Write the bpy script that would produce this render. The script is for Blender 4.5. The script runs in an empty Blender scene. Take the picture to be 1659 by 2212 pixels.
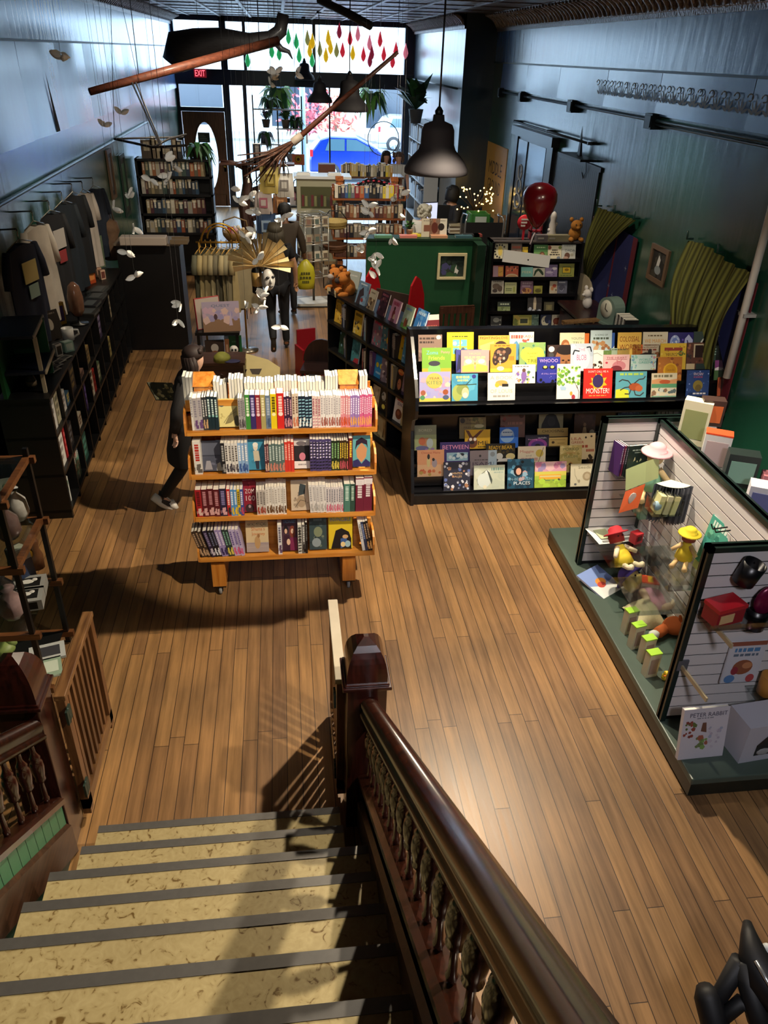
import bpy, math, random
from mathutils import Vector, Matrix, Euler
random.seed(11)
PI = math.pi
C = bpy.context.scene.collection
# ------------------------------------------------------------------ camera model (1659 x 2212 frame)
F, CX, CY, H = 1675., 829.5, 1106., 3.9
def _n(v): return Vector(v).normalized()
dy = _n(((598-CX)/F, (108-CY)/F, 1)); dd = _n(((735-CX)/F, (3930-CY)/F, 1))
dd = (dd - dy*dd.dot(dy)).normalized(); up = -dd; dx = dd.cross(dy)
if dx[0] < 0: dx = -dx
def ray(px, py):
    c = Vector(((px-CX)/F, (py-CY)/F, 1.)); return Vector((c.dot(dx), c.dot(dy), c.dot(up)))
def at(px, py, x=None, y=None, z=None):
    r = ray(px, py)
    t = (z-H)/r[2] if z is not None else y/r[1] if y is not None else x/r[0]
    return Vector((0, 0, H)) + r*t
def onplane(px, py, p, n):
    r = ray(px, py); o = Vector((0, 0, H)); return o + r*((p-o).dot(n)/r.dot(n))
cam = bpy.data.cameras.new('camera'); camo = bpy.data.objects.new('camera', cam); C.objects.link(camo)
R = Matrix(((dx[0], -dx[1], -dx[2]), (dy[0], -dy[1], -dy[2]), (up[0], -up[1], -up[2])))
camo.matrix_world = Matrix.Translation((0, 0, H)) @ R.to_4x4()
cam.sensor_fit = 'VERTICAL'; cam.sensor_height = 24; cam.lens = 24*F/2212; cam.clip_start = .05; cam.clip_end = 300
bpy.context.scene.camera = camo
# ------------------------------------------------------------------ materials
_m = {}
def lin(c):
    if isinstance(c, str):
        c = tuple(int(c[i:i+2], 16)/255 for i in (0, 2, 4))
    return tuple((v/12.92 if v < .04045 else ((v+.055)/1.055)**2.4) for v in c)
def base(name):
    m = bpy.data.materials.new(name); m.use_nodes = True
    return m, m.node_tree.nodes, m.node_tree.links, m.node_tree.nodes['Principled BSDF']
def mat(c, rough=.5, metal=0., var=0., scale=8., emit=0., coat=0., bump=0.):
    k = (c, rough, metal, var, scale, emit, coat, bump)
    if k in _m: return _m[k]
    m, N, L, b = base('mat_%s' % (c if isinstance(c, str) else len(_m)))
    col = lin(c); b.inputs['Base Color'].default_value = (*col, 1)
    b.inputs['Roughness'].default_value = rough; b.inputs['Metallic'].default_value = metal
    if coat: b.inputs['Coat Weight'].default_value = coat; b.inputs['Coat Roughness'].default_value = .12
    if emit: b.inputs['Emission Color'].default_value = (*col, 1); b.inputs['Emission Strength'].default_value = emit
    if var or bump:
        tc = N.new('ShaderNodeTexCoord'); no = N.new('ShaderNodeTexNoise'); no.inputs['Scale'].default_value = scale; no.inputs['Detail'].default_value = 4
        L.new(tc.outputs['Object'], no.inputs['Vector'])
        if var:
            mx = N.new('ShaderNodeMix'); mx.data_type = 'RGBA'
            mx.inputs['A'].default_value = (*[v*(1-var) for v in col], 1); mx.inputs['B'].default_value = (*[min(1, v*(1+var)) for v in col], 1)
            L.new(no.outputs['Fac'], mx.inputs['Factor']); L.new(mx.outputs['Result'], b.inputs['Base Color'])
        if bump:
            bp = N.new('ShaderNodeBump'); bp.inputs['Strength'].default_value = bump; bp.inputs['Distance'].default_value = .01
            L.new(no.outputs['Fac'], bp.inputs['Height']); L.new(bp.outputs['Normal'], b.inputs['Normal'])
    _m[k] = m; return m
def glass(tint=(.9, .95, 1), refl=.12, key='g'):
    k = ('glass', tint, refl)
    if k in _m: return _m[k]
    m, N, L, b = base('clear_glass'); N.remove(b)
    t = N.new('ShaderNodeBsdfTransparent'); t.inputs['Color'].default_value = (*tint, 1)
    g = N.new('ShaderNodeBsdfGlossy'); g.inputs['Roughness'].default_value = .03
    lw = N.new('ShaderNodeLayerWeight'); lw.inputs['Blend'].default_value = .25
    mm = N.new('ShaderNodeMath'); mm.operation = 'MULTIPLY'; mm.inputs[1].default_value = refl*3; L.new(lw.outputs['Fresnel'], mm.inputs[0])
    mx = N.new('ShaderNodeMixShader'); L.new(mm.outputs[0], mx.inputs['Fac']); L.new(t.outputs[0], mx.inputs[1]); L.new(g.outputs[0], mx.inputs[2])
    L.new(mx.outputs[0], N['Material Output'].inputs['Surface']); _m[k] = m; return m
def wood(c1, c2, rough=.4, axis='Z', scale=1., coat=.2):
    k = ('wood', c1, c2, rough, axis, scale)
    if k in _m: return _m[k]
    m, N, L, b = base('wood_' + c1)
    tc = N.new('ShaderNodeTexCoord'); mp = N.new('ShaderNodeMapping')
    s = [14*scale]*3; s['XYZ'.index(axis)] = 1.2*scale; mp.inputs['Scale'].default_value = s
    L.new(tc.outputs['Object'], mp.inputs['Vector'])
    no = N.new('ShaderNodeTexNoise'); no.inputs['Scale'].default_value = 3; no.inputs['Detail'].default_value = 6; no.inputs['Distortion'].default_value = .6
    L.new(mp.outputs[0], no.inputs['Vector'])
    cr = N.new('ShaderNodeValToRGB'); cr.color_ramp.elements[0].position = .32; cr.color_ramp.elements[1].position = .68
    cr.color_ramp.elements[0].color = (*lin(c1), 1); cr.color_ramp.elements[1].color = (*lin(c2), 1)
    L.new(no.outputs['Fac'], cr.inputs[0]); L.new(cr.outputs[0], b.inputs['Base Color'])
    b.inputs['Roughness'].default_value = rough; b.inputs['Coat Weight'].default_value = coat; b.inputs['Coat Roughness'].default_value = .2
    _m[k] = m; return m
# ------------------------------------------------------------------ mesh builder
class MB:
    def __init__(s): s.v = []; s.f = []; s.m = []; s.sm = []
    def add(s, vs, fs, mi=0, M=None, sm=False):
        o = len(s.v)
        for v in vs:
            v = Vector(v); s.v.append(M @ v if M is not None else v)
        for f in fs: s.f.append([i+o for i in f]); s.m.append(mi); s.sm.append(sm)
        return s
    def box(s, x0, x1, y0, y1, z0, z1, mi=0, M=None):
        return s.add([(x, y, z) for z in (z0, z1) for y in (y0, y1) for x in (x0, x1)],
                     [(0, 2, 3, 1), (4, 5, 7, 6), (0, 1, 5, 4), (2, 6, 7, 3), (0, 4, 6, 2), (1, 3, 7, 5)], mi, M)
    def beam(s, a, b, w, h, mi=0, upv=(0, 0, 1)):
        a = Vector(a); b = Vector(b); d = (b-a); l = d.length; d.normalize(); u = Vector(upv)
        if abs(d.dot(u)) > .98: u = Vector((1, 0, 0))
        sx = d.cross(u).normalized(); uz = sx.cross(d)
        M = Matrix.Translation(a) @ Matrix((sx, d, uz)).transposed().to_4x4()
        return s.box(-w/2, w/2, 0, l, -h/2, h/2, mi, M)
    def tube(s, pts, r, n=8, mi=0, caps=True, M=None):
        pts = [Vector(p) for p in pts]; k = len(pts)
        rs = r if isinstance(r, (list, tuple)) else [r]*k
        vs = []; fs = []; prev = None
        for i, p in enumerate(pts):
            d = (pts[min(i+1, k-1)] - pts[max(i-1, 0)])
            if d.length < 1e-9: d = Vector((0, 0, 1))
            d.normalize()
            if prev is None:
                a = Vector((0, 0, 1)) if abs(d.z) < .9 else Vector((1, 0, 0)); u = d.cross(a).normalized()
            else:
                u = prev - d*prev.dot(d); u = u.normalized() if u.length > 1e-6 else d.orthogonal().normalized()
            prev = u; w = d.cross(u)
            for j in range(n):
                a = 2*PI*j/n; vs.append(p + (u*math.cos(a) + w*math.sin(a))*rs[i])
        for i in range(k-1):
            for j in range(n):
                a = i*n+j; b = i*n+(j+1) % n; fs.append((a, b, b+n, a+n))
        if caps: fs.append(tuple(range(n-1, -1, -1))); fs.append(tuple(range((k-1)*n, k*n)))
        return s.add(vs, fs, mi, M, True)
    def lathe(s, prof, c=(0, 0, 0), n=16, mi=0, M=None):
        vs = []; fs = []; c = Vector(c)
        for r, z in prof:
            for j in range(n):
                a = 2*PI*j/n; vs.append(c + Vector((r*math.cos(a), r*math.sin(a), z)))
        for i in range(len(prof)-1):
            for j in range(n):
                a = i*n+j; b = i*n+(j+1) % n; fs.append((a, b, b+n, a+n))
        fs.append(tuple(range(n-1, -1, -1))); fs.append(tuple(range((len(prof)-1)*n, len(prof)*n)))
        return s.add(vs, fs, mi, M, True)
    def ell(s, c, r, n=10, mi=0, M=None, m=None):
        if not isinstance(r, (list, tuple)): r = (r, r, r)
        m = m or max(5, n*2//3); c = Vector(c); vs = [c + Vector((0, 0, -r[2]))]; fs = []
        for i in range(1, m):
            t = -PI/2 + PI*i/m
            for j in range(n):
                a = 2*PI*j/n; vs.append(c + Vector((r[0]*math.cos(t)*math.cos(a), r[1]*math.cos(t)*math.sin(a), r[2]*math.sin(t))))
        vs.append(c + Vector((0, 0, r[2]))); T = len(vs)-1
        for j in range(n):
            fs.append((0, 1+(j+1) % n, 1+j)); b = 1+(m-2)*n; fs.append((T, b+j, b+(j+1) % n))
        for i in range(m-2):
            for j in range(n):
                a = 1+i*n+j; b = 1+i*n+(j+1) % n; fs.append((a, b, b+n, a+n))
        return s.add(vs, fs, mi, M, True)
    def prism(s, poly, z0, z1, mi=0, M=None):
        n = len(poly); vs = [(p[0], p[1], z0) for p in poly] + [(p[0], p[1], z1) for p in poly]
        fs = [tuple(range(n-1, -1, -1)), tuple(range(n, 2*n))] + [(i, (i+1) % n, n+(i+1) % n, n+i) for i in range(n)]
        return s.add(vs, fs, mi, M)
    def face(s, pts, mi=0, M=None): return s.add(pts, [tuple(range(len(pts)))], mi, M)
    def grid(s, fn, nu, nv, mi=0, M=None, sm=True):
        vs = [fn(i/nu, j/nv) for j in range(nv+1) for i in range(nu+1)]
        fs = [(j*(nu+1)+i, j*(nu+1)+i+1, (j+1)*(nu+1)+i+1, (j+1)*(nu+1)+i) for j in range(nv) for i in range(nu)]
        return s.add(vs, fs, mi, M, sm)
    def mesh(s, name, mats):
        me = bpy.data.meshes.new(name); me.from_pydata([tuple(v) for v in s.v], [], s.f)
        for m in (mats if isinstance(mats, (list, tuple)) else [mats]): me.materials.append(m)
        me.polygons.foreach_set('material_index', s.m); me.polygons.foreach_set('use_smooth', s.sm); me.update()
        return me
    def build(s, name, mats, parent=None, loc=None, bevel=0., subsurf=0):
        o = bpy.data.objects.new(name, s.mesh(name, mats)); C.objects.link(o)
        if parent: o.parent = parent
        if loc is not None: o.location = loc
        if bevel:
            b = o.modifiers.new('bevel', 'BEVEL'); b.width = bevel; b.segments = 2; b.limit_method = 'ANGLE'
        if subsurf:
            b = o.modifiers.new('sub', 'SUBSURF'); b.levels = b.render_levels = subsurf
        return o
def tag(o, label, cat, group=None):
    o['label'] = label; o['category'] = cat
    if group: o['group'] = group
    return o
def thing(name, label, cat, loc=(0, 0, 0), rz=0., group=None, M=None):
    o = bpy.data.objects.new(name, None); C.objects.link(o); o.empty_display_size = .05
    if M is not None: o.matrix_world = M
    else: o.location = loc; o.rotation_euler = (0, 0, rz)
    return tag(o, label, cat, group)
def struct(name, mb, mats, **k):
    o = mb.build(name, mats, **k); o['kind'] = 'structure'; return o
def sub(o, lab): o['label'] = lab; return o
_t = {}
def textmb(mb, txt, M, w, h, mi=0):
    """flat letters fitted in a w x h box centred at the origin of M (local XY)"""
    if txt not in _t:
        cu = bpy.data.curves.new('t', 'FONT'); cu.body = txt; cu.resolution_u = 2; cu.align_x = 'CENTER'
        ob = bpy.data.objects.new('t', cu); C.objects.link(ob)
        me = bpy.data.meshes.new_from_object(ob.evaluated_get(bpy.context.evaluated_depsgraph_get()))
        _t[txt] = ([v.co.copy() for v in me.vertices], [tuple(p.vertices) for p in me.polygons])
        bpy.data.objects.remove(ob); bpy.data.curves.remove(cu); bpy.data.meshes.remove(me)
    vs, fs = _t[txt]
    if not vs: return
    x0 = min(v.x for v in vs); x1 = max(v.x for v in vs); y0 = min(v.y for v in vs); y1 = max(v.y for v in vs)
    sx = w/(x1-x0); sy = h/(y1-y0)
    mb.add([((v.x-(x0+x1)/2)*sx, (v.y-(y0+y1)/2)*sy, 0) for v in vs], fs, mi, M)
ORD = ['first', 'second', 'third', 'fourth', 'fifth', 'sixth', 'seventh', 'eighth', 'ninth', 'tenth', 'eleventh', 'twelfth', 'thirteenth', 'fourteenth', 'fifteenth', 'sixteenth', 'seventeenth', 'eighteenth', 'nineteenth', 'twentieth']
def skin_body(name, J, E, m, parent=None, sub_=2):
    """one continuous figure: joints J name->(pos, radius) and edges E, skinned and smoothed"""
    ks = list(J); ix = {k: i for i, k in enumerate(ks)}
    me = bpy.data.meshes.new(name); me.from_pydata([J[k][0] for k in ks], [(ix[a], ix[b]) for a, b in E], []); me.materials.append(m)
    o = bpy.data.objects.new(name, me); C.objects.link(o)
    sk = o.modifiers.new('skin', 'SKIN'); sk.use_smooth_shade = True
    sv = me.skin_vertices[0].data if me.skin_vertices else None
    if sv is None:
        me.attributes; bpy.context.view_layer.objects.active = o
    for i, k in enumerate(ks):
        r = J[k][1]; r = r if isinstance(r, tuple) else (r, r); sv[i].radius = r; sv[i].use_root = (i == 0)
    ss = o.modifiers.new('sub', 'SUBSURF'); ss.levels = ss.render_levels = sub_
    if parent: o.parent = parent
    return o
BLK = mat('0b0b0d', .42, var=.2); BLKM = mat('101012', .35, .6); DGREEN = mat('0c3d26', .45, var=.15)
# ================================================================== THE SETTING
XL, XR, YF, ZC = -2.7, 4.3, 24., 4.62
def floor_mat():
    m, N, L, b = base('worn_floorboards')
    tc = N.new('ShaderNodeTexCoord'); sp = N.new('ShaderNodeSeparateXYZ'); cb = N.new('ShaderNodeCombineXYZ')
    L.new(tc.outputs['Object'], sp.inputs[0]); L.new(sp.outputs['Y'], cb.inputs['X']); L.new(sp.outputs['X'], cb.inputs['Y'])
    br = N.new('ShaderNodeTexBrick'); br.offset = .37; br.offset_frequency = 3; br.squash = .8; br.squash_frequency = 2; br.inputs['Scale'].default_value = 1; br.inputs['Brick Width'].default_value = 2.3
    br.inputs['Row Height'].default_value = .095; br.inputs['Mortar Size'].default_value = .0022; br.inputs['Bias'].default_value = -.1
    br.inputs['Color1'].default_value = (*lin('a37f55'), 1); br.inputs['Color2'].default_value = (*lin('7e6045'), 1); br.inputs['Mortar'].default_value = (*lin('2c1c10'), 1)
    L.new(cb.outputs[0], br.inputs['Vector'])
    mp = N.new('ShaderNodeMapping'); mp.inputs['Scale'].default_value = (26, 1.3, 1); L.new(tc.outputs['Object'], mp.inputs['Vector'])
    n1 = N.new('ShaderNodeTexNoise'); n1.inputs['Scale'].default_value = 1; n1.inputs['Detail'].default_value = 8; n1.inputs['Roughness'].default_value = .65; L.new(mp.outputs[0], n1.inputs['Vector'])
    n2 = N.new('ShaderNodeTexNoise'); n2.inputs['Scale'].default_value = 1.1; n2.inputs['Detail'].default_value = 5; L.new(tc.outputs['Object'], n2.inputs['Vector'])
    r1 = N.new('ShaderNodeValToRGB'); r1.color_ramp.elements[0].position = .3; r1.color_ramp.elements[0].color = (.42, .38, .34, 1); r1.color_ramp.elements[1].position = .7; r1.color_ramp.elements[1].color = (1.25, 1.18, 1.05, 1)
    L.new(n1.outputs['Fac'], r1.inputs[0])
    m1 = N.new('ShaderNodeMix'); m1.data_type = 'RGBA'; m1.blend_type = 'MULTIPLY'; m1.inputs['Factor'].default_value = .8; L.new(br.outputs['Color'], m1.inputs['A']); L.new(r1.outputs[0], m1.inputs['B'])
    r2 = N.new('ShaderNodeValToRGB'); r2.color_ramp.elements[0].position = .35; r2.color_ramp.elements[0].color = (.62, .62, .64, 1); r2.color_ramp.elements[1].position = .65; r2.color_ramp.elements[1].color = (1.15, 1.1, 1, 1)
    L.new(n2.outputs['Fac'], r2.inputs[0])
    m2 = N.new('ShaderNodeMix'); m2.data_type = 'RGBA'; m2.blend_type = 'MULTIPLY'; m2.inputs['Factor'].default_value = .75; L.new(m1.outputs['Result'], m2.inputs['A']); L.new(r2.outputs[0], m2.inputs['B'])
    L.new(m2.outputs['Result'], b.inputs['Base Color'])
    rr = N.new('ShaderNodeMapRange'); rr.inputs['To Min'].default_value = .27; rr.inputs['To Max'].default_value = .5; L.new(n1.outputs['Fac'], rr.inputs['Value']); L.new(rr.outputs[0], b.inputs['Roughness'])
    bp = N.new('ShaderNodeBump'); bp.inputs['Strength'].default_value = .25; bp.inputs['Distance'].default_value = .004
    L.new(br.outputs['Fac'], bp.inputs['Height']); bp.invert = True; L.new(bp.outputs[0], b.inputs['Normal'])
    return m
def wall_mat(name, col, rough, bump, sx=1.):
    m, N, L, b = base(name); b.inputs['Roughness'].default_value = rough
    tc = N.new('ShaderNodeTexCoord'); mp = N.new('ShaderNodeMapping'); mp.inputs['Scale'].default_value = (7*sx, 7*sx, 1.2); L.new(tc.outputs['Object'], mp.inputs['Vector'])
    no = N.new('ShaderNodeTexNoise'); no.inputs['Scale'].default_value = 1; no.inputs['Detail'].default_value = 5; L.new(mp.outputs[0], no.inputs['Vector'])
    mx = N.new('ShaderNodeMix'); mx.data_type = 'RGBA'; c = lin(col)
    mx.inputs['A'].default_value = (*[v*.8 for v in c], 1); mx.inputs['B'].default_value = (*[v*1.2 for v in c], 1); L.new(no.outputs['Fac'], mx.inputs['Factor']); L.new(mx.outputs['Result'], b.inputs['Base Color'])
    bp = N.new('ShaderNodeBump'); bp.inputs['Strength'].default_value = bump; bp.inputs['Distance'].default_value = .03; L.new(no.outputs['Fac'], bp.inputs['Height']); L.new(bp.outputs[0], b.inputs['Normal'])
    b.inputs['Specular IOR Level'].default_value = .9; b.inputs['Coat Weight'].default_value = .7; b.inputs['Coat Roughness'].default_value = .22
    return m
WG = wall_mat('glossy_dark_green_paint', '184838', .24, .22); WP = wall_mat('wallpaper_sheets', '5480bd', .26, .1, .5); WN = wall_mat('dark_navy_green_paint', '10293a', .28, .25)  # WP's blue is raised to stand in for reflected daylight
struct('floor', MB().box(XL-.3, XR+.3, -3.2, YF+.3, -.12, 0), floor_mat())
def tin():
    m, N, L, b = base('pressed_tin'); b.inputs['Base Color'].default_value = (*lin('8c827e'), 1); b.inputs['Roughness'].default_value = .3; b.inputs['Metallic'].default_value = .5
    tc = N.new('ShaderNodeTexCoord'); mp = N.new('ShaderNodeMapping'); mp.inputs['Scale'].default_value = (3.2, 3.2, 3.2); L.new(tc.outputs['Object'], mp.inputs['Vector'])
    w1 = N.new('ShaderNodeTexWave'); w1.bands_direction = 'X'; w1.inputs['Scale'].default_value = 1.; w2 = N.new('ShaderNodeTexWave'); w2.bands_direction = 'Y'; w2.inputs['Scale'].default_value = 1.
    for w in (w1, w2): L.new(mp.outputs[0], w.inputs['Vector'])
    mm = N.new('ShaderNodeMath'); mm.operation = 'MAXIMUM'; L.new(w1.outputs['Fac'], mm.inputs[0]); L.new(w2.outputs['Fac'], mm.inputs[1])
    no = N.new('ShaderNodeTexNoise'); no.inputs['Scale'].default_value = 30; L.new(tc.outputs['Object'], no.inputs['Vector'])
    ad = N.new('ShaderNodeMath'); ad.operation = 'ADD'; L.new(mm.outputs[0], ad.inputs[0]); L.new(no.outputs['Fac'], ad.inputs[1])
    bp = N.new('ShaderNodeBump'); bp.inputs['Strength'].default_value = .6; bp.inputs['Distance'].default_value = .03; L.new(ad.outputs[0], bp.inputs['Height']); L.new(bp.outputs[0], b.inputs['Normal'])
    return m
TIN = tin()
cl = MB().box(XL-.3, XR+.3, -3.2, YF+.3, ZC, ZC+.1)
for k in range(9):  # raised ribs of the tin ceiling
    x = XL+.5+k*.78; cl.box(x-.03, x+.03, -3, YF, ZC-.02, ZC)
for k in range(20): y = -2+k*1.3; cl.box(XL, XR, y-.03, y+.03, ZC-.015, ZC)
struct('ceiling', cl, TIN)
struct('wall_left', MB().box(XL-.2, XL, -3.2, YF, 0, ZC), WG)
struct('wall_right', MB().box(XR, XR+.2, -3.2, 17.4, 0, ZC), WG)
struct('wall_far_right', MB().box(3.66, XR+.2, 17.4, YF, 0, ZC), WN)
struct('wall_back', MB().box(XL-.2, XR+.2, -3.2, -3., 0, ZC), WG)
# upper band of paint with sky sheen in its colour and loose wallpaper sheets (each sheet a slightly bowed panel with its own edge)
b = MB(); pm = []
def sheets(x, sgn, ys, z0, z1, bow):
    for a, c in zip(ys[:-1], ys[1:]):
        def fn(u, v, a=a, c=c):
            return (x+sgn*(.012+bow*math.sin(PI*u)**2*.35+bow*(1-v)*(1-v)*(.3+.7*u)*.6*random.uniform(.9, 1.1)), a+(c-a)*u+.006*(1-2*u), z0+(z1-z0)*v)
        b.grid(fn, 6, 6)
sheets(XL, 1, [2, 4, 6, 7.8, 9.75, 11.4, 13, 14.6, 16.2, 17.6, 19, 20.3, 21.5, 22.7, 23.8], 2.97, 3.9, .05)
# the torn wedge that hangs open is the gap beside the fourth sheet
b.face([(XL+.05, 10.62, 3.62), (XL+.055, 10.7, 2.98), (XL+.055, 10.86, 2.98)], 1)
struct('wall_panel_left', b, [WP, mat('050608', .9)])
b = MB()
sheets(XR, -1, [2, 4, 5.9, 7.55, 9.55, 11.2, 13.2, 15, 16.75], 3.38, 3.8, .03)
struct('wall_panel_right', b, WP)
UB = wall_mat('upper_band_paint_and_sheen', '4a76b0', .26, .25)  # bluish paint, brightened so its colour carries the sky reflection
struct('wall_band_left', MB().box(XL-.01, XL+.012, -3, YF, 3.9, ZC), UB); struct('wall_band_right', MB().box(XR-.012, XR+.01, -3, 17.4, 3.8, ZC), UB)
b = MB(); b.box(XL, XL+.03, -3, YF, 3.9, 3.925).box(XR-.03, XR, -3, 17.4, 3.8, 3.825)
struct('trim_1', b, mat('1c3040', .4))
# frieze of pale leaf scrolls on the right wall
b = MB()
for k in range(22):
    y = 6.2+k*.245; z = 3.55; x = XR-.035
    for j in range(5):
        a = PI/2+(j-2)*.6; pts = []
        for t in range(7):
            u = t/6*2*PI; px_, pz_ = .075+.06*math.cos(u), .016*math.sin(u)
            pts.append((x, y+px_*math.cos(a)-pz_*math.sin(a), z-.04+px_*math.sin(a)+pz_*math.cos(a)))
        b.face(pts)
    b.tube([(x, y+.12+.05*math.cos(t/8*5.), z+.1+.03*math.sin(t/8*5.)) for t in range(9)], .006, 4)
struct('trim_2', b, mat('8b97a3', .5))
# conduit with junction boxes
b = MB(); b.tube([(XR-.05, -2, 3.33), (XR-.05, 16.75, 3.33)], .018).tube([(XR-.05, -2, 3.29), (XR-.05, 9.6, 3.29)], .012)
b.tube([(3.6, 17.6, 3.33), (3.6, 23.8, 3.33)], .018)
struct('trim_3', b, mat('22353d', .35))
for i, (y, w) in enumerate(((9.5, .1), (12.3, .1), (15.0, .07), (16.5, .06))):
    o = MB().box(XR-.11, XR, y-w, y+w, 3.24, 3.40).box(XR-.12, XR-.11, y-w*.8, y+w*.8, 3.26, 3.38).build('junction_box', mat('14202a', .4))
    tag(o, '%s dark junction box from the front on the conduit along the right wall' % ORD[i], 'junction box', 'junction boxes on the conduit')
b = MB().tube([(XL+.04, -2, 2.55), (XL+.04, 18, 2.57)], .02); struct('trim_4', b, mat('2a3c44', .35))
# ribbed cove cornices
def cornice(name, x, sgn, y0, y1, zb, zt, w):
    b = MB()
    prof = [(0, zb), (.03, zb), (.035, zb+.05), (.05, zb+.06)] + [(.05+(w-.05)*(1-math.cos(t*PI/2)), zb+.06+(zt-zb-.06)*math.sin(t*PI/2)) for t in (.2, .4, .6, .8, 1)] + [(0, zt)]
    vs = [(x+sgn*p[0], y, p[1]) for y in (y0, y1) for p in prof]; n = len(prof)
    b.add(vs, [(i, i+1, n+i+1, n+i) for i in range(n-1)])
    y = y0+.06
    while y < y1-.05:
        b.tube([(x+sgn*(.05+(w-.08)*(1-math.cos(t*PI/2))+sgn*0), y, zb+.05+(zt-zb-.08)*math.sin(t*PI/2)) for t in (.05, .3, .55, .8, .98)], [.02, .042, .045, .035, .02], 6); y += .16
    struct(name, b, TIN)
cornice('trim_5', XR, -1, 3., 17.4, 4.33, ZC, .34); cornice('trim_6', 3.66, -1, 17.4, YF, 4.36, ZC, .3); cornice('trim_7', XL, 1, 6., YF, 4.4, ZC, .3)
# ------------------------------------------------------------------ storefront
NV = mat('0d1a2e', .4); SB = mat('c8d0d8', .6)
b = MB()
for x0, x1, z0, z1 in ((XL, -2.62, 0, ZC), (-1.47, -1.3, 0, ZC), (3.4, 3.66, 0, ZC)): b.box(x0, x1, 23.9, 24.1, z0, z1)
b.box(XL, 3.66, 23.8, 24.1, 3.06, 3.42).box(XL, 3.66, 23.9, 24.1, 4.5, ZC).box(-2.62, -1.47, 23.92, 24.08, 2.42, 2.52)
for x in (-.84, .98): b.box(x-.04, x+.04, 23.94, 24.06, 3.42, 4.5)
b.box(-.95, -.85, 23.94, 24.06, 0, 3.06).box(1.36, 1.4, 23.96, 24.04, 0, 3.06).box(-1.3, 3.36, 23.9, 24.1, 0, .25)
struct('window_1', b, NV)
gl = glass((.93, .97, 1), .1)
b = MB().box(-1.3, 3.36, 23.99, 24., .25, 3.06).box(-2.62, 3.36, 23.99, 24., 3.42, 4.5).box(-2.62, -1.47, 23.99, 24., 2.52, 3.06)
o = b.build('window_pane', gl); o['kind'] = 'structure'
# wooden door with an oval light
dw = wood('4a2a16', '6e4426', .35, 'Z'); b = MB()
dcx, dz, drx, drz = -2.03, 1.28, .33, .9
n = 32; ov = [(dcx+drx*math.cos(2*PI*i/n), dz+drz*math.sin(2*PI*i/n)) for i in range(n)]
def rect_pt(i):
    a = 2*PI*i/n; c, s = math.cos(a), math.sin(a); k = min(.55/max(abs(c), 1e-6), 1.2/max(abs(s), 1e-6)); return (dcx+k*c, 1.21+k*s)
for i in range(n):
    j = (i+1) % n; p, q, r_, s_ = ov[i], ov[j], rect_pt(j), rect_pt(i)
    b.face([(p[0], 23.95, p[1]), (q[0], 23.95, q[1]), (r_[0], 23.95, r_[1]), (s_[0], 23.95, s_[1])]); b.face([(p[0], 24.0, p[1]), (q[0], 24.0, q[1]), (q[0], 23.95, q[1]), (p[0], 23.95, p[1])])
b.tube([(x, 23.94, z) for x, z in ov+ov[:1]], .025, 6)
b.box(-2.6, -2.48, 23.93, 24.0, .02, 2.41).box(-1.58, -1.48, 23.93, 24.0, .02, 2.41).box(-2.5, -1.56, 23.93, 24, .02, .32)
d1 = b.build('door_1', dw); d1['kind'] = 'structure'
MB().prism([(x-dcx, z-dz) for x, z in ov], -.004, .004, 0, Matrix.Translation((dcx, 23.98, dz)) @ Matrix.Rotation(PI/2, 4, 'X')).build('door_pane', gl, d1)
b = MB().ell((-1.55, 23.9, 1.05), .035).box(-1.58, -1.52, 23.93, 23.94, .92, 1.2); b.build('door_handle', mat('b08a3c', .3, .9), d1)
for nm, lab, px0, py0, px1, py1, c in (('door_sign', 'dark hanging sign in the oval door glass', 427, 286, 454, 308, '16261f'), ('paper_notice', 'pale grey notice taped below the dark sign in the door oval', 436, 313, 451, 337, '8fa0b4')):
    p = at(px0, py0, y=23.94); q = at(px1, py1, y=23.94)
    b = MB().box(p.x, q.x, 23.935, 23.945, q.z, p.z, 0)
    for k in range(4): b.box(p.x+.04, q.x-.05-.03*k, 23.932, 23.935, q.z+(p.z-q.z)*(.2+.17*k), q.z+(p.z-q.z)*(.26+.17*k), 1)
    tag(b.build(nm, [mat(c), mat('6f8578' if nm == 'door_sign' else '55606e')]), lab, 'sign')
# exit sign
p = at(418, 148, y=23.6); q = at(446, 168, y=23.6)
ex = thing('exit_sign', 'red lit EXIT sign above the street door', 'exit sign', ((p.x+q.x)/2, 23.6, q.z))
w, h = q.x-p.x, p.z-q.z
MB().box(-w/2, w/2, 0, .06, 0, h).build('housing', mat('7a1420', .5, emit=.6), ex)
b = MB(); textmb(b, 'EXIT', Matrix.Translation((0, -.003, h/2)) @ Matrix.Rotation(PI/2, 4, 'X'), w*.8, h*.7); b.build('lettering', mat('ff5a6a', .5, emit=2.2), ex)
MB().box(-.02, .02, .06, .3, h*.4, h*.6).build('bracket', BLK, ex)
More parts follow.
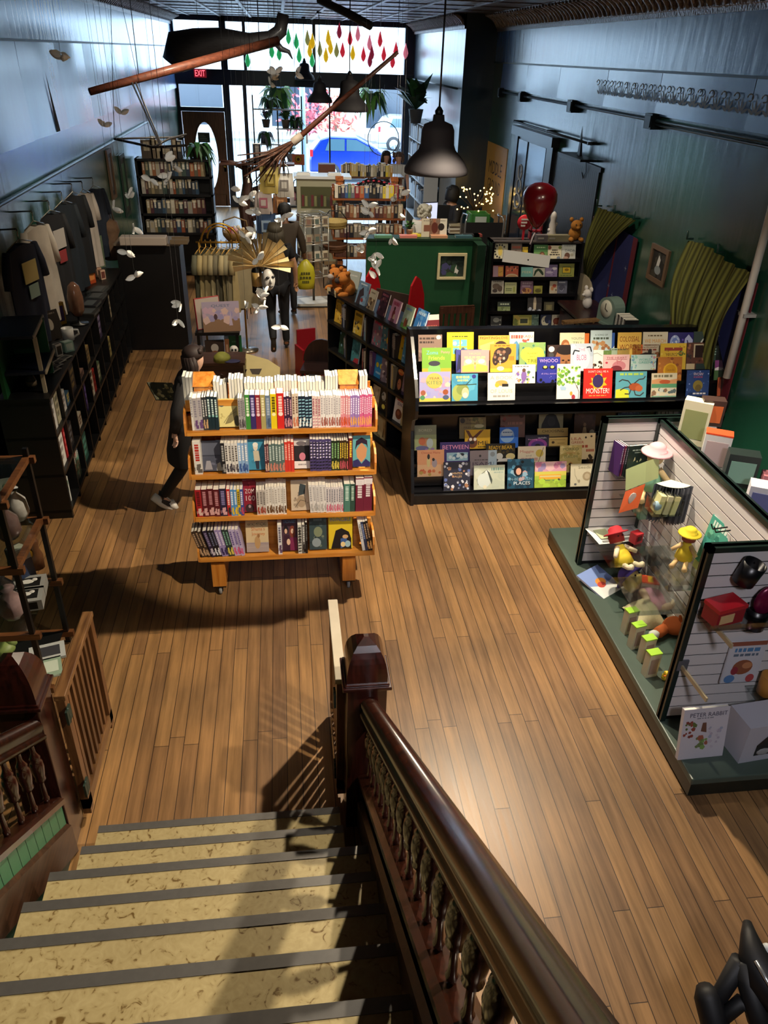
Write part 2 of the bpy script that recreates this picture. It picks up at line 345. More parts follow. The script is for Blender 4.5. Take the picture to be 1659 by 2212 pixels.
# ------------------------------------------------------------------ street outside
struct('sidewalk', MB().box(-14, 16, 24.1, 27.5, -.05, .0), mat('7c8086', .8, var=.1))
struct('road', MB().box(-30, 34, 27.5, 44, -.2, -.12), mat('6c757a', .85, var=.1))
struct('far_sidewalk', MB().box(-30, 34, 44, 48, -.2, 0), mat('7a7874', .85))
fb = thing('shop_building', 'pale building across the street seen through the shop window', 'building', (2, 48, 0))
MB().box(-30, 30, 0, 4, 0, 9).build('facade', mat('c0c4c8', .8, var=.1), fb)
for k in range(7):
    x = -18+k*5.2
    MB().box(x, x+2.6, -.05, .0, .3, 2.75).box(x+1.25, x+1.35, -.07, -.04, .3, 2.75).build('window', mat('2c3642', .2), fb)
    MB().box(x-.1, x+2.7, -.1, 0, 2.75, 2.85).build('lintel', mat('8c97a4', .6), fb)
def red_bush(x, y, z, s, c, lab, nm='bush'):
    t = thing(nm, lab, 'bush', (x, y, z)); f = MB()
    for k in range(160):
        p = Vector((random.gauss(0, .32), random.gauss(0, .3), .75+random.gauss(0, .28)))*s; a = random.uniform(0, 6.28); r = .09*s
        f.face([p+Vector((r*math.cos(a), random.uniform(-r, r), r*math.sin(a))), p+Vector((-r*.4*math.sin(a), 0, r*.4*math.cos(a))), p-Vector((r*math.cos(a), 0, r*math.sin(a))), p+Vector((r*.4*math.sin(a), 0, -r*.4*math.cos(a)))], k % 2)
    f.build('foliage', [mat(c[0], .6), mat(c[1], .6)], t); MB().tube([(0, 0, 0), (0, 0, .8*s)], .05*s, 6).build('trunk', mat('5a4030', .8), t)
p = at(660, 225, y=42); red_bush(p.x, 42, 0, 1.7, ('8c2f3c', 'b85a60'), 'reddish shrub across the street behind the grey lamp post')
p = at(725, 225, y=41); red_bush(p.x, 41, 0, 1.6, ('9a4038', 'c07860'), 'rust coloured shrub across the street left of the big pendant shade')
o = MB().tube([(0, 0, 0), (0, 0, 5.5)], .09, 10).build('lamp_post', mat('8fa6b4', .5), loc=(at(655, 300, y=27).x, 27, 0)); tag(o, 'pale grey street post standing outside left of the blue car', 'post')
def car(name, lab, x, y, mirror, body, L_=3.9):
    t = thing(name, lab, 'car', (x, y, -.12)); s = -1 if mirror else 1
    side = [(-1.95, .35), (-1.95, .75), (-1.9, 1.0), (-1.55, 1.42), (-1.2, 1.52), (-.3, 1.5), (.35, 1.2), (.65, 1.0), (1.5, .86), (1.9, .7), (1.98, .35)]
    M = Matrix.Rotation(PI/2, 4, 'X')
    bm = MB().prism([(s*a, z) for a, z in side], -.85, .85, 0, M); bm.build('body', mat(body, .22, .3, coat=.8), t, bevel=.06)
    for nm, pl in (('rear_window', [(-1.4, 1.05), (-1.25, 1.42), (-.72, 1.42), (-.72, 1.05)]), ('front_window', [(-.65, 1.05), (-.65, 1.42), (-.3, 1.4), (.3, 1.1), (.28, 1.05)])):
        MB().prism([(s*a, z) for a, z in pl], .852, .87, 0, M).build(nm, mat('3c5560', .1), t)
    for a in (-1.2, 1.25):
        w = MB().lathe([(.3, -.1), (.33, -.06), (.33, .06), (.3, .1)], (0, 0, 0), 20, 0, Matrix.Translation((s*a, -.82, .33)) @ M).build('wheel', mat('17181a', .7), t)
        hb = MB().lathe([(.21, 0), (.2, .02)], (0, 0, 0), 16, 0, Matrix.Translation((s*a, -.93, .33)) @ M)
        for k in range(5): hb.beam((s*a, -.955, .33), (s*a+.19*math.cos(k*1.257), -.955, .33+.19*math.sin(k*1.257)), .05, .02, 1)
        hb.build('hubcap', [mat('9aa0a8', .4, .6), mat('e3e6ea', .3, .6)], w)
    MB().box(-.05, .05, -.87, -.8, -.1, .12, 0, Matrix.Translation((-s*-1.88 if False else s*-1.88, 0, .95))).build('tail_light', mat('b4121c', .3, emit=.3), t)
    MB().box(-.12, .12, -.86, -.8, -.05, .06, 0, Matrix.Translation((s*1.8, 0, .72))).build('headlight', mat('dfe8ee', .2), t)
    MB().box(-.07, .07, -.98, -.86, -.06, .06, 0, Matrix.Translation((s*.35, 0, 1.08))).build('mirror', mat(body, .3), t)
car('parked_car', 'bright blue hatchback parked at the kerb outside the shop window', 2.95, 30.6, False, '0c2f8c')
car('parked_car', 'white car parked across the street right of the blue hatchback', at(865, 235, y=41).x+.8, 41, False, '9a9ea2')
# ================================================================== STAIRS
MAH = wood('1c0a08', '3a1610', .25, 'Z', 1, .7); MAHR = wood('1c0d08', '38190e', .25, 'Y', 1, .7); OAK = wood('4a2c18', '7a5230', .4, 'Z'); OAKY = wood('55361e', '85603a', .4, 'Y')
def lino():
    m, N, L, b = base('scuffed_linoleum'); b.inputs['Roughness'].default_value = .42
    tc = N.new('ShaderNodeTexCoord'); n1 = N.new('ShaderNodeTexNoise'); n1.inputs['Scale'].default_value = 22; n1.inputs['Detail'].default_value = 3; n1.inputs['Distortion'].default_value = 1.6
    n2 = N.new('ShaderNodeTexNoise'); n2.inputs['Scale'].default_value = 2.2; n2.inputs['Detail'].default_value = 3
    L.new(tc.outputs['Object'], n1.inputs['Vector']); L.new(tc.outputs['Object'], n2.inputs['Vector'])
    r = N.new('ShaderNodeValToRGB'); e = r.color_ramp.elements; e[0].position = .3; e[0].color = (*lin('6a5228'), 1); e[1].position = .4; e[1].color = (*lin('ab9b72'), 1)
    x = e.new(.72); x.color = (*lin('b9aa82'), 1); x = e.new(.86); x.color = (*lin('8a7444'), 1)
    L.new(n1.outputs['Fac'], r.inputs[0])
    r2 = N.new('ShaderNodeValToRGB'); r2.color_ramp.elements[0].color = (.7, .68, .6, 1); r2.color_ramp.elements[1].color = (1.1, 1.08, 1, 1); L.new(n2.outputs['Fac'], r2.inputs[0])
    mx = N.new('ShaderNodeMix'); mx.data_type = 'RGBA'; mx.blend_type = 'MULTIPLY'; mx.inputs['Factor'].default_value = 1
    L.new(r.outputs[0], mx.inputs['A']); L.new(r2.outputs[0], mx.inputs['B']); L.new(mx.outputs['Result'], b.inputs['Base Color']); return m
LINO = lino(); STEEL = mat('6c6a68', .4, .55, .15, 30)
RISE, RUN, Y1 = .205, .28, 2.94
st = thing('staircase', 'tan linoleum staircase with grey metal nosings descending to the shop floor', 'stairs', (-.43, Y1, 0))
for k in range(13):
    y = Y1-RUN*k; z = RISE*(k+1); x0, x1 = (-1.12, .2) if k < 2 else (-1.17, .3)
    M = Matrix.Translation((.43, -Y1, 0))
    MB().box(x0, x1, y-RUN-.02, y-.045, z-.03, z, 0, M).build('tread', LINO, st)
    MB().box(x0, x1, y-.045, y, z-.035, z+.003, 0, M).build('nosing', STEEL, st)
    MB().box(x0, x1, y-.06, y-.045, z-RISE, z-.03, 0, M).build('riser', mat('57422a', .6), st)
SL = .74
def zl(y, z0): return z0+(2.95-y)*SL
TURN = [(.0, 0), (.016, 0), (.016, .03), (.02, .05), (.014, .06), (.013, .17), (.02, .185), (.031, .2), (.026, .215), (.034, .25), (.038, .29), (.034, .33), (.022, .35), (.031, .36), (.022, .375), (.014, .4), (.012, .49), (.018, .5), (.018, .54)]
def railing(x, s, name, lab):
    t = thing(name, lab, 'railing', (x, 2.95, 0)); M = Matrix.Translation((-x, -2.95, 0))
    y0, y1 = 2.95, -.55
    rb = MB(); n = 22; prof = [(-.048, -.075), (.048, -.075), (.05, -.05), (.036, -.04), (.036, -.02), (.046, 0), (.046, .022), (.036, .042), (.018, .054), (0, .058), (-.018, .054), (-.036, .042), (-.046, .022), (-.046, 0), (-.036, -.02), (-.036, -.04), (-.05, -.05)]
    vs = [(x+p[0], y, zl(y, .96)+p[1]) for y in (y0, y1) for p in prof]; k = len(prof)
    rb.add(vs, [(i, (i+1) % k, k+(i+1) % k, k+i) for i in range(k)]+[tuple(range(k)), tuple(range(2*k-1, k-1, -1))], 0, M, True)
    rb.build('handrail', MAHR, t)
    b = MB().add([(x+a, y, zl(y, .43)+c) for y in (y0, y1) for a, c in ((-.055, -.03), (.055, -.03), (.055, .005), (.03, .02), (-.03, .02), (-.055, .005))], [(0, 1, 7, 6), (1, 2, 8, 7), (2, 3, 9, 8), (3, 4, 10, 9), (4, 5, 11, 10), (5, 0, 6, 11), (0, 1, 2, 3, 4, 5), (11, 10, 9, 8, 7, 6)], 0, M)
    b.build('base_rail', MAHR, t)
    prot = MB().lathe([(r_*.9, z) for r_, z in TURN], n=14).mesh('baluster', mat('2c110c', .22, coat=.5))
    for k in range(23):
        y = 2.87-k*.15; o = bpy.data.objects.new('baluster', prot); C.objects.link(o); o.parent = t; o.location = (0, y-2.95, zl(y, .44)); o.scale = (1, 1, .95)
    # beadboard side below the base rail and dark stringer
    b = MB()
    for k in range(38):
        ya = 2.95-k*.092; yb = ya-.088; xx = x+s*.03
        b.add([(xx, ya, zl(ya, .41)), (xx, yb, zl(yb, .41)), (xx, yb, zl(yb, .2)), (xx, ya, zl(ya, .2))], [(0, 1, 2, 3)], 0, M)
        b.add([(xx-s*.006, yb, zl(yb, .41)), (xx-s*.006, yb-.004, zl(yb-.004, .41)), (xx-s*.006, yb-.004, zl(yb-.004, .2)), (xx-s*.006, yb, zl(yb, .2))], [(0, 1, 2, 3)], 1, M)
    b.build('beadboard_panel', [mat('2f6b4a', .4, var=.2) if s > 0 else mat('14402c', .45, var=.2), mat('0d2418', .6)], t)  # right panel's green is darkened to put its shadow in the colour
    b = MB().add([(xx, y, zl(y, .41)+c) for y in (2.95, -.55) for xx, c in ((x-.03, 0), (x+.026, 0), (x+.026, -.62), (x-.03, -.62))], [(0, 1, 5, 4), (1, 2, 6, 5), (2, 3, 7, 6), (3, 0, 4, 7), (0, 1, 2, 3), (7, 6, 5, 4)], 0, M)
    b.add([(xx, y, zl(y, .22)+c) for y in (2.95, -.55) for xx, c in ((x+s*.03, .015), (x+s*.055, 0), (x+s*.055, -.22), (x+s*.03, -.22))], [(0, 1, 5, 4), (1, 2, 6, 5), (2, 3, 7, 6), (3, 0, 4, 7)], 1, M)
    b.build('stringer', [mat('0f2a1d', .5), wood('2c1a10', '4a3020', .4, 'Y')], t)
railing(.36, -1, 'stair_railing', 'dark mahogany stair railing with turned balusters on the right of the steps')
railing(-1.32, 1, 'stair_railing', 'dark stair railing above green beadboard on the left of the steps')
def newel(x, y, lab):
    t = thing('newel_post', lab, 'newel post', (x, y, 0)); w = .105
    MB().box(-w, w, -w, w, 0, 1.08).build('shaft', MAH, t, bevel=.006)
    MB().box(-w-.022, w+.022, -w-.022, w+.022, 1.08, 1.1).box(-w-.01, w+.01, -w-.01, w+.01, 1.1, 1.115).build('collar', MAH, t, bevel=.004)
    c = MB(); lv = []
    for i in range(9):  # four-sided dome: flat sides below, curving to a ridge point
        u = i/8; r = w*(1-u**2.6)**.62 if u < 1 else .004; lv.append((max(r, .012), 1.115+.235*u))
    vs = [(sx*r, sy*r, z) for r, z in lv for sx, sy in ((-1, -1), (1, -1), (1, 1), (-1, 1))]
    fs = [(4*i+j, 4*i+(j+1) % 4, 4*i+4+(j+1) % 4, 4*i+4+j) for i in range(8) for j in range(4)]+[(32, 33, 34, 35)]
    c.add(vs, fs); c.build('cap', MAH, t)
    h = MB()
    for z in (.3, .93): h.box(-w-.004, -w+.0, -.07, .0, z-.04, z+.04).box(-w-.02, -w, .06, .12, z-.04, z+.04)
    return t
newel(.345, 3.06, 'square mahogany newel post with a domed cap at the foot of the right railing')
newel(-1.385, 3.06, 'square mahogany newel post with a domed cap at the foot of the left railing')
def gate(x, y, s, lab, topm):
    t = thing('stair_gate', lab, 'gate', (x, y, 0)); L_ = .72
    MB().box(-.03, .03, 0, L_, .94, .975).build('top_rail', topm, t, bevel=.004)
    MB().box(-.022, .022, .0, L_, .1, .18).build('bottom_rail', OAKY, t)
    for yy in (0, L_-.06): MB().box(-.022, .022, yy, yy+.06, .06, .94).build('stile', OAK, t)
    for k in range(7): MB().box(-.011, .011, .1+k*.08, .135+k*.08, .18, .94).build('slat', OAK, t)
    for z in (.3, .86):
        MB().box(-.034*s-.006, -.034*s+.006, -.05, .02, z-.045, z+.045).tube([(-.034*s, -.02, z-.05), (-.034*s, -.02, z+.05)], .008, 6).build('hinge', mat('2f4038', .5, .5), t)
gate(-1.245, 3.15, -1, 'brown slatted wooden gate swung open at the foot of the stairs on the left', OAKY)
gate(.222, 3.15, 1, 'wooden gate with a pale top rail swung open beside the right newel post', mat('b9ad98', .5, var=.15))
# ================================================================== WOODEN BOOK CARTS
CW = wood('b9701f', 'dd9a45', .38, 'X', .7, .3); CWZ = wood('b46a20', 'd68f3e', .38, 'Z', .7, .3)
def make_cart(lab, loc, rz=0, mats=(CW, CWZ)):
    """local frame: x along the shelves, y = 0 at the front lip, z up"""
    a, c = mats; t = thing('book_cart', lab, 'book cart', loc, rz)
    for x0 in (-.56, .50):
        MB().box(x0-.055, x0+.055, .03, .55, .1, .33).box(x0-.05, x0+.05, .2, .36, .33, 1.66).build('leg', c, t, bevel=.004)
        MB().box(x0-.066, x0+.066, .18, .28, 1.62, 1.80).add([(x0+sx, y, z) for sx in (-.075, .075) for y, z in ((.155, 1.79), (.28, 1.86), (.405, 1.79), (.28, 1.81))], [(0, 1, 5, 4), (1, 2, 6, 5), (0, 3, 2, 1), (4, 5, 6, 7), (3, 0, 4, 7), (2, 3, 7, 6)]).box(x0-.066, x0+.066, .28, .38, 1.62, 1.8).build('post_cap', c, t)
        for yy in (.08, .5):
            k = MB().box(x0-.05, x0+.05, yy-.04, yy+.04, .085, .11).box(x0-.02, x0-.012, yy-.02, yy+.02, .03, .09).box(x0+.012, x0+.02, yy-.02, yy+.02, .03, .09).build('caster', BLK, t)
            MB().lathe([(.038, -.012), (.042, 0), (.038, .012)], (0, 0, 0), 14, 0, Matrix.Translation((x0, yy, .042)) @ Matrix.Rotation(PI/2, 4, 'Y')).build('wheel', mat('8f9092', .2), k)
    for z, y0 in ((.40, 0), (.77, .01), (1.135, .02), (1.49, .03)):
        for f in (0, 1):
            m = Matrix.Translation((0, .58, 0)) @ Matrix.Rotation(PI, 4, 'Z') if f else Matrix()
            s = MB().box(-.69, .69, y0, .23, z-.03, z-.012, 0, m).box(-.69, .69, y0-.004, y0+.016, z-.03, z+.006, 0, m).box(-.69, .69, .2, .225, z-.03, z+.2 if z < 1.4 else z+.12, 0, m).build('shelf', a, t)
            for x in (-.705, .69):
                e = [(0, -.03), (.22, -.03), (.22, .15), (.16, .16), (.08, .16), (.025, .13), (0, .07)]
                MB().prism([(y0+p[0], z+p[1]) for p in e], x, x+.016, 0, m @ Matrix(((0, 0, 1, 0), (1, 0, 0, 0), (0, 1, 0, 0), (0, 0, 0, 1)))).build('end_bracket', c, s)
    MB().box(-.69, .69, .12, .46, 1.60, 1.615).box(-.69, .69, .12, .135, 1.6, 1.70).box(-.69, .69, .445, .46, 1.6, 1.70).build('top_tray', a, t)
    return t
make_cart('two-sided wooden book cart on casters filled with manga in the middle of the floor', (-.06, 5.24, 0))
# ================================================================== WIDE BLACK PICTURE-BOOK DISPLAY
DX0, DX1 = 1.2, 4.265
DSP = thing('book_display', 'wide black two-tier picture book display with curved end panels', 'book display', ((DX0+DX1)/2, 6.68, 0))
MD = Matrix.Translation((-(DX0+DX1)/2, -6.68, 0)); DB = mat('0c0c10', .3, var=.3, coat=.3)
prof = [(6.64, 0), (6.64, .14), (6.7, .3), (6.8, .55), (6.86, .72), (6.8, .86), (6.67, .93), (6.65, 1.02), (6.68, 1.14), (6.8, 1.28), (7.0, 1.46), (7.14, 1.58), (7.24, 1.62), (7.4, 1.6), (7.42, 0)]
YZ = Matrix(((0, 0, 1, 0), (1, 0, 0, 0), (0, 1, 0, 0), (0, 0, 0, 1)))
for x in (DX0-.03, DX1): MB().prism(prof, x, x+.03, 0, MD @ YZ).build('end_panel', DB, DSP)
UP = [(6.79, 1.055), (6.90, 1.18), (7.0, 1.26), (7.1, 1.345)]; LO = [(6.74, .105), (6.84, .22), (6.94, .315), (7.04, .42), (7.12, .5)]
b = MB()
for i, (y, z) in enumerate(UP): b.box(DX0, DX1, y-.012, UP[i+1][0]+.02 if i < 3 else 7.36, z-.3 if i else z-.07, z, 0, MD).box(DX0, DX1, y-.03, y-.022, z-.02, z+.012, 0, MD)
b.box(DX0, DX1, 7.3, 7.36, 1.2, 1.6, 0, MD).box(DX0, DX1, 6.68, 6.79, .97, 1.05, 0, MD).box(DX0, DX1, 6.68, 6.7, .95, 1.05, 0, MD); b.build('upper_tier', DB, DSP)
b = MB()
for i, (y, z) in enumerate(LO): b.box(DX0, DX1, y-.02, LO[i+1][0]+.02 if i < 4 else 7.36, z-.09, z, 0, MD).box(DX0, DX1, y-.03, y-.022, z-.02, z+.012, 0, MD)
b.box(DX0, DX1, 7.22, 7.3, .45, 1.0, 0, MD); b.build('lower_tier', DB, DSP)
MB().box(DX0, DX1, 6.66, 6.7, 0, .1, 0, MD).build('kick_board', mat('08080a', .5), DSP)
MB().box(DX0, DX1, 7.36, 7.4, 0, 1.6, 0, MD).build('back_panel', DB, DSP)
# ================================================================== ANGLED BLACK CUBE SHELF
AF = Vector((.496, 9.33, 0)); AN = Vector((1.262, 7.5, 0)); AL = (AN-AF).length; ATH = math.atan2((AN-AF).y, (AN-AF).x)
MA = Matrix.Translation(AF) @ Matrix.Rotation(ATH, 4, 'Z')
ANG = thing('cube_shelf', 'black cube shelf set at an angle behind the cart with graphic novels facing out', 'bookshelf', M=MA)
AW, AH = AL/4, 1.42/4
MB().box(0, AL, .36, .38, 0, 1.42).build('back_panel', BLK, ANG)
for k in range(5): MB().box(k*AW-.015 if k else 0, k*AW+.015 if k < 4 else AL, 0, .36, 0, 1.40).build('upright', BLK, ANG)
for k in range(5): MB().box(0, AL, -.005, .37, k*AH, k*AH+.03).build('shelf', BLK, ANG)
# ================================================================== BOARD-BOOK SHELF AND GREEN PARTITION
BX0, BX1, BY = 2.74, 4.0, 10.42
BBS = thing('board_book_shelf', 'tall black shelf of small board books beside the green partition', 'bookshelf', ((BX0+BX1)/2, BY, 0))
MBB = Matrix.Translation((-(BX0+BX1)/2, -BY, 0)); BZ = [at(1155, p, y=BY-.02).z for p in (559, 598, 634, 671, 707, 744)]
for x in (BX0, BX1-.03): MB().box(x, x+.03, BY-.06, BY+.26, 0, 1.8, 0, MBB).build('side_panel', DB, BBS)
MB().box(BX0, BX1, BY+.1, BY+.13, 0, 1.8, 0, MBB).build('back_panel', DB, BBS)
for z in BZ+[.2]: MB().box(BX0+.03, BX1-.03, BY-.07, BY+.1, z-.03, z, 0, MBB).box(BX0+.03, BX1-.03, BY-.075, BY-.065, z-.03, z+.012, 0, MBB).build('ledge', DB, BBS)
MB().box(BX0, BX1, BY-.02, BY+.26, 1.78, 1.8, 0, MBB).build('top_board', mat('3a3432', .5), BBS)
PT = thing('green_partition', 'dark green half-height partition wall screening the sales counter', 'partition', (1.95, 10.95, 0))
MB().box(-.82, .78, 0, .12, 0, 1.70).build('panel', mat('0f4426', .5, var=.12), PT)
MB().box(-.82, .78, -.02, .26, 1.70, 1.725).build('ledge', mat('12301f', .5), PT)
MB().box(.66, .78, -.3, 0, 0, 1.70).build('end_panel', mat('0c2f1c', .5), PT)
# ================================================================== LEFT CUBE CABINET
LTH = math.atan2(4.76, -.18); ML = Matrix.Translation((-2.09, 6.64, 0)) @ Matrix.Rotation(LTH, 4, 'Z'); LL = 4.76
CAB = thing('cube_cabinet', 'long low black cube cabinet along the left wall holding gifts and books', 'bookshelf', M=ML)
NC = 11; CWD = LL/NC; CZ = [.06, .44, .82, 1.19]
for k in range(NC+1): MB().box(k*CWD-(.014 if k else 0), k*CWD+(.014 if k < NC else 0)+(.03 if k == 0 else 0), 0, .42, 0, 1.19).build('upright', BLK, CAB)
for z in CZ: MB().box(-.01 if z > 1 else 0, LL, -.008 if z > 1 else 0, .43, z, z+.03).build('shelf', BLK, CAB)
MB().box(0, LL, .42, .44, 0, 1.2).build('back_panel', BLK, CAB)
T2 = thing('tall_cabinet', 'tall plain black cabinet end standing across the far end of the left shelves', 'cabinet', (-1.9, 11.5, 0))
MB().box(-.42, .44, 0, .5, 0, 1.5).build('carcass', mat('07070a', .45), T2); MB().box(-.44, .46, -.02, .52, 1.5, 1.53).build('top_board', mat('6e6152', .5), T2)
# ================================================================== SLATWALL GONDOLA
GX0, GX1 = 2.34, 3.42
GON = thing('display_gondola', 'slatwall gondola with white panels dark frame and green base on the right', 'display stand', (2.88, 4.45, 0)); MG = Matrix.Translation((-2.88, -4.45, 0))
GB = mat('46544c', .4, var=.12); GD = mat('141d1b', .3)
MB().box(GX0, GX1, 2.96, 5.86, .12, .17, 0, MG).build('base_deck', GB, GON, bevel=.008)
MB().box(GX0+.005, GX1, 2.965, 5.855, .02, .12, 0, MG).build('base_skirt', GD, GON)
MB().box(GX0+.06, GX1-.06, 3.02, 5.8, 0, .02, 0, MG).build('plinth', BLK, GON)
def slat(name, p, q, thick, face, wm):
    """vertical slatwall between plan points p and q"""
    p, q = Vector((*p, 0)), Vector((*q, 0)); L_ = (q-p).length
    M = MG @ Matrix.Translation((p.x, p.y, .17)) @ Matrix.Rotation(math.atan2((q-p).y, (q-p).x), 4, 'Z'); hh = 1.36
    o = MB().box(0, L_, -thick/2+.006, thick/2-.006, 0, hh, 0, M).build(name, mat('121214', .6), GON)
    s = MB(); n = 15; dz = (hh-.06)/n
    for k in range(n):
        s.box(.03, L_-.03, -thick/2, thick/2, .03+k*dz+.005, .03+(k+1)*dz-.005, 0, M)
    s.build('slats', wm, o)
    f = MB()
    for a, c in ((0, .035), (L_-.035, L_)): f.box(a, c, -thick/2-.012, thick/2+.012, 0, hh, 0, M)
    f.box(0, L_, -thick/2-.012, thick/2+.012, hh-.035, hh, 0, M); f.build('frame', mat('14221f', .3), o)
    return o
SW = mat('c9c5c6', .45)
slat('back_panel', (2.40, 5.28), (3.38, 5.28), .04, 0, SW); slat('front_panel', (2.345, 3.47), (3.36, 3.47), .04, 0, SW); slat('centre_panel', (2.87, 3.5), (2.87, 5.25), .04, 0, SW)
# ================================================================== LEFT GLASS RACK
RK = thing('glass_rack', 'black metal rack with wood-tipped glass shelves beside the stairs on the left', 'shelf rack', (-2.15, 4.5, 0)); MR = Matrix.Translation((2.15, -4.5, 0))
RX0, RX1, RY0, RY1 = -2.62, -1.725, 4.2, 4.8
for x in (RX0, RX1):
    for y in (RY0, RY1): MB().box(x-.016, x+.016, y-.016, y+.016, 0, 1.62, 0, MR).build('post', BLK, RK)
RZ = [.1, .57, 1.09, 1.56]; WT = wood('4a2c18', '73492a', .35, 'X')
for z in RZ:
    s = MB().box(RX0+.03, RX1-.02, RY0+.02, RY1-.02, z, z+.01, 0, MR).build('shelf', glass((.82, .88, .85), .16) if z > .2 else BLK, RK)
    for y in (RY0, RY1): MB().box(RX0-.05, RX1+.05, y-.02, y+.02, z-.045, z, 0, MR).build('bearer', WT, s)
    if z > 1: MB().box(RX1-.02, RX1+.02, RY0, RY1, z-.03, z+.005, 0, MR).build('side_rail', WT, s)
# ================================================================== BOOKS
PAGE = mat('e9e4d6', .7)
def art_mesh(spec, w, h, M):
    """flat printed shapes and lettering of a cover; returns (shape mesh, lettering mesh)"""
    A, T = MB(), MB(); am, tm = [], []; rnd = random.Random(len(spec)*7+int(w*1000))
    def mi(c, l):
        m = mat(c, .38)
        if m not in l: l.append(m)
        return l.index(m)
    lay = 0; cl = lambda v: min(.995, max(.005, v))
    for tok in [t.strip() for t in spec.split(';') if t.strip()]:
        k = tok.split(); lay += 1; y = -.0007-.00012*lay; op = k[0]
        if op == 'r': x0, y0, x1, y1 = map(float, k[1:5]); A.face([(w*(x0-.5), y, h*y0), (w*(x1-.5), y, h*y0), (w*(x1-.5), y, h*y1), (w*(x0-.5), y, h*y1)], mi(k[5], am), M)
        elif op == 'e':
            cx, cy, rx, ry = map(float, k[1:5]); A.face([(w*(cl(cx+rx*math.cos(i*PI/9))-.5), y, h*cl(cy+ry*math.sin(i*PI/9))) for i in range(18)], mi(k[5], am), M)
        elif op == 'p':
            q = list(map(float, k[2:])); A.face([(w*(cl(q[i])-.5), y, h*cl(q[i+1])) for i in range(0, len(q), 2)], mi(k[1], am), M)
        elif op == 's':
            n = int(k[1]); x0, y0, x1, y1, s = map(float, k[2:7])
            for i in range(n):
                cx, cy = rnd.uniform(x0, x1), rnd.uniform(y0, y1); r = s*rnd.uniform(.5, 1.2); a0 = rnd.uniform(0, 3)
                A.face([(w*(cl(cx+r*math.cos(a0+j*1.2566)*rnd.uniform(.6, 1))-.5), y-.000004*i, h*cl(cy+r*.8*w/h*math.sin(a0+j*1.2566))) for j in range(5)], mi(k[7+i % (len(k)-7)], am), M)
        elif op == 'l':   # squiggle line: colour width then points
            q = list(map(float, k[3:])); pts = [Vector((w*(q[i]-.5), y, h*q[i+1])) for i in range(0, len(q), 2)]; hw = float(k[2])*w/2
            for a, b_ in zip(pts[:-1], pts[1:]):
                d = (b_-a).normalized(); nn = Vector((-d.z, 0, d.x))*hw; A.face([a-nn, b_-nn, b_+nn, a+nn], mi(k[1], am), M)
        elif op == 'b':   # a line of print too small to read
            cx, cy, tw, th = map(float, k[1:5]); u = cx-tw/2
            while u < cx+tw/2-.02:
                e = min(cx+tw/2, u+tw*rnd.uniform(.08, .25)); A.face([(w*(u-.5), y, h*(cy-th/2)), (w*(e-.5), y, h*(cy-th/2)), (w*(e-.5), y, h*(cy+th/2)), (w*(u-.5), y, h*(cy+th/2))], mi(k[5], am), M); u = e+tw*.05
        elif op == 't':
            cx, cy, tw, th = map(float, k[1:5]); textmb(T, ' '.join(k[6:]), M @ Matrix.Translation((w*(cx-.5), y, h*cy)) @ Matrix.Rotation(PI/2, 4, 'X'), w*tw, h*th, mi(k[5], tm))
    return A, am, T, tm
def book_parts(t, w, h, th, col, spec, spine=None):
    cm = mat(col, .36); sm_ = mat(spine or col, .36)
    MB().box(-w/2, w/2, 0, .003, 0, h).box(-w/2, w/2, th-.003, th, 0, h).box(-w/2, -w/2+.003, .003, th-.003, 0, h, 1).build('cover', [cm, sm_], t)
    MB().box(-w/2+.004, w/2-.004, .003, th-.003, .003, h-.004).build('page_block', PAGE, t)
    A, am, T, tm = art_mesh(spec, w, h, Matrix())
    if A.v: A.build('cover_art', am, t)
    if T.v: T.build('title', tm, t)
def cover(rect, pt, yaw, z, tilt, th, col, spec, label, group, name='picture_book', back=0., cat='book', spine=None):
    x0, y0, x1, y1 = rect; N_ = Vector((math.sin(yaw), -math.cos(yaw), 0)); X_ = Vector((math.cos(yaw), math.sin(yaw), 0)); pt = Vector(pt)-N_*back
    a = onplane(x0, y1, pt, N_); c = onplane(x1, y1, pt, N_); w = abs((c-a).dot(X_)); p = (a+c)/2; p.z = p.z if z is None else z
    M = Matrix.Translation(p) @ Matrix.Rotation(yaw, 4, 'Z') @ Matrix.Rotation(-tilt, 4, 'X')
    n_t = (M.to_3x3() @ Vector((0, -1, 0))); q = onplane((x0+x1)/2, y0, p, n_t); h = max(.04, (q-p).dot(M.to_3x3() @ Vector((0, 0, 1))))
    t = thing(name, label, cat, M=M, group=group); book_parts(t, w, h, th, col, spec, spine); return t
TL = math.radians(20)
def disp(rows, key, tiers, grp):
    for led, rect, col, spec, label, *bk in rows:
        y, z = tiers[led]; cover(rect, (0, y, z), 0, z, TL, .012, col, spec, label, grp, back=bk[0] if bk else 0)
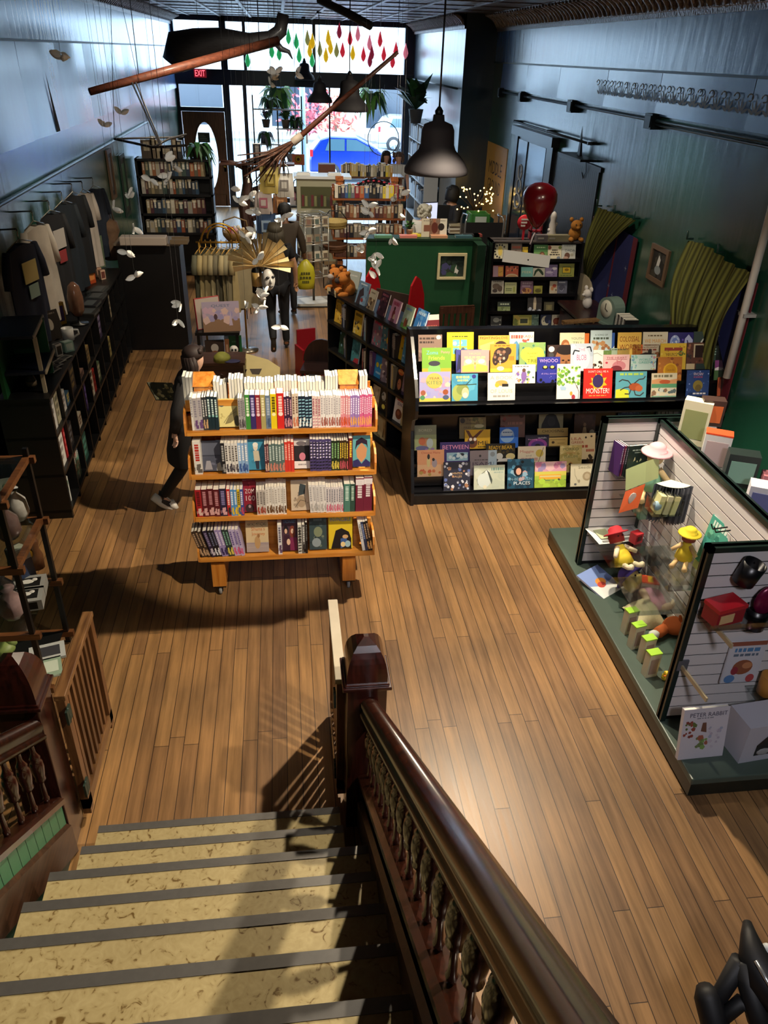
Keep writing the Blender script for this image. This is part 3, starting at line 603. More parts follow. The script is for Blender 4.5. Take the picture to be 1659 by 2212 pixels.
U = [
 (3, (904, 723, 955, 781), '8a7062', 's 12 .0 .0 1 .5 .12 6d5648 9a8470;b .4 .86 .7 .07 3d2a22;b .35 .72 .6 .07 3d2a22;e .85 .9 .1 .08 d8d2c8;e .9 .35 .15 .1 d6b94a', 'muted brown picture book at the left end of the display top ledge'),
 (3, (965.5, 717.5, 1022.7, 780.5), 'f6ea1c', 'b .5 .85 .6 .04 5a5610;r .22 .25 .75 .74 6fb6c8;s 6 .25 .5 .72 .7 .09 dfeef2;r .47 .25 .52 .74 f6ea1c;r .22 .47 .75 .51 f6ea1c;e .34 .32 .06 .1 2c3a3a;e .6 .36 .07 .12 59636a', 'bright yellow picture book with a blue window in the middle of its cover'),
 (3, (1033, 724.5, 1100, 780), 'e8b04c', 't .33 .9 .56 .1 4a2a14 FIGHTING;t .62 .9 .08 .05 4a2a14 with;t .8 .9 .28 .1 d05a20 LOVE;p f2cf74 .05 .6 .5 .78 .5 0 .1 0;e .72 .4 .26 .38 3c2620;e .74 .3 .2 .3 8a5a3c', 'orange picture book titled FIGHTING with LOVE on the top ledge'),
 (3, (1099, 717, 1152, 780), 'e6e2cf', 'b .33 .83 .5 .12 c2564a;t .74 .83 .44 .12 c2564a KAIJU;p 5a93bc 0 .45 .3 .7 .45 .5 .65 .72 1 .4 1 0 0 0;s 5 .55 .6 .95 .72 .07 c2564a;s 6 0 .1 1 .4 .12 7fb0c8 4b7ea8', 'pale picture book with red KAIJU title above blue mountains'),
 (3, (1208.7, 718.7, 1261.6, 775), 'd8d2ad', 't .7 .78 .5 .09 6d7a6a YOUTH;t .72 .62 .4 .09 6d7a6a TELL;e .22 .55 .17 .2 a0633a;e .25 .5 .12 .14 c98d62;r 0 0 1 .3 b8b98a', 'beige picture book titled YOUTH TELL with a brown face on the left'),
 (3, (1255, 720, 1271, 775), 'cf6a2c', 'p e39a55 .2 0 1 .6 1 .3', 'narrow strip of an orange picture book behind the YOUTH TELL book', .02),
 (3, (1274.6, 713.3, 1320.2, 775), 'b9cdd0', 't .5 .84 .6 .06 4a5648 A SONG OF;b .5 .72 .75 .07 4a5648;s 22 .05 .25 .95 .6 .14 b98a5a 9c6a44 c7a27a;r 0 0 1 .3 6d8a48;s 8 0 .05 1 .3 .1 7f9a52 8fae5c', 'pale blue picture book with a brown hill and a grassy foreground'),
 (3, (1292, 719, 1326, 775), '3a62b0', 'p dfe8ee .5 0 1 .5 1 0', 'blue picture book edge behind the pale blue hill book', .02),
 (3, (1333, 718, 1383.7, 775), 'e9bf5a', 't .5 .75 .85 .2 96451a COLOSSAL;t .5 .45 .85 .2 96451a WORDS', 'mustard picture book titled COLOSSAL in brown capitals'),
 (3, (1387, 717, 1440, 775), 'd8d0b8', 'b .5 .86 .6 .05 6a5a3a;t .5 .66 .85 .14 d79a3c WE MARCH;e .3 .25 .08 .12 2c2420;e .6 .15 .1 .1 8a5a3c', 'cream picture book titled WE MARCH in orange capitals'),
 (3, (1441, 718, 1495, 775), '2e2a6c', 'e .27 .6 .2 .3 9fb0dc;e .27 .6 .13 .2 6f86c8;s 14 .1 .35 .45 .85 .05 d4dcf2;p b4bce2 .62 .2 .66 .75 .8 .92 .98 .7 .95 .2;l 2e2a6c .04 .75 .7 .85 .4;s 8 .45 .1 .6 .9 .05 6a55b8', 'deep purple picture book with pale jellyfish shapes'),
 (3, (1495.6, 716, 1547, 775), '3d4b48', 'e .5 .35 .26 .42 c9ceca;e .5 .3 .22 .4 232a2c;b .5 .52 .32 .07 8f9a98;b .5 .4 .3 .05 8f9a98', 'dark grey picture book with a pale arch around its title'),
 (3, (1363, 744, 1420, 786), 'd4632a', 't .5 .8 .85 .12 7c2a10 We Are Grateful;b .55 .62 .7 .09 7c2a10;p 2c1a14 .1 .2 .5 .45 .9 .3 .9 0 .1 0', 'orange picture book with dark red lettering behind the pale green book'),
 (2, (995.6, 756, 1056, 805.5), 'd3a2a0', 't .5 .84 .4 .09 e6cf9a HUGS;b .5 .68 .75 .09 e6cf9a;e .3 .4 .2 .26 f0dba0;e .7 .4 .2 .26 f0dba0;p f2c65c .05 .3 .45 .4 .5 .05 .55 .4 .95 .3 .95 .05 .05 .05;e .27 .5 .12 .1 f6f2e2;e .73 .5 .12 .1 f6f2e2;p e29a4a .46 .45 .54 .45 .5 .3', 'pink picture book with two pale wings on the cover'),
 (2, (985, 755, 1040, 805), '4a4a9c', 'p 2c2c50 0 0 .2 .2 .3 .6 .1 .8', 'blue-violet picture book peeking out left of the pink book', .02),
 (2, (1059, 743, 1114, 803.7), 'e8a23c', 'b .45 .94 .6 .03 8a5a20;e .42 .6 .3 .28 3a2a26;e .68 .75 .14 .14 3a2a26;e .2 .45 .12 .2 3a2a26;s 16 .15 .3 .55 .75 .08 a07860 cbb8a4 6a4a3c;r 0 0 1 .14 e2c43c;e .4 .14 .14 .08 d6d2c4;b .84 .5 .2 .14 c47a28', 'amber picture book with a dark swirling hairdo in the centre'),
 (2, (1121, 739.7, 1177, 804), '8fae6c', 's 34 0 0 1 1 .09 4e8a6a 6fae5c 3a7a7a 8fbf5a;e .32 .6 .27 .24 e4dc52;e .68 .6 .27 .24 e4dc52;p e4dc52 .06 .55 .94 .55 .5 .05;t .5 .62 .4 .07 5a7a2c My HEART;t .5 .52 .2 .04 5a7a2c was a;t .55 .38 .5 .12 5a6a24 TREE', 'leafy green picture book with a yellow heart and TREE title'),
 (2, (1181, 745, 1231, 806), '3b2a26', 'e .75 .42 .42 .5 9c6a44;e .78 .8 .4 .18 241a18;e .68 .42 .06 .03 201412;e .92 .42 .05 .03 201412;p 6a4026 .78 .4 .85 .4 .88 .22 .74 .22;e .17 .84 .13 .11 d8d8d4;e .17 .62 .11 .09 4a4a4c', 'dark brown picture book with a round-faced portrait and two seals'),
 (2, (1230.7, 742, 1280, 802), 'bcc8d8', 's 8 0 0 1 1 .2 cfd8e2 aebccc;e .5 .45 .36 .42 d6dce4;t .5 .78 .3 .1 d07ca4 THE;t .5 .5 .42 .2 c85a90 BLOB;l 1c2028 .05 .12 .6 .18 .76 .4 .72;l 1c2028 .05 .7 .86 .86 .88 .92 .7', 'pale blue picture book with pink BLOB title and thin black arms'),
 (2, (1258, 756, 1301.5, 803), 'e8e6dd', 's 12 .45 .02 .98 .4 .09 2a2420 6a4a34 3c3230;l 8a8a84 .02 .5 .8 .7 .85 .95 .7', 'white picture book with small dark round heads right of the BLOB book', .02),
 (2, (1302, 766, 1358, 806), 'dfb6b4', 't .5 .8 .78 .13 a84a5c THE HEART;l a84a5c .012 .1 .7 .9 .7;e .12 .5 .05 .06 c03a50;e .6 .3 .26 .3 c88088;e .5 .1 .22 .22 7a3038;l c06a70 .02 .55 .4 .5 .65 .6 .55 .7 .68', 'pink picture book titled THE HEART'),
 (3, (1310.5, 752, 1354, 800), 'a9bfa4', 'b .5 .86 .7 .07 3c4a3c', 'pale green picture book peeking out above THE HEART', .0),
 (2, (1361, 766, 1415, 807), 'b9d0cc', 't .55 .68 .5 .14 3c9a8c WORLD;t .55 .5 .5 .14 3c9a8c GREEN;s 16 .02 0 .22 1 .06 6f9ab4 8fc0b4;s 16 .8 0 1 1 .06 c08aa0 6f9ab4 d0b46a', 'pale green picture book titled WORLD GREEN with sketchy borders'),
 (2, (1424, 741.5, 1479, 803), 'dcb83e', 'r .15 .72 .85 .84 9a3a30;t .42 .58 .45 .12 4a3a14 YOUNG;e .8 .62 .1 .1 4a6a34;s 20 .05 .1 .95 .95 .05 a4782a e8d06a 6a7a2c', 'golden yellow picture book titled YOUNG with a red banner'),
 (2, (1481, 740, 1533, 800), '5c3a30', 's 34 0 .05 1 1 .08 7a4a3a 3c2422 9a6a50 2c3434;r .28 .45 .72 .95 c4b89a;r .34 .45 .66 .9 2a1c1c;r 0 0 .35 .22 c9b896;r .4 0 1 .22 2c3c3c', 'brown picture book showing a lit stage doorway'),
 (2, (1536, 746, 1582, 800), '2b4238', 'b .5 .85 .8 .05 8fb0a0;b .5 .74 .8 .05 8fb0a0;b .5 .63 .8 .05 8fb0a0', 'dark green picture book with thin pale lines of lettering at the right'),
 (1, (912, 751, 975, 828), '7fb23c', 'r 0 .0 1 .45 c8ac34;t .35 .87 .4 .1 7fd0d8 Zoma;t .8 .87 .3 .1 e6a0a8 Penny;t .5 .73 .55 .1 f0e25c Friends;e .42 .38 .22 .22 86c46a;e .42 .58 .2 .07 3c3a44;p e88a7c .65 .1 .95 .1 .92 .35 .68 .35;l 2c4a2c .015 .38 .36 .43 .33 .48 .36', 'bright green picture book with a smiling green creature'),
 (1, (1106.7, 787.4, 1155.8, 828.5), 'ecebe6', 's 26 .05 .05 .95 .6 .08 8a6ab0 b8b4ac c89a6a 5a7a5a e0d24a;e .5 .4 .12 .3 8a6ab0;e .5 .7 .08 .1 6a4a3a;b .4 .9 .6 .05 8a8a8a', 'white picture book with a figure in a purple dress'),
 (1, (1159.6, 771, 1208.7, 828), '33389a', 't .5 .86 .8 .13 d8b4e8 WHOOO;e .35 .6 .13 .07 141424;e .66 .6 .13 .07 141424;e .35 .62 .08 .05 efe070;e .66 .62 .08 .05 efe070;t .55 .36 .7 .05 c0a0e0 IS STILL AWAKE;s 14 0 0 1 .14 .08 0e0e1c;s 10 .05 .2 .95 .95 .015 d8d8f4', 'indigo picture book with yellow eyes and the title WHOOO'),
 (1, (1420, 771, 1471, 824), 'b4702c', 's 30 0 0 1 1 .08 c4823a 8a4a20 d89a4c;e .52 .45 .3 .3 e0b02c;e .52 .45 .24 .24 c8921e;t .52 .47 .34 .1 8a5a14 Seeds', 'orange brown picture book with a round gold seal'),
 (1, (1542, 778, 1580, 822), '4a6a44', 'r 0 .6 1 1 7c3f7c;p d8d0d8 0 .6 .3 .7 .7 .55 1 .65 1 .5 0 .5;t .6 .42 .6 .12 b8d0a0 Creepy;t .6 .25 .6 .1 b8d0a0 Crayon;p 1c1c24 .5 .8 .6 .7 .75 .8', 'small purple and green book above the black and orange book'),
 (0, (906, 803, 973, 868), 'a8a4d4', 's 34 0 .1 1 .8 .1 c49ac0 e0a8b4 9aa0d8 f0c8b4;r 0 0 1 .12 f0c44c;e .48 .7 .27 .26 f2b85c;t .48 .78 .34 .08 4a5a3a YEAR;t .48 .64 .48 .12 4a8a5a KITES;e .12 .3 .08 .09 a05a3c;e .84 .32 .09 .09 a0522c;e .85 .14 .1 .08 4a5a7a;e .1 .14 .08 .08 4a8a5a', 'lilac picture book with an orange sun and the title KITES'),
 (0, (975.6, 807.4, 1031.7, 867), '4fa3c4', 's 10 .0 .4 1 1 .2 62b4d0 4896b8;b .42 .88 .5 .09 d8dc8c;b .42 .76 .4 .07 d8dc8c;e .22 .3 .2 .3 a8b45c;e .42 .42 .24 .2 8a9a50;e .52 .3 .14 .2 c8c49a;e .52 .22 .1 .1 e8e4cc;l 3a4a34 .03 .2 .6 .6 .6 .95 .62;l 3a4a34 .025 .55 .6 .75 .8;e .85 .9 .08 .07 3a3a8c', 'blue picture book with a green sloth hanging on a branch'),
 (0, (1053, 805, 1112, 867), 'e4e2dc', 't .5 .82 .82 .13 b9b5a4 A BOOK;e .5 .63 .22 .1 dca45c;e .34 .56 .08 .08 e8b83c;r .52 .5 .75 .6 2a2422;t .5 .34 .8 .13 c4bea0 OF LOUIS;b .5 .16 .6 .06 a8a49c', 'white picture book with a small fox shape and grey lettering'),
 (0, (1202, 786, 1252, 863), 'e8eae6', 's 60 .02 .42 .98 .92 .09 8fbf4a 6aa03c b4d46a 5a8a34;t .5 .93 .85 .09 f2f2d8 UP HIGH;l 4a3a2c .02 .85 .4 .95 .2 .93 0;l 4a3a2c .015 .75 .5 .88 .3;e .62 .16 .06 .06 e0a03c;e .72 .06 .08 .07 b03a48;s 5 .1 .25 .4 .35 .1 a8c4e0', 'tall picture book with a leafy green tree over white'),
 (0, (1259.5, 796, 1321, 861), 'cf2f28', 'p e8b62c .2 .5 .3 .55 .25 .7 .38 .66 .42 .85 .5 .72 .62 .85 .65 .68 .8 .7 .72 .55 .82 .45 .68 .42 .66 .3 .5 .36 .36 .28 .34 .42;e .5 .58 .19 .22 3c2c5c;t .5 .9 .7 .07 f4d8d0 DON\'T CALL ME A;t .5 .26 .8 .17 f6efe6 MONSTER!;b .5 .1 .6 .03 e8a050', 'red picture book with a dark egg shape and the title MONSTER!'),
 (0, (1329, 802.5, 1395, 859), '5b9fae', 'p cfd63a 0 0 .45 0 .42 .3 .2 .36 0 .32;b .5 .9 .75 .08 a8c85a;e .62 .42 .2 .15 a4502c;e .76 .36 .12 .12 b86238;l 3a3430 .03 .5 .5 .4 .65 .2 .7 .1 .62;l 3a3430 .03 .6 .55 .75 .7 .9 .72 .95 .82;l 3a3430 .03 .45 .42 .3 .4 .15 .3;l 3a3430 .03 .6 .3 .65 .12 .8 .08 .92 .2;l 3a3430 .03 .5 .32 .45 .15 .3 .16', 'teal picture book with an orange octopus'),
 (0, (1406, 806, 1459.7, 859.5), 'd6ccb0', 'b .45 .88 .75 .1 7a7458;p d29a6a 0 .72 .3 .78 .6 .7 1 .76 1 .55 0 .55;e .52 .64 .22 .09 b85a34;r 0 .4 1 .56 5c9a72;s 18 .02 .05 .95 .35 .1 5a6a6c c8ccc4 8a6a54;r .02 .0 1 .06 6a9a84', 'cream and green picture book with an orange title plaque'),
 (0, (1481, 799.5, 1529, 859.5), '23407c', 's 24 0 .1 1 .95 .04 5a7ac0 2c4c90 8aa0d8;t .5 .85 .45 .1 e6c8cc WOW;t .5 .74 .4 .06 d05a6c INSIDE;e .5 .42 .22 .2 8a7a34;e .52 .32 .14 .14 6a5a2c;r .08 .08 .92 .16 1a2c58;b .6 .12 .6 .06 d8d8e0', 'navy blue picture book with a small olive creature and WOW title'),
 (0, (1548.5, 814.8, 1584, 858), 'b4593a', 'r .22 .2 .95 .95 15131a;b .72 .86 .4 .08 e0dcd4;e .55 .55 .16 .14 e4e2de;e .62 .38 .14 .13 e4e2de;r .22 .04 .95 .2 c06a52', 'small black and orange book at the right end of the front ledge'),
]
disp(U, 'u', UP, 'picture books facing out on the upper display tier')
Lw = [
 (3, (895, 918.6, 942.4, 977), '8e9070', 'r 0 0 1 .62 a8b07a;t .5 .8 .6 .1 c8c49c BORED;e .55 .3 .25 .2 c08a5a;e .35 .36 .16 .16 c86a3c;e .7 .28 .15 .2 b8c4c0;e .35 .08 .3 .1 6a6a94;s 4 .5 0 .95 .15 .1 9a7ab0', 'olive picture book titled BORED with a crouching child'),
 (4, (992, 901, 1049, 950), '84724a', 's 14 .4 .3 1 1 .14 9a8a52 6a6a3c;e .12 .84 .09 .12 2c2418;t .42 .88 .3 .1 3a2a14 Twice;t .42 .7 .34 .07 3a2a14 As Many;t .42 .52 .5 .1 5a3a1c FRIENDS;e .74 .58 .18 .09 c0b48c', 'olive brown picture book titled Twice on the shaded back ledge'),
 (4, (1080, 889, 1133, 948), '74524a', 's 12 0 .1 .4 .9 .12 5a2a2a 843c34;e .85 .84 .1 .1 4a2c28;b .6 .55 .6 .1 9a6a5c', 'dusky red-brown picture book with a round seal on the shaded back ledge'),
 (4, (1162.7, 889, 1214.7, 948), '8a8468', 'p 1a1a22 .05 0 .12 .5 .3 .85 .5 .95 .7 .85 .85 .5 .95 0;e .52 .6 .16 .2 2c2a30', 'grey picture book with a dark cloaked figure'),
 (4, (1239, 888, 1284, 946), '4a3028', 's 10 0 0 1 1 .14 3a2420 5a3c30;p c4a888 .36 .02 .62 .02 .56 .35 .44 .35;e .5 .45 .07 .08 8a6a50;e .85 .14 .12 .11 b4aea4', 'dark brown picture book with a pale dress and white seal'),
 (4, (1333, 886, 1381, 944), '1c2444', 'b .5 .9 .7 .06 5a6aa0', 'navy picture book behind the top of the gondola panel'),
 (4, (1414, 883, 1466, 944), '3c4448', 'b .5 .85 .85 .12 8a9092', 'dark grey picture book partly hidden behind the gondola'),
 (4, (1467, 883, 1524, 944), '5a6a74', 'e .5 .8 .3 .14 8a98a0', 'slate blue picture book with only its top showing behind the gondola'),
 (3, (1003.5, 928, 1058, 974), 'e0ae24', 'e .3 .35 .2 .3 7a4424;p 6a3a20 .02 1 .16 .95 .3 .62 .2 .55;p 6a3a20 .75 1 .6 .95 .32 .62 .44 .55;e .23 .5 .06 .09 f4ead8;e .4 .5 .06 .09 f4ead8;e .28 .34 .1 .09 2a1610;t .72 .3 .4 .2 3a2c14 ME;b .72 .1 .4 .05 5a4a1c', 'yellow picture book with a brown rabbit and the title ME'),
 (3, (1079, 923, 1119, 968), '2a6cd0', 'e .4 .6 .38 .34 8ab0dc;e .4 .72 .3 .2 c4d4e4;r .05 .5 .75 .58 2a6cd0;b .42 .76 .5 .05 3a5a8c', 'bright blue picture book with a pale dome'),
 (3, (1133.4, 939.4, 1183.8, 977), '26243a', 'e .52 .2 .4 .5 8a3c8c;e .52 .16 .28 .34 4a2c7a;e .52 .12 .12 .16 15121c;t .3 .62 .4 .13 e0a8d0 Turning;t .7 .76 .36 .12 d8d4e0 with', 'black picture book with a purple record disc'),
 (3, (1158.6, 925, 1223.7, 976), 'b69a5c', 't .5 .84 .7 .15 3c2c14 CHOOSING;l 6a5424 .012 .35 .5 .92 .5;l 6a5424 .012 .42 .35 .92 .35;e .52 .2 .05 .07 3c2c14;l 6a5424 .012 .66 .15 .9 .15', 'tan picture book titled CHOOSING', .02),
 (2, (1230, 936, 1284, 994), 'dccaa8', 't .25 .8 .4 .1 a03c2c LILA;t .3 .66 .5 .1 a03c2c GREER;b .4 .5 .66 .1 a8503c;b .8 .34 .3 .1 a8503c;e .62 .84 .04 .04 2c2018;e .84 .88 .04 .04 2c2018;s 6 .5 0 .95 .2 .08 3c2c24', 'cream picture book titled LILA GREER in red capitals'),
 (2, (950.6, 955, 1014, 1003), '3b2a6e', 't .52 .76 .88 .2 f0a0c8 BETWEEN;r .22 .1 .95 .5 9ac0d0;e .55 .3 .12 .14 4a7aa0;e .74 .4 .08 .07 1c2430;s 7 .25 .15 .9 .45 .08 d4e4ea', 'purple picture book titled BETWEEN in pink capitals'),
 (2, (1049, 958, 1111.7, 1003), '1d1a14', 's 14 .0 .4 1 1 .1 4a3c14 2c2410;t .3 .78 .4 .2 e8b82c READY;t .72 .78 .36 .2 e8b82c BEAR;e .46 .3 .12 .18 d8d6d0;e .84 .28 .16 .18 d8c88c;p d8d6d0 .38 0 .9 0 .84 .2 .44 .16', 'black picture book with yellow title and small white animals'),
 (1, (1015, 973, 1072.6, 1025), '857a80', 'r .68 0 1 1 a8bccc;e .38 .78 .04 .05 2c282c;b .42 .62 .5 .04 4a4448;t .45 .46 .7 .14 4a3c4c ISAM;t .82 .46 .14 .14 6a8aa0 U;e .84 .84 .09 .1 8a949c', 'grey and pale blue picture book titled ISAMU'),
 (1, (901.7, 972, 959.5, 1027), 'e0a074', 'r 0 .0 1 .45 e2b68a;t .5 .9 .7 .08 b8502c Chinese Menu;e .42 .55 .07 .2 d8c88c;e .42 .75 .05 .1 2c2420;e .64 .5 .1 .16 a89ca4;e .6 .64 .05 .06 2c2420;s 9 .1 .05 .9 .3 .09 c8603c b89a4c d0784c', 'peach picture book with two small painted figures'),
 (1, (1118, 964, 1177, 1025), 'd8ccb4', 't .32 .8 .5 .12 b86a5c Maggie;t .38 .66 .2 .06 8a7a6c and;b .42 .52 .6 .12 c0968c;e .78 .74 .14 .14 c4ac4c;l 5a4a3c .02 .92 .95 .7 .3', 'pale cream picture book with red handwriting and a banjo'),
 (1, (1207.4, 962, 1254.6, 1025), 'bfae74', 's 26 0 0 1 1 .13 cdbc80 a89858 d8cc94;t .5 .86 .7 .1 5a6a44 PORKO;t .5 .72 .4 .06 c07a4c AND THE;t .5 .58 .6 .1 7a8a5c DRUM;l a86a34 .03 .3 .2 .5 .38 .7 .2;e .48 .3 .06 .05 3a2c1c', 'straw coloured picture book titled PORKO'),
 (0, (958, 998, 1015, 1064), '2a2c3c', 's 46 .02 .02 .98 .98 .08 c8ccd8 5a6ca8 8a8c9c dcdce4 a87a5c;r .28 .44 .72 .66 2a2c3c;t .5 .6 .42 .07 c8a87c WINTER;t .5 .49 .36 .07 c8a87c TALES', 'dark navy picture book with white patterned animals'),
 (0, (1023, 1005, 1089, 1062), 'c4ccb8', 's 10 0 0 1 1 .2 ccd4c4 bcc6b4;b .76 .84 .4 .12 7a9890;b .8 .7 .3 .05 9ab0a8;l 6a7470 .02 .15 .2 .1 .4 .25 .65 .4 .8;e .33 .38 .22 .3 d4e0dc;e .43 .72 .07 .08 e8ece8;p 4a5450 .4 .84 .5 .7 .6 .4 .58 .2 .52 .4 .46 .66;e .36 .1 .06 .08 e4e0c4', 'pale green picture book with a penguin shape'),
 (0, (1095.4, 991.5, 1152, 1057), '27536c', 's 30 0 0 1 1 .12 3a7aa0 1c3a50 5a9ac0 203040;s 7 .15 .3 .8 .6 .12 c09a9c 8ab0c8;e .4 .6 .17 .19 16141c;e .42 .58 .1 .12 dcaa94;t .5 .32 .85 .09 8ab4c8 IN-BETWEEN;t .55 .18 .62 .11 e4ecf0 PLACES;e .56 .9 .06 .05 10141c', 'starry blue picture book titled PLACES with a black ring'),
 (0, (1153.7, 997, 1221, 1059), 'a8c44c', 'r 0 .62 1 1 d8a0b4;s 14 0 .62 1 1 .14 c07a9c e0b8bc 9a8ab8;r 0 .45 1 .62 d4cc5c;r .14 .32 .84 .5 e8ac3c;r .16 .4 .82 .46 d8cc8c;e .3 .3 .04 .04 3c3428;e .76 .3 .04 .04 3c3428;r 0 .26 1 .29 6a8a5c;s 12 0 0 1 .24 .12 b4dc4c 9cbc44', 'pink and lime picture book with a long yellow bus'),
 (0, (1231, 1002, 1284, 1056), 'd3ceb8', 't .55 .85 .5 .12 8a8670 Seeds;e .66 .45 .18 .2 a89a80;e .66 .45 .1 .12 c0b49c;l 9a9484 .015 .15 .8 .18 .5 .3 .25;e .34 .24 .05 .07 a49c88;e .2 .1 .05 .05 6a6c70', 'ivory picture book titled Seeds beside the gondola panel'),
]
disp(Lw, 'l', LO, 'picture books facing out on the lower display tier')
# ------------------------------------------------------------------ spines on the front cart
NUM = ['zero', 'one', 'two', 'three', 'four', 'five', 'six', 'seven', 'eight', 'nine', 'ten', 'eleven', 'twelve', 'thirteen', 'fourteen', 'fifteen', 'sixteen', 'seventeen', 'eighteen', 'nineteen', 'twenty']
_sp = {}
def spine_mesh(w, h, d, col, marks, seed=0):
    k = (round(w, 3), round(h, 3), col, marks, seed)
    if k not in _sp:
        c = MB().box(-w/2, w/2, 0, .002, 0, h).box(-w/2, -w/2+.0015, .002, d, 0, h).box(w/2-.0015, w/2, .002, d, 0, h); ms = [mat(col, .36)]; r = random.Random(seed*13+len(marks))
        for i, mk in enumerate(marks.split()):
            # mark tokens  kind:colour  -> t title strokes, b band, i lower picture
            kd, cc = mk.split(':'); ms.append(mat(cc, .4)); y = -.0006-.0001*i; q = len(ms)-1
            if kd == 't':
                z = h*.92
                while z > h*.42:
                    e = z-h*r.uniform(.03, .07); c.face([(-w*.26, y, e), (w*.26, y, e), (w*.26, y, z), (-w*.26, y, z)], q); z = e-h*.018
            elif kd == 'b': c.face([(-w*.5, y, h*.8), (w*.5, y, h*.8), (w*.5, y, h*.97), (-w*.5, y, h*.97)], q)
            elif kd == 'i':
                for j in range(4):
                    a, b_ = sorted((r.uniform(-.5, .5), r.uniform(-.5, .5))); z0 = h*r.uniform(.04, .22); c.face([(w*a, y-.00003*j, z0), (w*b_, y-.00003*j, z0), (w*b_, y-.00003*j, z0+h*.12), (w*a, y-.00003*j, z0+h*.1)], q)
            elif kd == 'o': c.face([(w*.34*math.cos(j*PI/5), y, h*.42+w*.34*math.sin(j*PI/5)) for j in range(10)], q)
            elif kd == 's':
                for j in range(9): z = h*(.06+.1*j); c.face([(-w*.4, y, z), (w*.4, y, z+h*.015), (w*.35, y, z+h*.05), (-w*.42, y, z+h*.04)], q)
        p = MB().box(-w/2+.0015, w/2-.0015, .003, d-.002, .002, h-.003)
        _sp[k] = (c.mesh('cover', ms), p.mesh('page_block', PAGE))
    return _sp[k]
def spine_book(M, w, h, d, col, marks, label, group, name='book', seed=0):
    t = thing(name, label, 'book', M=M, group=group)
    for nm, me in zip(('cover', 'page_block'), spine_mesh(w, h, d, col, marks, seed)):
        o = bpy.data.objects.new(nm, me); C.objects.link(o); o.parent = t
    return t
CARTY = 5.24
def run(x0, x1, n, h, col, marks, desc, shelf, z, y, lean=0., d=.14):
    """n upright spines filling x0..x1"""
    w = (x1-x0)/n
    for i in range(n):
        hh = h*(1+.012*math.sin(i*2.3+x0*9)); M = Matrix.Translation((x0+w*(i+.5), y+.004*math.sin(i*1.7), z)) @ Matrix.Rotation(lean, 4, 'Y')
        lab = ('%s of the %s %s on the %s' % (ORD[i], NUM[n], desc, shelf)) if n > 1 else 'single %s on the %s' % (desc, shelf)
        spine_book(M, w-.001, hh, d, col, marks, lab, 'spine-out books on the front cart', 'manga_volume', i % 3)['category'] = 'manga'
ZX = lambda v, z, y: at(380+v/3.456, 0, y=y).x
def shelf_runs(py, z, y, rows, shelf):
    for r in rows:
        x0 = at(380+r[0]/3.456, py, y=y).x; x1 = at(380+r[1]/3.456, py, y=y).x
        if r[2] == 'F': cover((380+r[0]/3.456, r[3], 380+r[1]/3.456, r[4]), (0, y+.05, z), 0, z, .16, .02, r[5], r[6], r[7], 'face-out books on the front cart', name='manga')
        else: run(x0, x1, r[2], r[3], r[4], r[5], r[6], shelf, z+(.004 if len(r) > 7 else 0), y, r[7] if len(r) > 7 else 0)
S4, S3, S2, S1 = "cart's top shelf", "cart's second shelf", "cart's third shelf", "cart's bottom shelf"
shelf_runs(925, 1.497, 5.285, [
 (122, 140, 1, .26, 'dedad2', 't:9a94a0', 'plain white spine'), (140, 208, 2, .25, 'b9b2b4', 't:8a8490 i:6a4a7a', 'grey spines with purple blobs'),
 (208, 246, 2, .255, '3a3c40', 't:d0d0cc i:c8a078', 'dark spines with blocky white titles'), (246, 325, 3, .26, '1c2f38', 't:cfe0dc o:8ac0b8', 'black-green spines with white letters'),
 (325, 472, 'F', 862, 925, 'ddd08c', 'e .18 .84 .14 .12 6a6a60;s 5 .1 .3 .3 .5 .06 c0b070;p 8a8058 .3 .1 .6 .5 .95 .75 .95 .35 .6 .15;e .92 .22 .14 .2 4a4a3c;l 4a4638 .02 .25 .15 .5 .4 .9 .55', 'pale yellow manga cover facing out with a grey moon'),
 (474, 526, 3, .245, 'a8a4a4', 't:706c74 i:504c50', 'grey paperbacks right of the yellow cover'), (526, 562, 1, .27, '3f8a3c', 't:d8e4c8 o:e8f0e0', 'green spine with a pale disc'), (562, 602, 1, .27, '3a2c66', 't:b8b0d8 o:c8c0e8', 'violet spine with a pale disc'), (602, 640, 1, .27, '8a2636', 't:e0c0c0 o:e8d0d0', 'maroon spine with a pale disc'), (640, 676, 1, .27, 'a89c64', 't:e4dcb8 o:e8e4c8', 'olive tan spine with a pale disc'), (676, 714, 1, .265, '6a7c94', 't:a8b4c4 i:4a5c78', 'slate blue spine'), (714, 758, 1, .275, 'e4c820', 't:5a5010 o:f4ecb0', 'yellow spine with a pale disc'), (760, 812, 1, .28, 'd02c28', 't:f0d0c8 o:f0e0d8', 'thick red spine with a pale disc'),
 (812, 872, 3, .25, '3a2440', 't:d0a0a8 i:c88890', 'dark plum spines with pink marks'), (872, 918, 2, .27, 'd8c8b4', 't:7a5c4c i:c87858', 'beige spines with orange bottoms'), (918, 1020, 4, .25, '1d2a3c', 's:8fc0d0 i:e4e4e0', 'black and turquoise patterned spines'), (1020, 1082, 3, .25, 'e4d0c8', 's:c88890 t:a06a70', 'blush white spines'), (1082, 1230, 8, .255, 'e2dedb', 't:a8a0a4 i:a05c50', 'white spines with grey titles'), (1230, 1300, 4, .25, 'd88a94', 't:f0d8d8 i:c8502c', 'coral pink spines'), (1300, 1370, 4, .25, '9a78b8', 't:e8e0f0 i:e0a050', 'lilac spines'), (1370, 1462, 6, .255, 'cf5c8c', 't:f0d0dc i:e8a060', 'magenta pink spines')], S4)
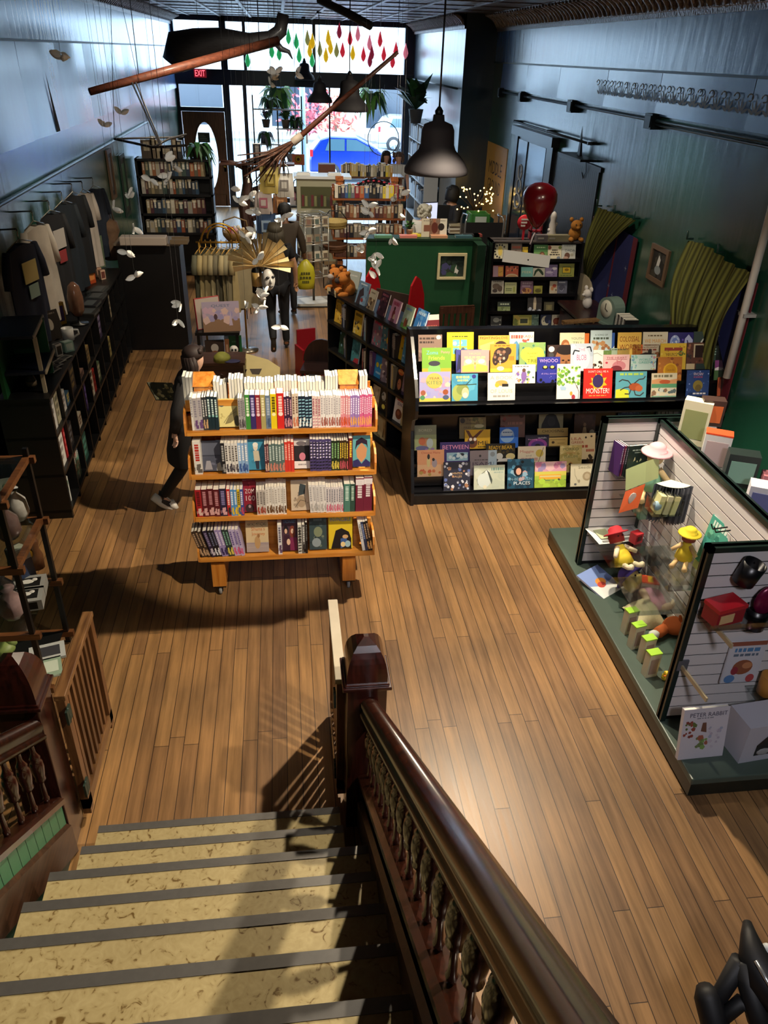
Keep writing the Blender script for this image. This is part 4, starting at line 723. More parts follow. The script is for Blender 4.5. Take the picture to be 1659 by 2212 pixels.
shelf_runs(1018, 1.142, 5.272, [
 (142, 200, 1, .27, 'e0dcd6', 't:b83028 i:6a6460', 'thick white spine with red brush lettering'),
 (205, 350, 'F', 953, 1018, '4c5060', 'r 0 .55 1 1 5a5e6e;s 8 .05 .05 .95 .5 .14 7a7e90 6a6c80;p 9a98a0 .1 .05 .2 .35 .4 .35 .5 .05;p a8a498 .7 0 .75 .25 .9 .3 1 0;l 2c2e38 .02 0 .52 1 .52', 'dark grey manga cover facing out with pale ghosts'),
 (345, 376, 1, .25, '202024', 't:a8a8a8 i:8a8a8a', 'black spine beside white ones'), (376, 472, 4, .25, 'dfdcd8', 't:5a5450 i:4a4650', 'white spines with dark scribbles'), (472, 546, 3, .25, '8fb0d8', 't:f0f0f0 i:3a5a9a', 'sky blue spines'),
 (535, 668, 'F', 950, 1012, '3f87a4', 's 8 .0 .0 1 1 .16 4a94b0 387c98;e .5 .76 .13 .12 d8c8b4;p c0b49c .36 .64 .68 .64 .74 .3 .4 .28;p 2c3444 .44 .3 .68 .3 .66 .02 .5 .02;e .5 .84 .15 .08 e0dcd0', 'blue manga cover facing out with a pale haired figure'),
 (668, 700, 2, .235, '5a3038', 't:c8a8a8 i:d8b098', 'dark red-brown narrow spines'), (700, 816, 5, .235, '5a706c', 't:c0ccc8 i:c88070', 'grey teal spines'), (816, 886, 3, .25, 'cf3a30', 't:f0b0a0', 'bright red spines'),
 (886, 1003, 'F', 950, 1010, 'c8c4c0', 'r 0 .26 1 .8 2a282c;e .52 .42 .2 .14 c87a8c;e .45 .88 .3 .08 6a6468;r 0 .0 1 .26 ddd8d4;b .5 .14 .5 .05 8a8688', 'white manga cover facing out with a black middle band'),
 (1003, 1160, 7, .265, '4a4070', 't:d0c8e0 s:1c1a24', 'purple and white patterned spines'), (1160, 1222, 3, .25, '22301f', 't:8ab878 i:c8b44c', 'black spines with green marks'), (1222, 1286, 4, .25, '3a2a1c', 't:e0c040 i:b8505c', 'black and yellow spines'), (1288, 1318, 1, .27, '6a1c24', 't:e8c840', 'dark red spine with yellow letters'),
 (1320, 1450, 'F', 942, 1010, '5fa0a4', 'p c08a60 .2 .55 .24 .32 .5 .14 .76 .32 .82 .6 .5 .8;p 2a1c30 .14 .55 .2 .85 .5 .96 .82 .86 .86 .6 .78 .72 .5 .78 .26 .7;p 2e2a5c 0 .0 .02 .2 .3 .26 .5 .1 .74 .26 1 .14 1 0', 'teal manga cover facing out with a plain dark haired head')], S3)
shelf_runs(1105, .776, 5.262, [
 (155, 200, 1, .24, 'a42028', 't:5a1018 i:e0c0b8', 'bright red spine leftmost'), (200, 334, 3, .24, '5a1a24', 't:c08890 i:d8a8a8', 'dark red spines with pink marks'), (334, 384, 1, .24, '2a2440', 't:8880b0 i:d8a8b0', 'navy spine with pink mark'), (386, 414, 1, .235, 'c03030', 't:f0d0c8 i:303030', 'red spine beside the blue pair'), (414, 464, 2, .23, '5a96d0', 't:e8f0f8 i:e0c040', 'light blue spines'), (464, 486, 1, .23, 'e0c030', 't:5a4a20 i:3a5aa0', 'narrow yellow spine'), (486, 510, 1, .23, '40509c', 't:e0e0f0 i:c84a60', 'narrow blue spine'),
 (510, 606, 'F', 1037, 1106, '8a2434', 's 8 .0 .6 1 1 .16 5a1420 a83848;t .5 .66 .7 .14 d8c8c4 ZOM;t .55 .44 .7 .16 d8c8c4 100;e .45 .12 .34 .14 3c2c30;e .46 .18 .1 .05 a89098', 'dark red manga cover facing out titled ZOM 100'),
 (606, 676, 3, .22, 'c9c1ba', 't:6a6460 i:a04a3a', 'cream spines with grey titles'), (676, 828, 7, .245, 'e4dfd8', 't:b0a8a0 i:6a4a30', 'white spines with brown feet'),
 (862, 1000, 'F', 1038, 1096, 'c2b29c', 's 14 .15 .1 .9 .8 .1 8a7a6c 9c8c78;p 3a4448 .5 .9 .8 .85 .75 .55 .4 .5 .45 .75;e .55 .3 .25 .2 a08c74;l 4a4038 .03 .2 .1 .5 .35 .8 .3', 'beige manga cover facing out with a dark winged figure'),
 (1004, 1132, 5, .245, 'dcd8d4', 't:a8a4a4 i:b0aca8', 'plain white spines leaning together', -.05), (1122, 1250, 7, .225, 'd6cfd0', 't:707078 i:c86a80', 'white spines with pink feet'), (1254, 1300, 1, .25, '4a7a6c', 't:c0d8cc', 'pale green-lettered teal spine'), (1300, 1336, 1, .25, '2c4a40', 't:b0c8b8', 'dark green spine'), (1340, 1462, 2, .3, '6c1f36', 'b:e0d8d8 t:d8d0d0', 'thick maroon box spines with white panels')], S2)
shelf_runs(1195, .407, 5.25, [
 (190, 262, 3, .25, '3a2c24', 't:a89078 i:c0a080', 'brown comic spines leaning left', -.26), (268, 300, 1, .25, '2c2440', 't:8a80a8 i:c8c0d0', 'dark purple leaning spine', -.24), (300, 345, 2, .25, '1c1c24', 't:6a7090 i:e0e0e8', 'black leaning spines', -.22), (345, 396, 2, .25, '9a8cc0', 't:e0d8f0 i:3a3060', 'lavender leaning spines', -.2), (396, 440, 2, .25, '2c3c3c', 't:80b0a0 i:e0d060', 'dark teal leaning spines', -.18), (440, 515, 3, .25, 'c0b4d8', 't:6a5a98 i:d86090', 'pale violet leaning spines', -.16),
 (530, 696, 'F', 1122, 1190, 'cdb892', 't .5 .86 .84 .1 2c2a28 HAYAO MIYAZAKI;t .55 .72 .6 .12 c4703c Shuna\'s;t .55 .55 .6 .12 c4703c Journey;r 0 .0 1 .3 a89a98;l 8a7a8c .02 0 .28 1 .24;l b8a8a0 .02 0 .14 1 .18;e .5 .3 .13 .2 b89468;e .56 .5 .06 .06 9a7048', 'sandy coloured graphic novel facing out with Journey in orange script'),
 (766, 796, 1, .28, 'e0dee0', 't:6a6a80 i:6a5070', 'tall white spine left of the couple cover'),
 (797, 912, 'F', 1121, 1185, '4a3444', 't .5 .92 .8 .1 5a88b0 ORDINARY;e .25 .66 .16 .14 1c1a20;e .25 .62 .09 .08 d0a890;e .66 .6 .18 .2 7a3c30;e .66 .62 .09 .08 dcb8a0;p 3a2030 .05 .0 .1 .5 .45 .5 .5 0;p 7a2c50 .5 0 .5 .42 .95 .42 .95 0;e .4 .28 .12 .1 dcb8a0', 'manga cover facing out titled ORDINARY with two uniformed figures'),
 (914, 944, 1, .27, 'c8c8c0', 't:4a4a48 s:2a2a2a', 'pale patterned spine'), (946, 968, 1, .27, '6a6a68', 't:d0d0cc i:1c1c1c', 'grey spine'), (970, 986, 1, .29, '18181a', 't:707070', 'thin black spine'),
 (1000, 1128, 'F', 1117, 1184, '36484c', 's 16 .05 .05 .95 .9 .12 4a5c60 2a383c 6a7868;e .5 .55 .25 .16 7a8468;e .4 .22 .26 .14 8a989c;b .5 .92 .5 .07 6a8088', 'dark teal manga cover facing out near the right end'),
 (1142, 1318, 'F', 1113, 1190, 'd8bc2c', 't .5 .88 .86 .11 3a70b8 INVINCIBLE;p 1c1a1c .1 0 .3 .55 .55 .62 .85 .5 .95 .3 .95 0;p 3a5a94 .5 .3 .75 .35 .8 .1 .5 .0;e .7 .36 .12 .06 c8a070;e .8 .14 .12 .1 9ab8c0;e .6 .13 .1 .08 e0c890', 'yellow comic cover facing out titled INVINCIBLE'),
 (1392, 1414, 1, .28, 'd8d8d8', 't:8a8a8a', 'leaning white spine', -.16), (1414, 1434, 1, .28, '2c3858', 't:8090b8', 'leaning dark blue spine', -.17), (1434, 1472, 2, .28, '1c1a1c', 't:b09070 i:d0a060', 'leaning black spines', -.18)], S1)
# paperbacks in the top tray, page edges to the front
i = 0
for a, c_, hh in ((-.70, -.63, .25), (-.485, -.44, .21), (-.44, -.39, .19), (-.375, -.27, .23), (-.265, -.05, .2), (-.045, .12, .21), (.125, .32, .2), (.325, .42, .24), (.58, .64, .24)):
    n = max(1, round((c_-a)/.021)); w = (c_-a)/n
    for k in range(n):
        i += 1; xc = -.06+a+w*(k+.5)
        t = thing('paperback', '', 'book', (xc+.06*0+.06-.0, 0, 0)); t.location = (xc+.06-.06, 5.24+.16, 1.616); hk = hh*(1+.02*math.sin(i*1.9))
        t['label'] = '%s paperback from the left in the cart\'s top tray with white page edges showing' % (ORD[i-1] if i <= 20 else 'twenty-' + ORD[i-21] if i < 40 else 'forty-' + ORD[i-41] if i > 40 else 'fortieth'); t['group'] = 'paperbacks in the top tray of the front cart'
        if i in (20, 30, 40): t['label'] = t['label'].replace('twenty-tenth', 'thirtieth')
        for o_, (nm, b_, m_) in enumerate((('cover', MB().box(-w/2, -w/2+.0015, 0, .12, 0, hk).box(w/2-.002, w/2-.0005, 0, .12, 0, hk).box(-w/2, w/2-.0005, .118, .12, 0, hk), mat(('8a8c90', '6a7484', 'b0a89c', '5a5a60')[i % 4], .5)), ('page_block', MB().box(-w/2+.0015, w/2-.002, .002, .118, 0, hk-.002), mat(('e8e4d8', 'e0dccc', 'ece9e0')[i % 3], .7)))): b_.build(nm, m_, t)
# ------------------------------------------------------------------ graphic novels on the angled cube shelf
NA = (MA.to_3x3() @ Vector((0, -1, 0)))
def acov(zx, zy, z, w, h, col, spec, label, dyaw=0., inset=.05, tilt=.14, name='graphic_novel', th=.018):
    q = onplane(640+zx/4.81, 560+zy/4.81, AF - NA*inset, NA); l = MA.inverted() @ q
    M = MA @ Matrix.Translation((l.x, inset, z)) @ Matrix.Rotation(dyaw, 4, 'Z') @ Matrix.Rotation(-tilt, 4, 'X')
    t = thing(name, label, 'book', M=M, group='graphic novels on the angled cube shelf'); book_parts(t, w, h, th, col, spec); return t
def aspines(zx0, zy0, zx1, zy1, z, h, cols, desc, where):
    a = (MA.inverted() @ onplane(640+zx0/4.81, 560+zy0/4.81, AF-NA*.03, NA)).x; c = (MA.inverted() @ onplane(640+zx1/4.81, 560+zy1/4.81, AF-NA*.03, NA)).x; n = len(cols); w = (c-a)/n
    for i, cc in enumerate(cols):
        spine_book(MA @ Matrix.Translation((a+w*(i+.5), .03, z)), max(.012, w-.002), h*(1+.03*math.sin(i*2)), .15, cc, 't:b0a8a0', '%s %s spine %s' % (ORD[i], desc, where), 'spines on the angled cube shelf', seed=i)
Z4, Z3, Z2, Z1, Z0 = 1.42, 3*AH+.031, 2*AH+.031, AH+.031, .031
TOPT = .3
acov(560, 395, Z4, .2, .27, '9aa4a0', 'r 0 0 1 .3 7a8478;b .5 .8 .6 .06 c8ccc8', 'grey book standing behind the orange plush toys on the angled shelf', .35, .22, TOPT)
acov(650, 430, Z4, .2, .28, '6f8ca8', 's 12 0 0 1 1 .16 8aa4bc 5a748c;p 3a3038 .1 .0 .2 .6 .5 .8 .7 .5 .45 .4 .5 0;e .6 .3 .12 .08 8a3a3a;b .5 .9 .6 .05 d0d8e0', 'grey-blue cover with a dark creature on top of the angled shelf', .1, .06, TOPT)
acov(750, 490, Z4, .15, .25, '8a7860', 'r 0 .62 1 1 b8b09c;s 12 .05 .05 .95 .6 .14 5a4432 c8b494 3a2c24;b .5 .86 .6 .06 6a6050', 'brown photographic cover with a pale top on top of the angled shelf', 0, .06, TOPT)
acov(865, 540, Z4, .17, .28, '3c2434', 's 16 .1 .1 .9 .8 .14 6a3448 8a5a5c 2a1a24;b .5 .9 .7 .08 9a5a6c', 'dark plum cover with small figures on top of the angled shelf', 0, .06, TOPT)
acov(985, 598, Z4, .17, .26, 'd89ab8', 'b .5 .86 .7 .14 c04a70;e .45 .42 .16 .2 8a3c44;e .6 .3 .14 .16 d8b8a8;e .45 .66 .1 .08 5a2c34;p 7a4a5c .25 0 .7 0 .7 .25 .3 .25', 'pink cover with a red girl on top of the angled shelf', 0, .06, TOPT)
acov(1115, 645, Z4, .17, .27, '9fb49c', 's 10 0 .4 1 1 .18 b4c4b8 8aa48c;r 0 0 1 .3 5a8a4c;e .4 .34 .12 .18 8a4a34;e .58 .34 .1 .16 5a3a2c;b .5 .86 .6 .1 6a8ab0', 'pale green cover with two brown figures on top of the angled shelf', 0, .06, TOPT)
acov(1240, 703, Z4, .19, .29, '3f7cc0', 's 20 0 0 1 1 .16 5a98d0 7ab4e0 2c60a0;p cfe0f0 .3 .1 .4 .6 .5 .3 .6 .65 .7 .1;b .5 .86 .7 .1 bcd8f0', 'bright blue cover at the near end on top of the angled shelf', 0, .06, TOPT)
acov(1420, 640, Z4, .17, .24, '6a1e26', 'r 0 .78 1 1 d8d4c8;b .5 .5 .7 .12 a85a4c;r .1 .08 .9 .2 c8b8a8', 'maroon book with a white top facing the camera at the shelf end', -ATH+.15, .2, .3)
acov(430, 757, Z3, .16, .27, 'd2a83c', 's 16 .05 .05 .95 .9 .14 e0c468 a07828 8a5a3c;b .5 .9 .7 .08 7a5a20', 'golden cover in the far top cell of the angled shelf', .1)
aspines(470, 770, 530, 800, Z3, .26, ['2a2c40', '7c8498', '22242c', '8a6a3c'], 'dark', 'right of the golden cover, angled shelf')
acov(625, 838, Z3, .18, .26, 'd8b440', 's 14 .1 .05 .9 .6 .14 3a3424 8a7a5c e4d49c;b .5 .85 .7 .12 4a3c1c', 'yellow cover with dark scribbled figures in the second top cell', .05)
acov(680, 858, Z3, .13, .22, '5a3a54', 's 10 .05 .05 .95 .95 .18 8a5a74 3a2c44 c0b0c0', 'plum cover leaning beside the yellow cover', .25, .08)
aspines(700, 880, 750, 900, Z3, .25, ['6a8aa0', 'b8b4b0', '3a4a5c'], 'blue-grey', 'beside the plum cover, angled shelf')
acov(820, 925, Z3, .19, .28, '8a6a74', 's 24 0 0 1 1 .14 c06a7c 5a8a94 d0b4a8 6a4a6c;b .5 .9 .7 .1 c8405c', 'crowded pink and teal comic cover in the third top cell', .05)
acov(915, 965, Z3, .16, .26, '4a7078', 's 16 0 0 1 1 .15 5a9098 d88a3c 3a4a5c d0a070;e .7 .45 .14 .12 e0c040', 'teal comic cover with orange heads in the third top cell', .15, .07)
aspines(945, 985, 975, 1000, Z3, .26, ['c0606c'], 'pink', 'leaning in the third top cell, angled shelf')
aspines(990, 1020, 1025, 1040, Z3, .26, ['4a4444', '8a8070', '2a2628'], 'brown-black', 'left of the near yellow cover, angled shelf')
acov(1065, 1050, Z3, .16, .28, 'e0b820', 's 8 0 .3 1 .9 .16 f0d468 6a5424 c06a8a', 'yellow cover in the near top cell of the angled shelf', .05, .07)
acov(1135, 1085, Z3, .17, .27, '5a9cc8', 's 10 0 0 1 1 .18 8abce0 4a84b0 c8e0ec;p 2c4460 .4 .25 .45 .6 .5 .6 .5 .25;p 2c4460 .6 .3 .64 .62 .7 .6 .7 .3', 'sky blue cover with two dark figures in the near top cell', .05)
acov(465, 1092, Z2, .13, .26, '2c4a3c', 's 10 0 0 1 1 .18 3c6a54 1c2c28 7a9ab0', 'dark green cover in the far second row of the angled shelf', .1)
aspines(490, 1110, 530, 1135, Z2, .25, ['1c1e2c', '5a6a8c', 'c8c8c8', '24242c'], 'navy', 'in the far second row, angled shelf')
acov(600, 1130, Z2, .17, .26, '4a8a94', 's 10 0 .3 1 1 .18 6aa8b0 3a747c;l 1c2c34 .04 .2 .3 .5 .6 .8 .5;p b83c44 .3 0 1 0 1 .25 .5 .2', 'teal cover with a black curve in the second row', .05)
aspines(680, 1160, 740, 1190, Z2, .24, ['8a3040', '2a2c34', 'd0ccc0', '3a4a40', '24222a'], 'mixed', 'beside the teal cover, angled shelf')
aspines(755, 1270, 785, 1285, Z2, .27, ['7a5a84', '5a3a64'], 'purple', 'left of the blue cover with circles')
acov(845, 1300, Z2, .19, .29, '2f86c4', 'e .28 .5 .15 .1 e8dc3c;e .68 .5 .15 .1 e8dc3c;e .85 .82 .13 .1 e8dc3c;b .5 .2 .6 .08 a8d0e8', 'blue cover with yellow circles in the second row of the angled shelf', .05)
acov(910, 1352, Z2, .14, .27, '7a6a74', 's 14 0 0 1 1 .16 a0929c 4a3c48 c8b8b0;e .5 .8 .15 .08 d0c8c4', 'mauve cover with a row of figures beside the blue circled cover', .3, .05)
aspines(960, 1400, 1005, 1420, Z2, .27, ['d0c484', 'b8ac9c', 'd8c060', '6a6450'], 'cream', 'in the near second row, angled shelf')
acov(1055, 1435, Z2, .17, .28, '2a201c', 'e .5 .78 .3 .12 c86a3c;e .5 .3 .2 .22 b87858;b .5 .8 .6 .08 e0b060;s 6 .1 .1 .9 .5 .1 4a342c', 'black cover with orange lettering in the near second row', .05)
acov(1130, 1475, Z2, .16, .27, '8a7484', 's 12 0 0 1 1 .16 a898a4 6a5468;p 2c2430 .4 .2 .5 .55 .65 .2;r 0 0 1 .14 4a3c5c', 'mauve cover with a dark figure in the near second row', .1)
acov(815, 1500, Z1, .15, .24, 'b8a888', 's 6 0 0 1 1 .2 d0c4a8 948464', 'beige cover in the third row of the angled shelf', .1)
acov(885, 1680, Z1, .17, .28, '1e1e1e', 'e .5 .62 .26 .18 b8bcb8;e .4 .68 .08 .05 2a2a2a;e .6 .2 .2 .1 d8cc5c;s 8 .1 .3 .9 .95 .1 6a7468 8a8c88', 'black cover with a grey face shape and yellow disc in the third row', .05)
acov(1045, 1775, Z1, .2, .29, 'e0ddd8', 'b .5 .88 .6 .12 c0404c;t .52 .72 .5 .13 4a3c8c BEAK;e .5 .32 .3 .2 6a3424;e .46 .36 .14 .09 9a5a44', 'white cover with purple title and a brown round bird in the third row', .05)
acov(1125, 1835, Z1, .14, .22, 'a89a74', 's 8 0 0 1 1 .2 c0b48c 84744c', 'tan cover leaning beside the white cover in the third row', .35, .06)
acov(830, 1990, Z0, .15, .27, 'b8b088', 'p 5a6a44 .2 .2 .3 .7 .45 .2;e .5 .3 .1 .2 4a4434;s 6 0 0 1 .2 .15 8a8460', 'olive cream cover with green figures in the bottom row of the angled shelf', .05)
acov(895, 2020, Z0, .14, .25, 'c4b890', 'p 6a5a3c .3 .1 .4 .6 .55 .1;e .6 .7 .12 .1 8a7a4c', 'second cream cover in the bottom row of the angled shelf', .1, .06)
# ------------------------------------------------------------------ board books
def bb(row, zx0, zy0, zx1, zy1, col, spec, label):
    k = 240/1659; cover((1040+zx0*k, 500+zy0*k, 1040+zx1*k, 500+zy1*k), (0, BY-.045, BZ[row]), 0, BZ[row], .28, .016, col, spec, label, 'board books on the tall black shelf', name='board_book')
bb(0, 165, 165, 390, 400, 'c9c3a4', 'e .45 .85 .06 .06 24221e;e .62 .84 .06 .06 24221e;e .28 .8 .06 .06 24221e;e .18 .62 .05 .06 24221e;e .16 .45 .06 .06 24221e;e .2 .28 .06 .06 24221e;e .3 .16 .06 .06 24221e;e .46 .1 .06 .06 24221e;e .76 .74 .06 .06 24221e;e .5 .5 .14 .3 d4bc5c', 'cream board book with a ring of black dots on the top row')
bb(0, 440, 160, 600, 395, '7a6a60', 'b .5 .7 .8 .14 a8503c;s 6 0 0 1 .5 .2 8a8478 5a4c44', 'grey and red board book on the top row behind the white tag')
bb(0, 610, 230, 690, 400, 'd0b03a', 's 5 0 0 1 1 .2 e0c868 a08420', 'yellow board book on the top row behind the white tag')
bb(0, 780, 195, 985, 405, '6f9a5c', 'r 0 .5 1 1 4a7a48;b .5 .8 .6 .08 b0c89c;e .6 .3 .2 .22 6a4a34;e .62 .28 .12 .14 b08060', 'green board book with a child on the top row')
bb(0, 990, 210, 1190, 410, 'd8d0b4', 'b .5 .66 .4 .1 3a3430;b .5 .5 .55 .09 3a3430;b .5 .34 .75 .09 3a3430;e .1 .85 .14 .14 8a4a3c;e .88 .86 .12 .12 7a8a4c;e .8 .1 .14 .12 7a8494', 'cream board book with four lines of black lettering on the top row')
bb(0, 1195, 195, 1400, 412, 'c4c8c2', 't .6 .6 .7 .16 3c4a5c DADA;b .5 .9 .7 .05 8a9090;e .4 .24 .2 .22 6a4a3c;e .75 .3 .12 .1 a8a494;e .3 .1 .18 .1 b89888', 'pale board book titled DADA on the top row')
bb(1, 170, 508, 330, 668, '9a3430', 'r .02 .05 .48 .95 b08a9c;r .5 .1 .95 .9 d8a03c;l 5a3a1c .03 .6 .4 .85 .5', 'red and mauve board book at the left of the second row')
bb(1, 358, 515, 550, 672, 'c0583c', 'e .5 .0 .5 .32 d8c09c;e .5 .0 .4 .24 c89a6c;s 9 .1 .55 .9 .95 .1 e08a5c 5a2420;e .5 .6 .07 .1 4a2020', 'orange-red board book with a pale arc on the second row')
bb(1, 590, 530, 765, 674, '7fc0bc', 't .5 .5 .8 .22 e4e0b4 PEEK', 'turquoise board book with cream script on the second row')
bb(1, 768, 545, 945, 674, 'c6c4b4', 'p 1f3a24 .05 .15 .15 .15 .3 .55 .45 .7 .6 .5 .8 .2 .9 .3 .85 .55 .65 .85 .4 .95 .15 .7', 'white board book with an arched dark green caterpillar')
bb(1, 950, 495, 1130, 680, '8a7aa4', 'e .35 .4 .3 .1 b8acc8;e .75 .7 .2 .12 d0c8d4;s 6 .1 .1 .9 .9 .12 9a8ab4 6a5c88', 'lilac board book on the second row right of the caterpillar book')
bb(1, 1155, 480, 1380, 680, '96984c', 'r .2 .28 .78 .78 4a5a34;r .24 .33 .74 .73 d0b02c;e .5 .55 .14 .1 8a6a20;b .5 .14 .8 .05 5a6a34', 'olive green board book with a framed yellow square')
bb(2, 145, 708, 330, 925, 'b4ac9c', 'b .5 .82 .7 .07 6a6054;e .3 .52 .2 .16 4a382c;e .4 .5 .3 .2 6a5444;e .7 .36 .2 .2 5a4434;e .3 .22 .2 .12 3c2e26;p e0d8c4 .85 0 1 0 1 1 .95 1', 'grey board book with brown animals at the left of the third row')
bb(2, 345, 760, 522, 924, 'c4c890', 'b .35 .45 .5 .1 5a6a3c;b .35 .3 .5 .08 5a6a3c;e .8 .4 .1 .26 a8b05c;b .5 .82 .7 .05 a0a478', 'pale green square board book on the third row')
bb(2, 580, 735, 768, 924, '7c5a74', 'b .5 .8 .7 .14 b098a8;b .45 .6 .6 .14 b098a8;e .5 .25 .4 .22 c08a4c;e .3 .3 .15 .15 6a3c34;s 6 .1 .05 .9 .4 .12 d0a878 8a4a3c', 'plum board book with a tan animal on the third row')
bb(2, 780, 810, 908, 924, '9a9640', 'e .5 .4 .36 .24 5a5420;e .7 .55 .12 .12 6a6424;b .4 .84 .5 .08 d0c868', 'small olive board book on the third row')
bb(2, 1015, 738, 1130, 926, 'c8bca4', 'e .6 .62 .26 .14 b0503c;e .35 .42 .18 .16 c0885c;e .82 .3 .08 .06 2c2624;l 8a6a54 .03 .8 .3 .7 .05', 'cream board book with red and orange balloons on the third row')
bb(2, 1125, 730, 1275, 926, '66687c', 'r .15 .8 .8 .9 c0c0cc;e .5 .45 .3 .2 4a4a5c;l b8bcd0 .03 .3 .25 .5 .2 .7 .4', 'slate board book overlapping the balloon book')
bb(3, 240, 1050, 428, 1186, '8fa068', 'r 0 .5 1 1 2e3c34;b .55 .75 .7 .16 c4d0b4;e .45 .25 .12 .12 2c3024;s 6 .1 0 .95 .4 .16 a8b884 748454', 'small green board book alone at the left of the fourth row')
bb(3, 685, 965, 895, 1188, '3c3838', 'p d8c8ac .42 .1 .6 .1 .62 .6 .56 1 .44 1 .4 .5;s 6 .1 .0 .9 .25 .15 8a94a8 c8ccd4', 'dark board book with a glossy pale streak on the fourth row')
bb(3, 930, 1050, 1080, 1188, '4a4634', 'r .2 .1 .8 .7 7a7450;b .5 .85 .6 .08 6a6850;e .5 .4 .16 .2 8a8258', 'dim olive board book on the fourth row')
bb(3, 1165, 1025, 1330, 1188, '14151c', 'e .5 .55 .26 .3 d8cfb0;e .62 .62 .2 .22 14151c;b .5 .12 .9 .06 3a4050', 'black board book with a cream crescent moon on the fourth row')
bb(4, 135, 1265, 300, 1432, '2b2c2c', 'e .5 .68 .28 .2 8a8c84;p 8a8c84 .7 .68 .95 .8 .95 .56;b .4 .25 .7 .08 7a7c78;e .85 .3 .08 .06 b0b0a8', 'charcoal board book with a pale grey fish on the fifth row')
bb(4, 470, 1245, 745, 1436, '9a9a48', 'r .3 .25 .85 .8 c4bc6c;r .38 .36 .78 .7 3a4434;s 10 .0 .0 .25 1 .14 6a7434 c0a84c', 'wide olive board book with a framed dark picture')
bb(4, 745, 1240, 850, 1436, '5a7468', 's 8 0 0 1 1 .2 3c5450 7a9484;b .6 .75 .5 .06 a8b8a8', 'grey green board book beside the wide olive one')
bb(4, 875, 1240, 1035, 1438, '1f2744', 'e .45 .5 .36 .4 c9c5ac;e .66 .62 .28 .3 1f2744;e .85 .45 .12 .12 3a4470;e .3 .5 .05 .05 2a2c3c', 'navy board book with a big cream moon')
bb(4, 1045, 1240, 1190, 1436, 'c2bba6', 'e .48 .5 .36 .26 6a3424;e .7 .6 .18 .18 7a3c2a;r .2 .18 .3 .4 5a2c20;r .6 .18 .7 .4 5a2c20;b .5 .88 .6 .04 8a8474', 'cream board book with a brown bear')
bb(4, 1190, 1295, 1345, 1436, 'b2b0a4', 's 8 .0 .1 .5 .9 .14 6a6c6c d8d8d0;e .55 .4 .07 .2 3c3c40;e .78 .35 .06 .14 5a5a5c', 'small pale board book with grey figures at the right of the fifth row')
bb(5, 120, 1470, 300, 1625, 'b4b0aa', 't .5 .5 .8 .3 5a3440 MAMA;b .5 .85 .7 .08 8a8684', 'pale board book titled MAMA at the left of the lowest row')
bb(5, 780, 1520, 870, 1625, '3a2428', 'b .5 .7 .7 .1 7a5a60', 'dark plum board book on the lowest row')
# books lying on the partition ledge
for a, c_, col, lab in ((797, 858, '5a8a6c', 'sage green'), (858, 905, 'c87a70', 'salmon pink'), (888, 921, 'd4c030', 'yellow'), (930, 966, 'c09070', 'tan'), (983, 1020, '3a5a64', 'teal grey'), (1002, 1038, '2a2a2c', 'black'), (1026, 1044, '7a3a34', 'brick red')):
    p = at(a, 516, y=11.0); q = at(c_, 516, y=11.0)
    t = thing('book', '%s book lying along the top of the green partition' % lab, 'book', ((p.x+q.x)/2, 11.02+(.0 if a != 888 and a != 1002 and a != 1026 else .1), 1.726), group='books along the top of the green partition'); w = min(.24, q.x-p.x)
    MB().box(-w/2, w/2, -.05, .05, 0, .003).box(-w/2, w/2, -.05, .05, .03, .033).box(-w/2, w/2, -.053, -.05, 0, .033).build('cover', mat(col, .4), t); MB().box(-w/2+.003, w/2-.003, -.05, .047, .003, .03).build('page_block', PAGE, t)
